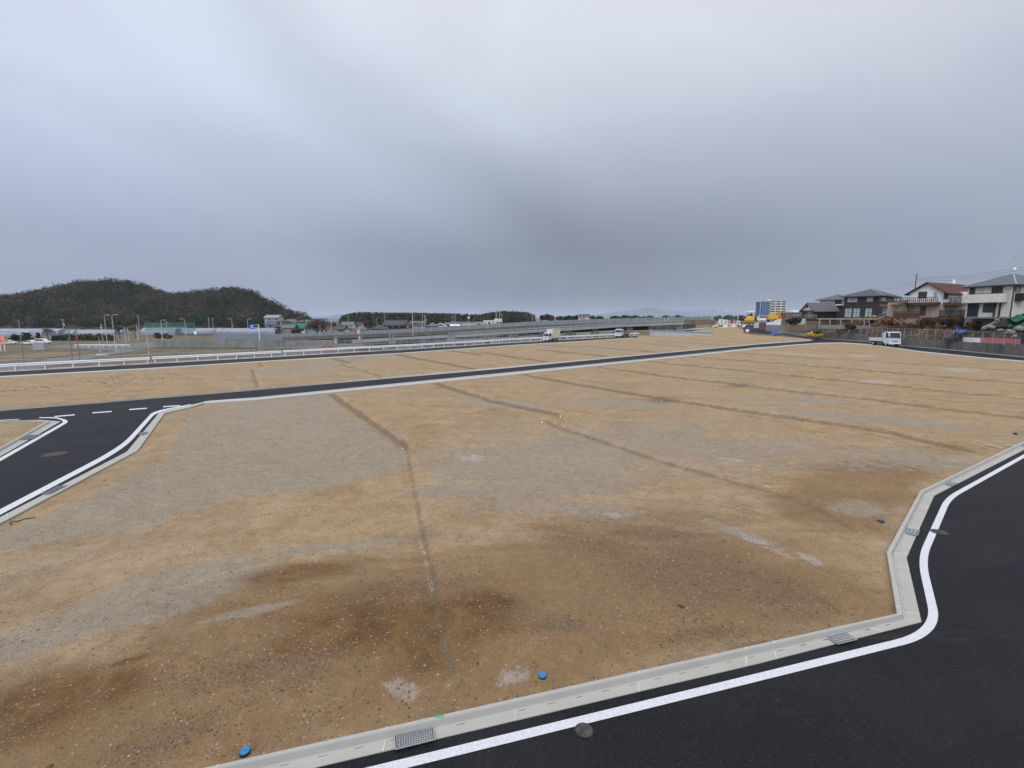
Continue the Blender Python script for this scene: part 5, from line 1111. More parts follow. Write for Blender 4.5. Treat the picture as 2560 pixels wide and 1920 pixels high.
# flatbed truck
t = thing('flatbed_truck', 'small truck with white cab and low brown cargo bed on the far road', 'truck', G(1556, 842.2), hd)
truck_cab(t, 1.35, 1.7, 2.0, .4, 2.3, M_cab)
b = MB(); b.box((-.75, 0, .82), (3.1, 1.75, .08)); [b.box((-.75, s*.86, 1.06), (3.1, .05, .42)) for s in (-1, 1)]; b.box((-2.28, 0, 1.06), (.05, 1.7, .42)); b.box((.83, 0, 1.4), (.06, 1.7, 1.1)); b.build('cargo_bed', mat('bed_brown', (.21, .175, .13), .8, .2, 4), t)
MB().box((-.5, 0, .55), (4.3, .7, .2)).build('chassis', M_gr, t); wheels(t, [(1.6, -.74), (1.6, .74), (-1.35, -.74), (-1.35, .74)], .33, .2, (2, 3))
# cars on the village road
def car(px, py, rz, label, van=False, L=4.5):
    c = G(px, py, -4.9); t = thing('parked_car', label, 'car', c, rz, 'white cars beside the village road'); H = 1.85 if van else 1.55; W = 1.7; h = .82
    if van: prof = [(-2.2, .3), (2.15, .3), (2.25, .65), (2.05, .95), (1.35, 1.08), (.75, 1.72), (.3, H), (-2.05, H-.03), (-2.25, 1.1)]
    else: prof = [(-2.25, .3), (2.1, .3), (2.22, .6), (2.05, .84), (1.05, .98), (.35, 1.42), (-.2, H), (-1.3, H-.08), (-1.95, 1.0), (-2.25, .9)]
    k = L/4.5; prof = [(a*k, z) for a, z in prof]; MB().prism(prof, W).build('body', M_car, t, bevel=.06)
    g = [(1.2, 1.08), (.72, 1.6), (-1.9, 1.68), (-2.0, 1.1)] if van else [(.95, 1.0), (.25, 1.42), (-1.2, 1.42), (-1.75, 1.0)]
    for s in (-1, 1):
        y = s*(W/2+.008); n = len(g); vs = [(a*k, y, z) for a, z in g]+[(a*k, y-s*.03, z) for a, z in g]; MB().add(vs, [tuple(range(n)), tuple(range(n, 2*n))[::-1]]+[(i, (i+1) % n, n+(i+1) % n, n+i) for i in range(n)]).build('side_window', M_glass, t)
        MB().box((2.12*k, s*.6, .66), (.12, .32, .14)).build('headlight', M_lamp, t); MB().box((-2.22*k, s*.65, .9), (.08, .2, .25)).build('tail_light', M_tail, t)
    a, b_ = (g[0][0]*k+.1, g[0][1]+.03), (g[1][0]*k+.08, g[1][1])
    MB().add([(a[0], -.7, a[1]), (a[0], .7, a[1]), (b_[0], .6, b_[1]), (b_[0], -.6, b_[1]), (a[0]-.1, -.7, a[1]-.03), (a[0]-.1, .7, a[1]-.03), (b_[0]-.1, .6, b_[1]-.03), (b_[0]-.1, -.6, b_[1]-.03)], [(0, 1, 2, 3), (4, 7, 6, 5), (0, 4, 5, 1), (1, 5, 6, 2), (2, 6, 7, 3), (3, 7, 4, 0)]).build('windscreen', M_glass, t)
    wheels(t, [(1.35*k, -.76), (1.35*k, .76), (-1.35*k, -.76), (-1.35*k, .76)], .33, .2)
car(24, 860.5, .08, 'white car partly behind the pink and orange signboard', L=4.4); car(72, 861, math.pi+.05, 'white hatchback between the signboard and the white minivan', L=4.6); car(107, 859, .03, 'white minivan, rightmost car beside the village road', True, 5.2)
# parked car near houses, white van near machines
t = thing('parked_van', 'small white van parked between the apartment block and the yellow truck', 'van', P(1907, 803.5, 158), -.5)
MB().prism([(-1.7, .3), (1.65, .3), (1.75, .7), (1.5, 1.15), (.9, 1.8), (-1.6, 1.85), (-1.75, 1.0)], 1.6).build('body', M_car, t, bevel=.06)
for s in (-1, 1): MB().prism([(1.2, 1.15), (.8, 1.65), (-1.3, 1.7), (-1.4, 1.15)], .02, c=s*.81).build('side_window', M_glass, t)
wheels(t, [(1.1, -.7), (1.1, .7), (-1.1, -.7), (-1.1, .7)], .28, .16)
# yellow wheeled machine with canopy
c = GM(1874, 829); c = Vector((c.x, c.y, gz(c.x, c.y)+.13)); t = thing('asphalt_paver', 'large yellow paving machine with a white canopy on the hill road', 'construction machine', c, math.radians(238))
MB().prism([(-1.9, .45), (1.7, .45), (1.9, 1.0), (1.8, 1.55), (.6, 1.7), (.3, 2.1), (-1.2, 2.1), (-1.5, 1.6), (-2.0, 1.5)], 1.9).build('body', M_yel, t, bevel=.06)
MB().prism([(1.75, .5), (2.9, .35), (3.1, 1.1), (2.9, 1.3), (1.85, 1.1)], 2.3).build('hopper', M_yel, t, bevel=.03)
MB().box((-2.35, 0, .4), (.6, 2.6, .5)).bar((-2.3, -1, .6), (-1.7, -.8, 1.3), .12).bar((-2.3, 1, .6), (-1.7, .8, 1.3), .12).build('screed', M_gr, t)
b = MB(); [b.bar((x, y, 2.0), (x, y, 3.15), .07) for x in (-1.1, .4) for y in (-.8, .8)]; b.build('canopy_post', M_gr, t)
MB().box((-.35, 0, 3.2), (2.3, 2.0, .14), taper=.9).build('canopy', M_white, t, bevel=.03)
MB().box((-.7, 0, 2.25), (.6, .5, .3)).box((-.95, 0, 2.6), (.12, .5, .5)).build('seat', M_blk, t); MB().tube([(1.0, .5, 1.6), (1.0, .5, 2.7)], .07, 8).build('exhaust', M_gr, t)
wheels(t, [(-1.0, -.85), (-1.0, .85)], .72, .4); wheels(t, [(.7, -.85), (.7, .85), (1.35, -.85), (1.35, .85)], .36, .35); t.scale = (1.3, 1.3, 1.3)
t = thing('barrel_marker', 'orange and white barrel standing in front of the yellow paving machine', 'barrier', GM(1868, 834)+Vector((0, 0, .1))); MB().tube([(0, 0, 0), (0, 0, .45)], .42, 14).tube([(0, 0, .9), (0, 0, 1.05)], .36, 14).build('orange_band', mat('orange_plastic', (.55, .17, .06), .5), t); MB().tube([(0, 0, .45), (0, 0, .9)], .40, 14).build('white_band', M_white, t)
# yellow truck mounted machine and red machine on the upper ground
c = P(1938, 805.5, 152); t = thing('crane_truck', 'yellow machine with a flat yellow body and tall cab before the apartment block', 'construction machine', c, -.12)
MB().box((-.9, 0, 1.5), (3.2, 1.9, 1.3)).build('body', M_yel, t, bevel=.04); MB().prism([(.9, .8), (2.0, .8), (2.1, 2.0), (1.8, 3.2), (1.0, 3.3), (.85, 2.4)], 1.9).build('cab', M_yel, t, bevel=.05)
for s in (-1, 1): MB().prism([(1.1, 2.1), (1.95, 2.1), (1.72, 3.0), (1.15, 3.0)], .02, c=s*.96).build('side_window', M_glass, t)
MB().box((0, 0, .72), (4.6, 1.6, .3)).build('chassis', M_gr, t); MB().bar((-2.3, .3, 2.3), (.9, .3, 2.9), .35).build('boom', M_yel, t, bevel=.03); wheels(t, [(1.4, -.85), (1.4, .85), (-.7, -.85), (-.7, .85), (-1.7, -.85), (-1.7, .85)], .45, .3)
c = P(1960, 804, 150); t = thing('mini_excavator', 'small red excavator right of the tall yellow cab', 'construction machine', c, .3)
for s in (-1, 1): MB().prism([(-1.1, .05), (1.1, .05), (1.3, .3), (1.1, .55), (-1.1, .55), (-1.3, .3)], .35, c=s*.65).build('track', M_blk, t, bevel=.03)
MB().prism([(-1.2, .6), (.9, .6), (1.0, 1.1), (.2, 1.3), (-1.2, 1.4)], 1.4).build('body', M_red, t, bevel=.05); MB().box((.1, .2, 2.1), (1.0, .9, 1.4)).build('cab', M_gr, t, bevel=.04)
MB().bar((.8, -.3, 1.1), (2.2, -.3, 2.3), .22).bar((2.2, -.3, 2.3), (3.0, -.3, .9), .18).build('arm', M_red, t); MB().prism([(2.7, .4), (3.3, .5), (3.2, 1.0), (2.8, .95)], .5, c=-.3).build('bucket', M_gr, t)
# tandem roller
t = thing('road_roller', 'small yellow and black tandem road roller at the end of the middle road', 'road roller', G(2035, 847.3), math.radians(188))
MB().wheel((1.15, 0, .5), .5, 1.3).build('front_drum', M_gr, t); MB().wheel((-1.15, 0, .5), .5, 1.3).build('rear_drum', M_gr, t)
MB().prism([(.35, .55), (1.6, .75), (1.7, 1.25), (.9, 1.45), (.3, 1.35)], 1.45).build('front_body', M_yel, t, bevel=.05); MB().prism([(-1.7, .75), (-.3, .5), (.25, .55), (.25, 1.05), (-.4, 1.15), (-1.6, 1.5)], 1.45).build('rear_body', M_yel, t, bevel=.05)
MB().box((-.9, 0, 1.5), (1.3, 1.2, .35)).build('engine_cover', M_blk, t, bevel=.04)
MB().box((-.2, 0, 1.25), (.5, .5, .25)).box((-.42, 0, 1.55), (.12, .5, .45)).build('seat', M_blk, t)
MB().tube([(.45, 0, 1.3), (.3, 0, 1.75)], .03, 6).tube([(.3, -.2, 1.78), (.3, 0, 1.82), (.3, .2, 1.78)], .025, 6).build('steering_wheel', M_blk, t); MB().box((.9, .2, 1.62), (.22, .22, .22)).build('water_cap', M_white, t)
# site clutter by the ramp head
def person_free_cone(px, py, Y, lb, m):
    c = P(px, py, Y); t = thing('traffic_cone', lb, 'traffic cone', c, 0, 'cones near the ramp head'); MB().box((0, 0, .03), (.5, .5, .06)).build('base', M_blk, t); MB().tube([(0, 0, .05), (0, 0, .8)], .2, 12, r1=.05).build('cone_body', m, t)
person_free_cone(1797, 813, 133, 'orange cone beside the white portable toilet', MATS['orange_plastic']); person_free_cone(1822, 813, 138, 'orange cone between the two white site cabins', MATS['orange_plastic']); person_free_cone(1846, 813, 138, 'orange cone just left of the yellow paving machine', MATS['orange_plastic'])
for px, w_, h_, Y, lb, m in ((1802, 1.1, 1.9, 140, 'white portable toilet at the head of the ramp', M_white), (1812, 1.1, 1.7, 141, 'second white cabin close behind the portable toilet', M_white), (1824, 1.6, 1.5, 143, 'pale grey storage box between toilet and red generator', M_galv), (1833, 1.1, 1.6, 142, 'red generator box left of the yellow paving machine', M_red), (1843, 1.3, 1.4, 144, 'white storage box between red generator and paving machine', M_white)):
    c = P(px, 811.5, Y); t = thing('site_cabin', lb, 'site box', c, random.uniform(-.3, .3)); h_ *= .82; MB().box((0, 0, h_/2), (w_, 1.0, h_)).build('body', m, t, bevel=.04); MB().box((0, -.51, h_*.48), (w_*.6, .02, h_*.75)).box((w_*.22, -.53, h_*.5), (.05, .03, .2)).build('door', M_bump, t); MB().box((0, 0, h_+.04), (w_+.12, 1.12, .08)).build('roof', M_galv, t)
# light fence posts at back right and white gravel strip
wire_fence([P(1780, 800, 170), P(1893, 797, 170)], 4.2, 'tall thin fence in front of the dark trees behind the paving machine', 3.0)
wl_ = wall('retaining_wall', 'dark brown board wall left of the grey panels below the red excavator', [(1900, 806, 829, 124), (1916, 806.5, 829, 123)], .3, mat('brown_boards', (.10, .08, .065), .9, .2, 2))
FG = [P(1916, 829, 122.5), P(1966, 831, 119.5)]; wall('panel_wall', 'grey sheet panel wall below the red excavator', [(1916, 812, 830, 122), (1966, 813, 832, 119)], .12, mat('grey_panel', (.17, .18, .19), .6, .1, 1.2))
wire_fence([P(1966, 829, 119), P(2016, 829, 116), P(2060, 831.5, 113.6)], 1.5, 'wire fence between the grey panel wall and the long ribbed retaining wall', 2.0)
wire_fence([P(1944, 839, 115.5), P(1985, 842.5, 114.5), P(2020, 845.5, 113.5)], 1.0, 'low pale fence just left of the yellow road roller', 1.8)
b = MB(); 
drape('gravel_strip', [GM(1885, 823.5), GM(1950, 832.5), GM(1952, 836.5), GM(1880, 829)], mat('white_gravel', (.42, .42, .42), .95, .15, 3, bump=.5), .21)
wall('retaining_wall', 'grey block wall behind the yellow road roller joining the ribbed wall', [(1966, 831, 845, 120), (2020, 831.5, 847, 116.5), (2068, 832, 849, 113.4)], .4, M_oldc)
wall('retaining_wall', 'short white block wall right of the yellow paving machine', [(1888, 807, 820, 128), (1900, 807, 820, 127)], .4, M_conc)
# ------------------------------------------------------------------ foliage
M_leaf = attr_mat('foliage', var=.35, scale=.8)
def clumps(name, C, R, col, nq, qs, parent=None, seed=0, shell=.55, vary=.45, up=.25, world=True):
    r = np.random.default_rng(seed); C = np.asarray(C, float); R = np.asarray(R, float); col = np.asarray(col, float); n = len(C)
    d = r.normal(size=(n, nq, 3)); d /= np.linalg.norm(d, axis=2, keepdims=True); rad = (shell+(1-shell)*r.random((n, nq, 1))**.6)*(.82+.3*r.random((n, nq, 1)))
    p = C[:, None]+d*rad*R[:, None]; nr = d+r.normal(size=(n, nq, 3))*.7; nr[:, :, 2] += up; nr /= np.linalg.norm(nr, axis=2, keepdims=True)
    t = np.cross(nr, r.normal(size=(n, nq, 3))); t /= np.linalg.norm(t, axis=2, keepdims=True); b = np.cross(nr, t)
    s = qs*(.5+.9*r.random((n, nq, 1)))*np.ones((n, nq, 1)); a = .55+.45*r.random((n, nq, 1))
    v = np.stack([p-t*s-b*s*a*.4, p+t*s*.3-b*s*a, p+t*s+b*s*a*.5, p-t*s*.2+b*s*a], 2).reshape(-1, 3)
    if parent is not None: m = np.array(inv(parent)); v = v@m[:3, :3].T+m[:3, 3]
    f = np.arange(len(v)).reshape(-1, 4); me = bpy.data.meshes.new(name)
    me.vertices.add(len(v)); me.vertices.foreach_set('co', v.ravel()); me.loops.add(len(v)); me.loops.foreach_set('vertex_index', f.ravel()); me.polygons.add(len(f)); me.polygons.foreach_set('loop_start', np.arange(len(f))*4); me.update(calc_edges=True)
    cc = col[:, None]*(1-vary+2*vary*r.random((n, nq, 1)))*(1+.15*r.normal(size=(n, nq, 3))); cc = np.clip(cc, .005, 1); cc = np.repeat(cc.reshape(-1, 3), 4, 0)
    at = me.attributes.new('tint', 'FLOAT_COLOR', 'POINT'); at.data.foreach_set('color', np.concatenate([cc, np.ones((len(cc), 1))], 1).ravel().astype(np.float32))
    me.materials.append(M_leaf); o = bpy.data.objects.new(name, me); COL.objects.link(o); o.parent = parent; return o
M_bark = mat('bark', (.10, .075, .055), .95, .3, 3)
def branches(b, p, d, L_, r, depth, rng, spread=.6, up=.15):
    q = p+d*L_; b.tube([p, p+d*L_*.5+Vector((rng.uniform(-.05, .05)*L_, 0, 0)), q], r, 5, r1=r*.62)
    if depth == 0: return [q]
    out = []
    for k in range(rng.choice((2, 3, 3)) if depth > 1 else 4):
        n = Vector((rng.gauss(0, spread), rng.gauss(0, spread), rng.uniform(0, .5)+up)); e = (d+n).normalized(); out += branches(b, p+d*L_*rng.uniform(.55, 1), e, L_*rng.uniform(.6, .8), r*.55, depth-1, rng, spread, up)
    return out
def tree(name, label, base, h, w, col, seed, cat='tree', group=None, nq=60, qs=.32, bare=False, nclump=22, trunk=.3, flat=1.0, pine=False):
    t = thing(name, label, cat, base, 0, group); rng = random.Random(seed); b = MB()
    tips = branches(b, Vector((0, 0, -.3)), Vector((0, 0, 1)), h*trunk+.3, max(.08, h*.03), 4 if bare else 3, rng, .75 if not pine else .5, .1)
    if bare:                                     # keep the bare crown within its outline
        zs = max(p.z for p in tips); xs = max(abs(p.x) for p in tips); kx, kz = min(1.4, w/2/xs), h/zs; b.v = [(x*kx, y*kx, z*kz) for x, y, z in b.v]; tips = [Vector((p.x*kx, p.y*kx, p.z*kz)) for p in tips]
    b.build('trunk', M_bark, t)
    r = np.random.default_rng(seed); C, R = [], []
    if bare:
        tp = np.array([tuple(p) for p in tips]); k = r.choice(len(tp), min(len(tp), 60), replace=False); C = tp[k]+np.array(base); R = np.full((len(C), 3), w*.10); o = clumps('twigs', C, R, np.tile(col, (len(C), 1))*r.uniform(.7, 1.2, (len(C), 1)), nq, qs, t, seed, .1)
        return t
    for i in range(nclump):
        if pine: z = h*(.35+.6*i/nclump); rr = w*.42*(1-.55*i/nclump); a = r.uniform(0, 6.28); q = r.uniform(.2, .9); C.append((rr*q*math.cos(a), rr*q*math.sin(a), z)); R.append((w*.24, w*.24, h*.075))
        else:
            d = r.normal(size=3); d /= np.linalg.norm(d); q = r.uniform(.35, .75); zc = h*(trunk+(1-trunk)*.5); C.append((d[0]*w*.5*q, d[1]*w*.5*q, zc+d[2]*h*(1-trunk)*.5*q*flat)); s = r.uniform(.18, .30); R.append((w*s, w*s, h*(1-trunk)*s*.9))
    C = np.array(C)+np.array(base); clumps('crown', C, R, np.tile(col, (len(C), 1))*r.uniform(.6, 1.35, (len(C), 1)), nq, qs, t, seed); return t
def shrub(label, px0, px1, yt, yb, Y, col, seed, name='shrub', group=None, nq=90, qs=.3, cat='shrub'):
    a, c, tp = P(px0, yb, Y), P(px1, yb, Y), P((px0+px1)/2, yt, Y); w, h = c.x-a.x, tp.z-a.z; base = Vector(((a.x+c.x)/2, Y, a.z)); t = thing(name, label, cat, base, 0, group)
    r = np.random.default_rng(seed); C, R = [], []
    for i in range(18): u = r.uniform(-.36, .36); C.append((base.x+u*w, Y+r.uniform(-.2, .2)*w, base.z+h*r.uniform(.22, .72)*(1-abs(u)*.8))); R.append((w*.16, w*.16, h*.30))
    clumps('foliage', C, R, np.tile(col, (len(C), 1))*r.uniform(.6, 1.35, (18, 1)), nq, qs, t, seed)
    b = MB(); [b.tube([(0, 0, -.2), (r.uniform(-.3, .3)*w, r.uniform(-.1, .1)*w, h*.6)], .05, 5) for _ in range(5)]; b.build('stem', M_bark, t); return t

# hill with winter woods
HP = [(-260, 765), (-120, 752), (0, 744), (60, 743), (101, 735), (145, 717), (172, 715), (208, 706), (244, 705.5), (266, 702), (307, 707), (343, 713), (380, 729), (400, 733), (435, 741), (480, 737), (530, 729), (584, 724), (625, 733), (655, 748), (683, 766), (723, 786), (738, 784), (757, 797), (775, 808)]
HY0, HYC, HYB = 415, 545, 680
hx = np.array([P(a, b_, HYC).x for a, b_ in HP]); hz = np.array([P(a, b_, HYC).z for a, b_ in HP])+5-4.5
def hill_h(x, y):
    H = np.interp(x, hx, hz, left=0, right=0); w = vnoise(x, y, 60, 21)*26+vnoise(x, y, 25, 22)*10
    t = np.where(y < HYC, np.clip((y+w*.6-HY0)/(HYC-HY0), 0, 1), np.clip((HYB-y)/(HYB-HYC), 0, 1)); return H*np.where(y < HYC, t**.8, sst(0, 1, t))*(1+.0*w)
nx, ny = 150, 60; X, Y = np.meshgrid(np.linspace(hx[0], hx[-1]+25, nx), np.linspace(HY0-5, HYB, ny)); Hh = hill_h(X, Y)-5.3
b = MB(); b.add(np.stack([X.ravel(), Y.ravel(), Hh.ravel()], 1).tolist(), [(j*nx+i, j*nx+i+1, (j+1)*nx+i+1, (j+1)*nx+i) for j in range(ny-1) for i in range(nx-1)])
o = b.build('hill', mat('forest_floor', (.045, .04, .025), .95, .3, .2), smooth=True); o['kind'] = 'structure'
r = np.random.default_rng(3); n = 4600; x = r.uniform(hx[0], hx[-1]+5, n); y = HY0+(HYC+25-HY0)*r.random(n); hh = hill_h(x, y); k = hh > 1.0; x, y, hh = x[k], y[k], hh[k]; n = len(x)
cw = 2.4+3.4*r.random(n)**1.5; pal = np.array([(.017, .028, .013), (.026, .036, .016), (.042, .046, .021), (.050, .042, .024), (.055, .038, .026), (.062, .052, .042), (.066, .040, .027)])
patch = vnoise(x, y, 20, 31)*.8+vnoise(x, y, 9, 32)*.8; low = np.clip(1-hh/40, 0, 1); sc_ = patch*1.4+.36+r.normal(size=n)*.16+low*.05; idx = np.clip((sc_*6).astype(int), 0, 6)
clumps('wooded_hillside', np.stack([x, y, hh-5+cw*.8], 1), np.stack([cw, cw, cw*1.05], 1), pal[idx]*np.array([1.05, 1.0, .70])*r.uniform(.5, 1.45, (n, 1)), 70, .62, seed=5, vary=.16)
tag(bpy.data.objects['wooded_hillside'], 'mixed green and brown winter woods covering the twin topped hill', 'woods', kind='stuff')
# pine wood behind the village
PP = [(850, 800), (861, 790), (880, 785), (897, 783), (950, 783.5), (998, 784), (1060, 785), (1125, 786), (1197, 789), (1226, 783), (1276, 780), (1316, 783), (1334, 789), (1342, 796)]
n = 620; px = r.uniform(853, 1336, n); Yp = 430+70*r.random(n); top = np.interp(px, [p[0] for p in PP], [p[1] for p in PP])+r.normal(size=n)*.9-.3+(Yp-430)*.01
Tp = np.array([tuple(P(a, b_, c)) for a, b_, c in zip(px, top, Yp)]); C, R, K = [], [], []
for (x_, y_, z_), g in zip(Tp, r.random(n)):
    base_c = np.array((.028, .046, .022))*(.7+.8*g) if g < .86 else np.array((.085, .06, .04))
    for j in range(4): f_q = j/3; C.append((x_+r.normal()*.7, y_, z_-1.2-f_q*9)); w_ = 1.3+2.3*f_q**.6; R.append((w_, w_, 2.1)); K.append(base_c)
clumps('pine_wood', C, R, K, 46, .5, seed=6); tag(bpy.data.objects['pine_wood'], 'dark pine wood forming a long flat topped band behind the village roofs', 'woods', kind='stuff')
# scrub on the bank under the houses
n = 2600; px = r.uniform(1975, 2640, n); D_ = r.uniform(.8, 10.5, n)**1.0; f_, Lw = lerp_path(rside(0)); C, R, K = [], [], []
for i in range(n):
    s = r.uniform(0, min(Lw, 95)); p = f_(s); q = f_(s+.1); u = (q-p).normalized(); nn = Vector((u.y, -u.x, 0)); nn = -nn if nn.x < 0 else nn; w_ = p+nn*(1.0+D_[i]); pxx = proj(w_.x, w_.y, 3)[0]
    if pxx < 1990: continue
    z_ = 1.3+3.5*float(sst(1.4, 9, D_[i]+1.0)); c_ = [(.15, .085, .042), (.20, .115, .055), (.075, .075, .035), (.045, .05, .025), (.11, .075, .05)][r.choice(5, p=[.3, .22, .18, .1, .2])]
    if 2170 < pxx < 2330 and r.random() < .6: c_ = (.23, .125, .055)
    if pxx > 2445 and r.random() < .6: continue
    C.append((w_.x, w_.y, z_+.12)); hgt = r.uniform(.12, .42); R.append((hgt*1.2, hgt*1.2, hgt)); K.append(c_)
clumps('bank_scrub', C, R, K, 40, .10, seed=8); tag(bpy.data.objects['bank_scrub'], 'dry brown grass and low scrub covering the bank below the houses', 'scrub', kind='stuff')

# named trees and shrubs
def ptree(name, label, px, yb, yt, Y, wpx, col, seed, **kw):
    base = P(px, yb, Y); top = P(px, yt, Y); return tree(name, label, base, top.z-base.z, wpx*Y/FPX, col, seed, **kw)
GRN, DGR, BRN, RED = (.035, .055, .025), (.022, .040, .020), (.10, .062, .045), (.15, .062, .045)
ptree('pine_tree', 'dark pine beside the signboard, left of the larger pine', 41, 858, 835, 205, 28, DGR, 41, pine=True, qs=.25); ptree('pine_tree', 'larger dark pine standing behind the white hatchback', 68, 858, 831, 204, 26, DGR, 42, pine=True, qs=.25)
ptree('pine_tree', 'small thin pine rising behind the white minivan', 97, 852, 831, 215, 12, DGR, 43, pine=True, qs=.25, nclump=10)
ptree('bare_tree', 'pale bare tree in front of the long greenhouse, right of the small pine', 121, 850, 822, 215, 50, (.13, .10, .085), 44, bare=True, nq=10, qs=.12)
for i, (a, c, t_, bb_, col, lb) in enumerate(((133, 160, 834, 852, DGR, 'dark green shrub at the left end of the roadside hedge'), (158, 190, 833, 853, GRN, 'shrub behind the twin rusty poles in the roadside hedge'), (186, 214, 834, 853, RED, 'reddish shrub in the middle of the roadside hedge'),
                                        (210, 240, 832, 853, (.06, .07, .03), 'olive green shrub in the roadside hedge, left of the first lamp post'), (236, 262, 831, 852, (.09, .06, .035), 'brownish shrub at the foot of the tall lamp post'), (258, 288, 833, 852, GRN, 'green shrub ending the roadside hedge on the right'))):
    shrub(lb, a, c, t_, bb_, 208, col, 60+i, group='hedge shrubs by the village road', nq=70)
ptree('bare_tree', 'dark reddish bare tree between the two lamp posts and the green net fence', 300, 845, 815, 230, 48, (.10, .06, .055), 51, bare=True, nq=16, qs=.16); ptree('bare_tree', 'second bare tree right of the dark reddish one, before the net fence', 338, 843, 817, 232, 36, (.12, .08, .065), 52, bare=True, nq=14, qs=.16)
shrub('rust brown shrub left of the lamp post on the grey wall', 384, 402, 830, 845, 205, (.13, .06, .03), 71); shrub('wide dark bush right of the lamp post on the grey wall', 400, 428, 832, 845, 206, (.05, .05, .03), 72)
ptree('round_tree', 'large round purple brown bare tree in the village, behind the elevated road', 797, 838, 794, 235, 62, (.095, .055, .048), 53, nq=120, qs=.22, nclump=34, trunk=.15)
shrub('dark olive round bush in front of the green roofed house', 729, 754, 819, 836, 222, (.05, .045, .025), 73)
shrub('yellow green tree top between the round bare tree and the tiled roofs', 828, 842, 804, 822, 245, (.10, .10, .035), 74)
ptree('bare_tree', 'reddish bare tree among the tiled roofs left of the temple roof', 921, 830, 804, 243, 24, RED, 54, bare=True, nq=14, qs=.2)
ptree('round_tree', 'dark evergreen tree between the red excavator and the low brown house', 1984, 814, 793, 117, 33, DGR, 55, nq=130, qs=.16, nclump=28, trunk=.12)
shrub('wide brown domed bush beyond the barrier, right of the pine wood', 1350, 1386, 785, 801, 330, (.085, .05, .04), 75, qs=.6)
for i, (a, c, t_, lb) in enumerate(((1388, 1412, 789, 'low dark bush right of the brown domed bush'), (1410, 1434, 787.5, 'olive bush left of the tall twin lamp masts'), (1432, 1452, 787, 'bush directly behind the twin lamp masts'), (1472, 1492, 788, 'dark bush just right of the orange gabled house'), (1490, 1508, 789.5, 'low bush second to the right of the orange gabled house'),
                                (1524, 1552, 788.5, 'small dark tree cluster left of the far blue mountain'), (1550, 1576, 787, 'taller dark tree cluster below the left slope of the far mountain'), (1574, 1602, 787.5, 'dark tree cluster below the peak of the far mountain'), (1600, 1636, 788, 'dark trees left of the leaning lamp post on the elevated road'), (1654, 1676, 787.5, 'dark tree by the lamp post with the left pointing head'), (1678, 1712, 787.5, 'last dark tree clump before the bridge abutment'))):
    shrub(lb, a, c, t_, 800, 320, (.032, .04, .024) if i % 3 else (.06, .05, .035), 80+i, group='bushes beyond the elevated road', nq=60, qs=.5)
for i, (a, c, t_) in enumerate(((1783, 1812, 788), (1810, 1838, 786.5), (1834, 1866, 786.5), (1862, 1900, 785))):
    shrub(('leftmost dark tree clump', 'second dark tree clump from the left', 'third dark tree clump from the left', 'rightmost and tallest dark tree clump')[i]+' behind the thin fence at the ramp head', a, c, t_, 801, 215, (.035, .045, .03), 95+i, group='tree clumps behind the ramp head', nq=90, qs=.35)
for i, (a, c, t_, b_, Y_, col, lb) in enumerate(((2300, 2322, 794, 808, 88, (.10, .035, .022), 'red brown shrub under the balcony of the white chalet'), (2322, 2350, 790, 806, 87, (.16, .08, .05), 'orange brown shrub at the corner of the white chalet'), (2352, 2384, 794, 812, 82, (.035, .035, .022), 'dark shrub under the black metal fence'),
                                          (2384, 2420, 794, 813, 79, (.045, .04, .022), 'second dark shrub under the black metal fence, below its right end'), (2205, 2238, 797, 812, 98, (.22, .11, .05), 'rusty grass clump right of the long deck frame'), (2546, 2566, 780, 803, 71, DGR, 'dark evergreen bush at the right edge above the green netting'), (2112, 2140, 808, 822, 104, (.07, .05, .04), 'bare brown bush growing before the long deck frame'), (2420, 2450, 802, 818, 75, (.12, .06, .035), 'reddish ground shrub below the cream house'))):
    shrub(lb, a, c, t_, b_, Y_, col, 110+i, nq=120, qs=.12)

# ------------------------------------------------------------------ village houses
M_tile = mat('dark_tile_roof', (.045, .05, .065), .5, .15, 1, stain=(.05, .05, .06), stain_scale=.8); M_tileg = mat('grey_tile_roof', (.13, .13, .125), .6, .12, 1); M_tileb = mat('brown_tile_roof', (.08, .068, .062), .6, .15, 1)
M_teal = mat('teal_roof', (.012, .13, .105), .5, .05, 1); M_bluer = mat('blue_roof', (.07, .095, .15), .5, .1, 1); M_wallw = mat('village_white', (.60, .60, .57), .8, .05, .5); M_wallg = mat('village_grey', (.19, .20, .20), .85, .1, .5); M_wallr = mat('village_redwood', (.17, .06, .045), .8, .1, .8)
M_wallk = mat('village_dark', (.06, .05, .045), .8, .1, .8); M_or = mat('orange_gable', (.55, .26, .14), .6); M_pinkw = mat('pale_pink_wall', (.50, .40, .36), .8, .05, .4); M_paleb = mat('pale_blue_wall', (.22, .27, .31), .7, .06, .3)
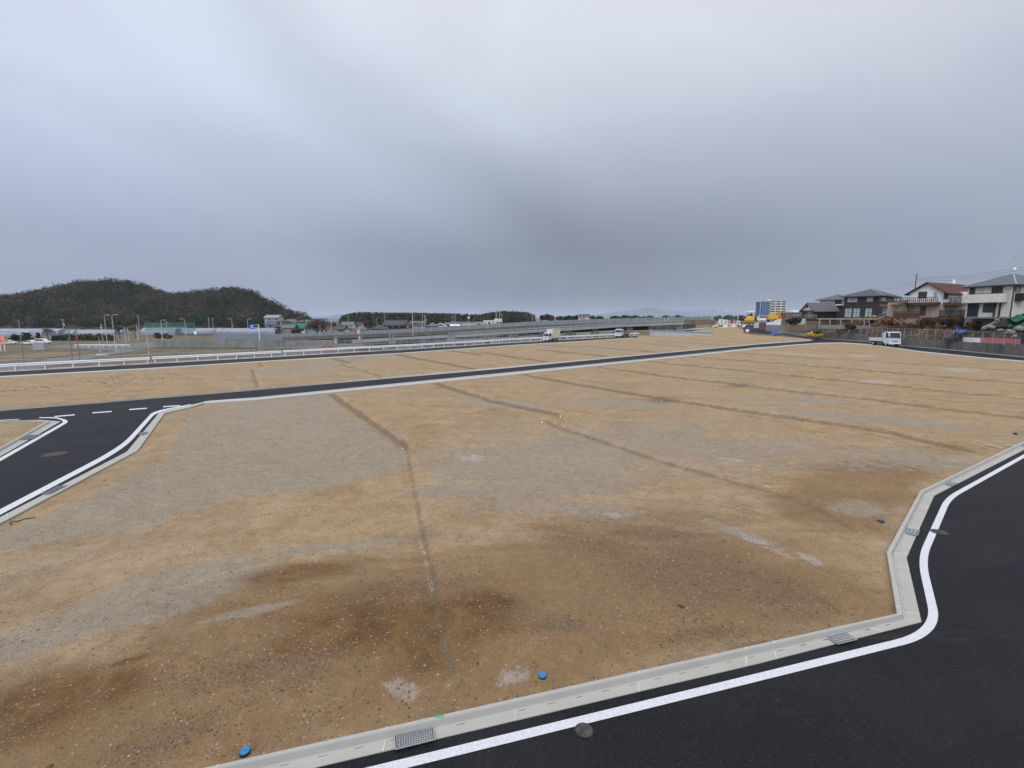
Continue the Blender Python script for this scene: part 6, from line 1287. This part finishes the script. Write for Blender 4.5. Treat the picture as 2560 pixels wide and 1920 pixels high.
def vhouse(px0, px1, yt, ye, Y, kind, rm, wm, label, depth=None, gm=None, over=.6, nw=3, name='village_house', rz=0.0, zb_=-5.0, trim=None):
    a, c = P(px0, ye, Y), P(px1, ye, Y); w = c.x-a.x; d = depth or min(w*.8, 9); ze, zt = a.z, P((px0+px1)/2, yt, Y).z; base = Vector(((a.x+c.x)/2, Y, zb_)); t = thing(name, label, 'house', base, rz, 'village houses behind the elevated road')
    wi = max(1, w-2*over) if kind != 'flat' else w; MB().box((0, d/2, (ze-zb_)/2), (wi, d, ze-zb_)).build('wall', wm, t); h = ze-zb_; H = zt-zb_; ft_ = [Vector((-wi/2, 0, 0)), Vector((wi/2, 0, 0)), Vector((wi/2, d, 0)), Vector((-wi/2, d, 0))]
    b = MB()
    if kind == 'hip': hip_roof(b, [ft_[3], ft_[0], ft_[1], ft_[2]], h+.15, H, over, max(0, wi-d)*.9); b.build('roof', rm, t)
    elif kind == 'ridge': gable_roof(b, [ft_[3], ft_[0], ft_[1], ft_[2]], h, H-.15, over, .2, front=over); b.build('roof', rm, t); g = MB(); gable_tri(g, [ft_[3], ft_[0], ft_[1], ft_[2]], h+.002, H-.3); g.build('gable', gm or wm, t); MB().box((0, d/2, H+.08), (wi+2*over, .35, .3)).build('roof_ridge', M_tile, t)
    elif kind == 'gable':
        gable_roof(b, ft_, h, H-.15, over, .2, front=over); rf_ = b.build('roof', rm, t); g = MB(); gable_tri(g, ft_, h+.002, H-.3); g.build('gable', gm or wm, t)
        if trim: u_ = (H-.15-h)/(wi/2); MB().bar((-wi/2-over, -over-.04, h-u_*over+.1), (0, -over-.04, H-.05), .08, .34).bar((wi/2+over, -over-.04, h-u_*over+.1), (0, -over-.04, H-.05), .08, .34).build('bargeboard', trim, rf_)
    else: b.box((0, d/2, h+.12), (wi+.3, d+.3, .24)); b.build('roof', rm, t)
    for i in range(nw):
        x = -wi/2+wi*(i+.5)/nw; zc = h-1.15; o = MB().box((x, -.04, zc), (min(1.7, wi/nw*.6), .08, 1.0)).build('window', M_dfr, t); MB().box((x, -.085, zc), (min(1.5, wi/nw*.5), .02, .84)).build('pane', M_glass if i % 2 else M_curt, o)
    return t
vhouse(716, 765, 808, 818.5, 236, 'ridge', M_teal, M_wallw, 'house with a bright teal green roof left of the round bare tree', nw=4)
vhouse(703, 736, 811, 819, 232, 'ridge', M_tileg, M_wallg, 'grey shed with a pale roof in front of the teal roofed house', nw=1); vhouse(661, 690, 803, 811, 300, 'ridge', M_bluer, M_wallg, 'house with a dull blue roof below the pale green house on the hill')
vhouse(659, 697, 787, 794, 340, 'ridge', mat('pale_green_roof', (.20, .25, .24), .6), mat('pale_green_wall', (.32, .37, .35), .8), 'pale green house standing high on the end of the hill', zb_=-2, nw=4); vhouse(684, 712, 812, 816, 262, 'ridge', M_tileb, M_wallk, 'low dark roofed house left of the grey shed')
vhouse(696, 716, 799, 804, 330, 'hip', M_tile, M_wallg, 'small dark hip roofed house beneath the right foot of the hill', nw=2); vhouse(715, 738, 798, 803, 335, 'ridge', M_tileg, M_wallw, 'grey roofed house under the last trees of the hill'); vhouse(738, 762, 800, 805, 320, 'hip', M_tileb, M_wallg, 'brown roofed house right of the last hill trees')
vhouse(764, 786, 798.5, 801, 300, 'flat', M_wallw, M_paleb, 'white flat roofed building peeping out left of the round bare tree', nw=4); vhouse(818, 847, 825, 831.5, 222, 'gable', M_tileb, M_wallg, 'small brown gable house just right of the round bare tree', trim=M_woodp)
vhouse(826, 862, 815, 823, 236, 'ridge', M_tileb, M_wallk, 'dark brown broad roof behind the white gabled house'); vhouse(847, 889, 820, 830.5, 226, 'gable', M_tileb, M_wallw, 'white gabled house with dark roof edges by the grey signal frame', trim=M_gutter, nw=2)
vhouse(851, 883, 804, 812, 262, 'ridge', M_tileg, M_wallw, 'white house with a pale grey roof above the white gabled house'); vhouse(880, 906, 806, 811.5, 268, 'ridge', M_tile, M_wallw, 'long dark slate roof behind the pale roofed white house'); vhouse(884, 917, 815, 825, 240, 'hip', M_tileg, M_wallg, 'house with a moss grey hip roof right of the signal frame')
vhouse(925, 966, 812, 823, 242, 'hip', M_tile, M_wallg, 'blue black tiled house left in front of the temple roof'); t = vhouse(956, 1016, 800.5, 811, 262, 'ridge', M_tile, M_wallk, 'big temple like house with a broad dark tiled roof and white eave band', depth=11, over=1.4, nw=6)
q = inv(t).inverted().translation; w_ = (P(1016, 811, 262)-P(956, 811, 262)).x; h_ = P(956, 811, 262).z+5; MB().box((0, -.4, h_-.55), (w_-3.4, .5, .35)).build('eave_band', M_white, t); MB().box((0, -.25, h_-2.2), (w_-3.2, .4, .25)).build('red_beam', M_wallr, t)
vhouse(1013, 1032, 805, 811, 256, 'gable', M_tileb, M_wallr, 'small house with a cream gable and red brown wall right of the temple roof', gm=M_pinkw, nw=2); vhouse(1030, 1064, 806.5, 815, 250, 'hip', M_tile, M_wallw, 'white walled house with a dark hip roof behind the thin mast'); vhouse(1020, 1062, 803, 807, 300, 'ridge', M_tileg, M_wallg, 'long grey roof peeping over the white walled hip roofed house')
vhouse(1067, 1093, 806, 815.5, 250, 'hip', M_tileg, M_wallg, 'pointed grey hip roof right of the utility pole'); vhouse(1086, 1117, 808, 815, 252, 'gable', M_tile, M_wallw, 'dark gabled house with white gable trim', gm=M_wallg, trim=M_white, nw=2); vhouse(1110, 1130, 806, 811, 280, 'ridge', M_tileg, M_wallk, 'dark low house left of the long blue grey factory')
vhouse(1126, 1186, 804.5, 806, 270, 'flat', M_paleb, M_paleb, 'long blue grey factory building with a flat roof', nw=6); vhouse(1124, 1150, 811, 814, 256, 'ridge', M_white, M_wallw, 'low white roof in front of the long factory'); vhouse(1155, 1190, 808, 814, 258, 'ridge', mat('pink_grey_roof', (.27, .20, .20), .7, .1, 1), M_wallg, 'pinkish grey roof in front of the factory')
vhouse(1184, 1213, 804.8, 806, 272, 'flat', M_pinkw, M_pinkw, 'pale pink flat building between factory and white block', nw=3); vhouse(1192, 1204, 807, 812, 252, 'gable', M_tile, M_pinkw, 'small dark gable before the pale pink building', nw=1)
t = vhouse(1209, 1247, 801, 802, 262, 'flat', M_wallw, M_wallw, 'white flat roofed block with a raised right end before the pine wood', nw=4); a_ = P(1228, 797, 262); MB().box((3.6, 3.6, P(1238, 797, 262).z+5-.9), (4.0, 5, 1.8)).build('roof_block', M_wallw, t)
vhouse(1447, 1476, 786.5, 792, 300, 'ridge', mat('navy_roof', (.045, .06, .10), .5, .1, 1), M_wallw, 'navy roofed house behind the twin lamp masts'); vhouse(1456, 1477, 788, 796.5, 290, 'gable', MATS['navy_roof'], M_wallw, 'white gable with orange edges in front of the navy roof', trim=M_or, nw=1)
# apartment block and low block
Y_ = 470; a, c, d_ = P(1901, 803, Y_), P(1921, 803, Y_), P(1963, 803, Y_); z1 = P(1930, 752.5, Y_).z; zb2 = a.z
t = thing('apartment_block', 'tall apartment block with a blue left part and white balcony bands', 'building', V2((a+d_)/2, zb2)); fl = (z1-zb2)/8
MB().box(((a.x+c.x)/2, Y_+5, (z1+zb2)/2-.3), (c.x-a.x, 12, z1-zb2-.6)).build('blue_wing', mat('blue_tile_wall', (.07, .09, .22), .7, .06, .5), t, world=True); MB().box(((c.x+d_.x)/2+.02, Y_+6, (z1+zb2)/2), (d_.x-c.x, 11, z1-zb2)).build('main_wall', mat('recess_grey', (.13, .14, .16), .8, .1, .4), t, world=True)
for i in range(8):
    z_ = zb2+fl*i; f1_ = MB().box(((c.x+d_.x)/2+.1, Y_-.2, z_+fl*.32), (d_.x-c.x+.2, 1.5, fl*.42)).build('balcony', M_wallw, t, world=True)
    MB().box(((a.x+c.x)/2, Y_-1.15, z_+fl*.3), (c.x-a.x+.3, .35, fl*.34)).build('blue_band', mat('blue_band', (.12, .15, .33), .6), t, world=True)
    for k in range(3): xx = a.x+(c.x-a.x)*(k+.5)/3; MB().box((xx, Y_-1.03, z_+fl*.7), (1.3, .2, fl*.34)).build('window', M_curt, t, world=True)
for x_ in np.linspace(c.x+.3, d_.x-.2, 4): MB().box((x_, Y_-.1, (z1+zb2)/2), (.45, 1.55, z1-zb2+.02)).build('fin_wall', M_wallw, t, world=True)
MB().box(((c.x+d_.x)/2, Y_+5, z1+.25), (d_.x-c.x+.4, 12, .5)).box((c.x+1, Y_+5, z1+1.2), (2.2, 3, 1.6)).build('roof', M_wallw, t, world=True)
Y_ = 400; a, d_ = P(1958, 803, Y_), P(2012, 803, Y_); z1 = P(1980, 780.5, Y_).z; t = thing('low_block', 'long low grey building with window bands right of the tall apartment block', 'building', V2((a+d_)/2, a.z))
MB().box(((a.x+d_.x)/2, Y_+5, (z1+a.z)/2), (d_.x-a.x, 10, z1-a.z)).build('wall', mat('brownish_grey', (.19, .175, .17), .8, .1, .4), t, world=True)
for i in range(3):
    z_ = a.z+(z1-a.z)*(i+.65)/3; MB().box(((a.x+d_.x)/2, Y_-.15, z_+.6), (d_.x-a.x+.2, .35, .5)).build('balcony', M_wallg, t, world=True)
    for k in range(6): MB().box((a.x+(d_.x-a.x)*(k+.5)/6, Y_-.04, z_-.3), (1.7, .1, 1.0)).build('window', M_glass, t, world=True)
MB().box(((a.x+d_.x)/2+3, Y_+4, z1+.9), (7, 5, 1.8)).box(((a.x+d_.x)/2, Y_+5, z1+.1), (d_.x-a.x+.6, 10.6, .25)).build('roof', M_wallw, t, world=True)

# ------------------------------------------------------------------ greenhouses
M_poly = mat('greenhouse_film', (.25, .28, .345), .35, .12, .5, stain=(.16, .18, .23), stain_amt=.7, stain_scale=.15)
def tunnel(px0, px1, yt, yb, Y, label, n=1, m=M_poly):
    a, c, tp = P(px0, yb, Y), P(px1, yb, Y), P((px0+px1)/2, yt, Y); h = tp.z-a.z; t = thing('greenhouse', label, 'greenhouse', Vector(((a.x+c.x)/2, Y, a.z)), 0, 'plastic film greenhouses beyond the village road'); L_ = c.x-a.x
    for k in range(n):
        b = MB(); N_ = 12; w = max(5.5, h*1.6); vs = []
        for x_ in (-L_/2, L_/2):
            for i in range(N_+1): th = math.pi*i/N_; vs.append((x_, k*w+w/2-math.cos(th)*w/2, h*(.35+.65*math.sin(th)) if 0 < i < N_ else h*.35))
            vs += [(x_, k*w+w, 0), (x_, k*w, 0)]
        M_ = N_+3; b.add(vs, [(i, (i+1) % M_, M_+(i+1) % M_, M_+i) for i in range(M_)]+[tuple(range(M_)), tuple(range(M_, 2*M_))]); b.build('film_cover', m, t)
    b = MB()
    for i in range(int(L_/4)+1): x_ = -L_/2+i*4+.02; b.tube([(x_, w/2-math.cos(math.pi*j/8)*(w/2+.04), h*(.35+.65*math.sin(math.pi*j/8))+.05 if 0 < j < 8 else h*.35) for j in range(5)], .05, 4); b.bar((x_, -.05, 0), (x_, -.05, h*.35), .09)
    b.build('hoops', M_galv, t); return t
tunnel(-60, 104, 823, 850, 262, 'tall white film greenhouse behind the parked cars at the left edge', 2); tunnel(112, 183, 826, 842, 275, 'white film greenhouse behind the bare tree and twin rusty poles', 2); tunnel(188, 284, 825.5, 840, 270, 'white film greenhouse behind the roadside hedge', 2)
tunnel(352, 438, 820, 838, 268, 'grey white greenhouse below the green net fence', 2); tunnel(440, 536, 821, 836, 272, 'greyish greenhouse left of the pale bank wall', 2); tunnel(538, 690, 821.5, 836, 262, 'long pale greenhouse behind the blue road sign', 2)
# ------------------------------------------------------------------ poles and lamps
M_pole = mat('lamp_pole', (.48, .50, .50), .5, .05, 2)
def vp(px, ytop, ybot, Y):
    c = P(px, ybot, Y); t_ = P(px, ytop, Y); return Vector((c.x, Y, c.z)), t_.z-c.z
def lamp(px, yt, yb, Y, label, side=1, arm=1.6, curved=True, r=.11, group='street lamps', double=False, m=None):
    base, h = vp(px, yt, yb, Y); t = thing('street_lamp', label, 'street lamp', base, 0, group); m = m or M_pole; up = h-arm*.35 if curved else h
    MB().tube([(0, 0, 0), (0, 0, up*.5), (0, 0, up)], r, 8, r1=r*.6).build('pole', m, t)
    for s in ((side, -side) if double else (side,)):
        pts = [(0, 0, up-.02), (s*arm*.12, 0, up+arm*.18), (s*arm*.45, 0, h-.04), (s*arm, 0, h)] if curved else [(0, 0, up-.05), (s*arm, 0, up)]
        MB().tube(pts, r*.55, 6).build('arm', m, t); MB().prism([(s*arm*.85, h-.12), (s*(arm+.65), h-.06), (s*(arm+.65), h+.02), (s*arm*.85, h+.1)], .3).build('lamp_head', m, t)
    return t
lamp(268.5, 787.5, 861, 178, 'tall street lamp before the roadside hedge, left of the pair', 1, 1.4); lamp(289, 786.5, 875, 160, 'tall street lamp right of the pair by the white pipe barrier', 1, 1.6)
lamp(407.5, 800, 860, 160, 'street lamp rising from the left end of the grey retaining wall', 1, 1.0); lamp(465, 797, 843, 200, 'street lamp in front of the green net fence, head to the left', -1, 1.4); lamp(582, 796.5, 834, 210, 'street lamp left of the blue road sign, head to the left', -1, 1.2)
lamp(621, 797, 834, 210, 'street lamp just left of the blue road sign, head to the right', 1, 1.2); lamp(1057, 778, 831, 172, 'slim lamp post on the elevated road left of the utility pole', -1, .7, r=.09, m=M_steelp)
lamp(1138, 777, 815, 215, 'double headed lamp left above the blue grey factory', 1, 1.0, double=True); lamp(1249, 766, 818, 162, 'slim lamp post close right of the white mast before the pine wood', 1, .5, False, r=.09, m=M_steelp); lamp(1255, 785, 808, 240, 'short lamp with a white head right of the white flat roofed block', -1, .6)
lamp(1446, 757, 809, 155, 'left one of the twin lamp masts near the orange gabled house', 1, .4, False, r=.08, m=M_steelp); lamp(1646, 750, 804.5, 149, 'leaning lamp post on the elevated road before the far mountain, head right', 1, .8, r=.09, m=M_steelp); lamp(1671, 747, 803.5, 148, 'lamp post with the left pointing head before the far mountain', -1, .5, r=.1)
lamp(1844, 733, 812, 141, 'tall curved lamp behind the white cabins at the ramp head', 1, 1.9, r=.11); lamp(1898, 728, 808, 148, 'tall curved lamp beside the blue wing of the apartment block, head to the left', -1, 1.2, r=.11)
def mast(px, yt, yb, Y, label, r=.09, name='mast', cat='mast', group='thin masts and posts', m=None, head=None):
    base, h = vp(px, yt, yb, Y); t = thing(name, label, cat, base, 0, group); MB().tube([(0, 0, 0), (0, 0, h*.6), (0, 0, h)], r, 8, r1=r*.55).build('pole', m or M_pole, t); MB().box((0, 0, .15), (.35, .35, .3)).build('base_plate', M_steelp, t)
    if head == 'box': MB().box((0, -.15, h-.8), (1.1, .15, 1.3)).build('sign_plate', M_steelp, t)
    if head == 'cam': MB().box((.2, 0, h-.1), (.5, .25, .22)).box((-.05, 0, h-1.2), (.35, .3, .5)).build('device', M_white, t)
    return t
mast(829.5, 790, 843, 186, 'tall thin mast on the elevated road in front of the round bare tree', .11); mast(1032.5, 776, 839, 174, 'tall white mast standing on the elevated road left of the slim lamp', .13); mast(1240.5, 765, 822, 164, 'tall white mast before the white flat roofed block', .12)
mast(1454.5, 754, 813, 156, 'white mast, right one of the twin near the orange gabled house', .12); mast(1172, 790, 812, 240, 'post with a square plate above the factory roof', .1, head='box'); mast(257, 812, 851, 205, 'grey post with a small green box behind the tall street lamp', .12, head='cam')
mast(315, 816.5, 858, 190, 'white post left of the white net posts by the bare trees', .12); mast(322, 819, 852, 200, 'white post second from the left before the second bare tree', .11); mast(345.5, 812, 850, 200, 'thick white post third from the left under the net fence', .12); mast(367, 818, 855, 200, 'white post beside the left end of the green net fence', .1)
mast(251, 843, 880, 140, 'short pale post in the dry field left of the tall street lamp', .07); mast(291.5, 860, 880, 135, 'short white post under the white pipe barrier', .09); mast(373, 845, 886, 118, 'thin post in the field near the end of the grey wall', .06)
upole(344.5, 786.5, 828, 300, 'grey utility pole with cross arms behind the net fence', 3, r=.2); upole(521, 794, 832, 280, 'utility pole with wide cross arms at the middle of the hill foot', 3, r=.2); upole(531, 795.5, 838, 240, 'plain utility pole just right of the wide armed one', 1, r=.15)
upole(156, 797.5, 854, 210, 'slim utility pole rising behind the hedge left', 1, r=.15, tr=.75); upole(46, 799, 830, 300, 'utility pole at far left under the hill', 1, r=.17); upole(415, 803.5, 845, 215, 'utility pole left of the green net fence lamp', 1, r=.14)
upole(701, 796, 836, 235, 'utility pole beside the grey shed', 1, r=.15); upole(1062, 788, 818, 230, 'utility pole with transformer right of the slim lamp post', 3, r=.18, tr=.6); upole(1131, 790, 812, 260, 'utility pole with a wide arm left of the double lamp', 2, r=.15); upole(870, 790, 832, 238, 'utility pole before the left end of the pine wood', 1, r=.13)
upole(961, 784, 812, 275, 'utility pole over the left end of the temple roof', 1, r=.15); upole(1331, 788, 808, 250, 'utility pole at the right end of the pine wood', 1, r=.17); upole(942, 794, 815, 290, 'thin utility pole left of the temple roof', 1, r=.13)
upole(1412, 789, 801, 320, 'small utility pole among the bushes right of the pine wood', 1, r=.15); upole(799.5, 812, 834, 205, 'short pole in front of the round bare tree', 1, r=.14)
for px, lb in ((171, 'left one of the twin rusty poles standing in the field'), (190, 'right one of the twin rusty poles standing in the field')): upole(px, 822, 906, 88, lb, 2 if px == 171 else 1, M_polew, .105, 'rusty railway poles')
upole(50, 834.5, 910, 84, 'single rusty pole in front of the white hatchback', 1, M_polew, .09, 'rusty railway poles'); t = upole(890.5, 818, 869, 128, 'left post of the railway signal frame with a red strip', 1, M_polew, .10, 'rusty railway poles'); MB().box((0, -.2, 4.2), (.3, .1, 1.2)).build('red_strip', M_red, t)
upole(905, 818, 869, 128, 'right post of the railway signal frame', 1, M_polew, .10, 'rusty railway poles'); upole(1292, 812, 848, 110, 'rusty pole behind the fence left of the box truck', 1, M_polew, .09, 'rusty railway poles'); upole(1316, 805, 839, 116, 'taller rusty pole left of the box truck', 1, M_polew, .1, 'rusty railway poles')
a_, c_ = P(887, 822, 128), P(907, 822, 128); t = thing('signal_frame', 'crossbeam with hanging boxes linking the two railway signal posts', 'signal frame', a_); MB().bar(a_, c_, .22).build('beam', M_polew, t, world=True); MB().box(P(897, 829, 128), (.8, .5, 1.2)).box(P(899, 845, 128), (.5, .4, .8)).build('signal_box', M_steelp, t, world=True); MB().bar(P(898, 832, 128), P(901, 850, 128), .08).build('ladder', M_galv, t, world=True)
# green net fence
M_gm = mesh_mat('green_sport_net', (.03, .16, .13), .30, 3); wire_fence([P(362, 828, 255), P(490, 828, 255)], 4.3, 'tall green net fence of a sports ground at the hill foot', 4.5, netmat=M_gm, name='net_fence')
# road sign, signboard, cabinet, barrier
base, h = vp(649, 811, 850, 168); t = thing('road_sign', 'blue direction sign on a pole with an arm, above the pale bank wall', 'road sign', base, 0); MB().tube([(0, 0, 0), (0, 0, h)], .13, 8).build('pole', M_white, t); MB().bar((0, 0, h-.15), (-1.9, 0, h-.15), .1).bar((0, 0, h-1.1), (-1.9, 0, h-1.1), .1).build('arm', M_white, t)
s = MB().box((-2.2, -.12, h-.75), (1.6, .08, 1.7)).build('sign_plate', mat('sign_blue', (.02, .13, .50), .4), t); MB().box((-2.2, -.165, h-.45), (1.0, .01, .14)).box((-2.1, -.165, h-1.1), (.9, .01, .14)).box((-2.5, -.165, h-.8), (.12, .01, .8)).build('sign_marking', M_white, s)
c = P(9, 878, 138); t = thing('signboard', 'pink and orange advertising board on two legs at the left edge', 'signboard', c, .1); zt_ = P(5, 840.5, 138).z-c.z; zm_ = P(5, 861, 138).z-c.z
MB().box((-.35, 0, (zt_+zm_)/2), (2.1, .12, zt_-zm_)).build('board', mat('sign_pink', (.72, .30, .34), .5, .05, 2), t); MB().box((-.45, -.07, (zt_+zm_)/2-.15), (1.5, .02, .75)).build('orange_field', mat('sign_orange', (.72, .33, .05), .5), t)
b = MB(); [b.box((x_, -.085, (zt_+zm_)/2+z_), (w_, .01, .16)) for x_, z_, w_ in ((-.55, .1, 1.0), (-.35, -.2, .8), (-.6, .75, 1.2))]; b.build('lettering', mat('sign_red', (.65, .05, .06), .5), t); b = MB(); [b.bar((x_, .1, 0), (x_, .1, zt_-.2), .14) for x_ in (-.75, .3)]; b.build('leg', M_white, t)
c = P(102, 875, 146); t = thing('equipment_cabinet', 'grey metal cabinet in front of the white minivan', 'cabinet', c, 0); MB().box((0, 0, .95), (3.4, 1.2, 1.9)).build('body', mat('cabinet_grey', (.33, .34, .34), .6, .05, 2), t, bevel=.03); [MB().box((x_, -.61, .95), (.95, .02, 1.6)).build('door', M_galv, t) for x_ in (-1.1, 0, 1.1)]
p0, p1 = P(188, 866, 152), P(324, 866, 158); t = thing('pipe_barrier', 'white pipe barrier on low posts beside the village road', 'barrier', p0); MB().tube([p0+Vector((0, 0, .42)), p1+Vector((0, 0, .42))], .14, 8).build('rail_pipe', M_white, t, world=True)
for i in range(9): q_ = p0.lerp(p1, i/8); MB().bar(q_-Vector((0, 0, .4)), q_+Vector((0, 0, .4)), .13).build('post', M_white, t, world=True)
o = MB().box((0, 0, .7), (.8, .5, 1.4)).box((0, -.26, .8), (.6, .02, 1.0)).build('notice_board', M_white); o.location = P(489, 836, 195); tag(o, 'small white upright board among bushes in front of the greenhouse', 'notice board')
M_stone = mat('pale_stone_pile', (.5, .46, .38), .9, .2, 3)
b = MB(); [rockmesh(b, (random.uniform(-1, 1), random.uniform(-.4, .4), .1), (.4, .35, .25), 300+i) for i in range(9)]; o = b.build('rubble_pile', M_stone); o.location = P(254, 889, 112); tag(o, 'small pale rubble heap beside the farm track', 'rubble')
# overhead wires in the lowland
for (a, c, lb) in (((P(-30, 806, 280), P(150, 799, 212), 'wire from the left edge to the slim pole behind the hedge')), ((P(156, 799, 212), P(344, 789, 300), 'wire between the slim pole and the pole behind the net fence')), ((P(415, 805, 215), P(521, 796, 280), 'wire sagging across the middle of the hill foot')), ((P(521, 797, 280), P(701, 798, 235), 'wire running from the wide armed pole to the grey shed')), ((P(-30, 824, 90), P(171, 823.5, 88), 'railway wire from the left edge to the twin rusty poles')), ((P(-30, 895, 86), P(430, 874, 100), 'low thick cable stretched across the dry field'))): wire(a, c, .6, lb, .03, 'wires over the fields')
# far clutter between fence and ramps
r_ = random.Random(5)
b = MB()
o = MB().prism([(-1.6, 0), (1.6, 0), (1.3, .9), (.6, 1.3), (-1.0, 1.2)], 2.2).build('soil_heap', mat('red_soil', (.24, .11, .075), .95, .2, 1), bevel=.3); o.location = P(820, 874, 118); tag(o, 'small reddish heap behind the wire fence near the signal frame', 'heap')
c = P(841, 862, 130); t = thing('relay_cabinet', 'pale double cabinet on a post in front of the dark bridge opening', 'cabinet', c); MB().box((0, 0, .9), (.9, .7, 1.7)).box((0, 0, 2.0), (.95, .75, .45)).build('body', M_wallg, t, bevel=.03); MB().box((0, -.36, 1.0), (.7, .02, 1.3)).build('door', M_galv, t)
for i, (px, w_, lb) in enumerate(((979, 1.0, 'pair of small grey cabinets at the left start of the lower ramp'), (1128, 1.3, 'grey cabinet between elevated road and lower ramp'), (1430, 1.6, 'dark green cabinet behind the fence right of the box truck'))):
    Y_ = (140, 138, 120)[i]; yb = (846, 843, 843)[i]; c = P(px, yb, Y_); t = thing('relay_cabinet', lb, 'cabinet', c); MB().box((-.4, 0, .7), (w_*.55, .6, 1.4)).box((.55, 0, .65), (w_*.5, .6, 1.3)).build('body', M_wallg if i < 2 else mat('dark_green_box', (.05, .07, .05), .7), t, bevel=.03); MB().box((0, 0, -1.5), (w_*1.6, .8, 3.0)).build('base', M_midc, t)
wire_fence([P(700, 869, 140), P(1000, 858, 126), P(1240, 852, 116)], 1.5, 'older wire fence along the railway below the elevated road', 2.6); wire_fence([P(700, 866, 146), P(900, 860, 140), P(1250, 850, 130)], 1.2, 'second older fence in the shade of the elevated road', 2.2)
poly_sheet('railway_bed', [V2(PL(690, 212, -5), -4.94), V2(PL(1590, 212, -5), -4.94), V2(PL(1560, 150, -5), -4.94), V2(PL(1240, 104, -5), -4.94), V2(PL(690, 100, -5), -4.94)], mat('ballast', (.125, .115, .105), .95, .25, 2, bump=.5))
wall('under_deck_shade', 'dark strip added under the elevated road, the deck shade put into its colour', [(px_, evi(px_, 3)-2, evi(px_, 3)+16, evi(px_, 4)+9) for px_ in (770, 900, 1100, 1300, 1500, 1640)], 1, MATS['shadow_concrete'])  # added strip: shade beneath the deck is painted as its dark colour
wall('track_wall', 'low pale track side wall below the lower ramp', [(px_, rpi(px_, 2)+7, rpi(px_, 2)+11, 146) for px_ in (860, 1000, 1200, 1400, 1560)], .4, M_lgt)
wall('track_wall', 'dark cable trough running along the railway below the lower ramp', [(px_, rpi(px_, 2)+13, rpi(px_, 2)+15, 138) for px_ in (820, 1000, 1200, 1400)], .6, M_oldc)
poly_sheet('water', [Vector((-5200, 1100, -4.85)), Vector((900, 1100, -4.85)), Vector((9000, 16000, -4.85)), Vector((-15500, 16000, -4.85))], mat('bay_water', (.05, .07, .09), .35, .1, .01), -4.85)
# ------------------------------------------------------------------ distant mountains
def range_(name, prof, Y, seed):
    xs = [P(a, 793, Y).x for a, _ in prof]; zs = [P(a, b_, Y).z for a, b_ in prof]; nx = 120; X = np.linspace(xs[0], xs[-1], nx); Z_ = np.interp(X, xs, zs); rowsv = []
    for j, tt in enumerate((0, .25, .5, .75, 1, .75, .4, 0)): yy = Y-900+j*225; rowsv += [(x_, yy+vnoise(np.array([x_]), np.array([yy]), 300, seed)[0]*120, -6+(z_+6)*tt*(1 if tt == 1 else .85+.3*float(vnoise(np.array([x_]), np.array([yy]), 400, seed+1)[0]))) for x_, z_ in zip(X, Z_)]
    b = MB().add(rowsv, [(j*nx+i, j*nx+i+1, (j+1)*nx+i+1, (j+1)*nx+i) for j in range(7) for i in range(nx-1)]); o = b.build(name, mat('mountain_woods', (.02, .03, .035), .95, .2, .01), smooth=True); o['kind'] = 'structure'
range_('far_hills', [(780, 795), (815, 792), (833, 788), (850, 785), (868, 787), (884, 792), (905, 795)], 11500, 1)
range_('distant_mountain', [(1440, 795), (1468, 790), (1511, 784), (1555, 777), (1580, 775), (1599, 772), (1616, 768.7), (1638, 771), (1660, 775), (1696, 777), (1725, 780), (1770, 785), (1830, 795)], 12500, 2)
range_('distant_mountain_ridge', [(1640, 794), (1690, 783), (1730, 777), (1765, 773), (1800, 777), (1850, 786), (1920, 794)], 15200, 3)
# ------------------------------------------------------------------ haze
hz_m = bpy.data.materials.new('haze_air'); hz_m.use_nodes = True; t = hz_m.node_tree; t.nodes.clear(); v = N(t, 'ShaderNodeVolumePrincipled'); v.inputs['Color'].default_value = (.74, .84, 1, 1); v.inputs['Density'].default_value = .00010; v.inputs['Anisotropy'].default_value = 0
ou = N(t, 'ShaderNodeOutputMaterial'); t.links.new(v.outputs[0], ou.inputs['Volume'])
o = MB().box((0, 0, 80), (34000, 34000, 176)).build('haze', hz_m); tag(o, kind='stuff'); o['label'] = 'thin grey blue winter haze over the plain'; o['category'] = 'haze'
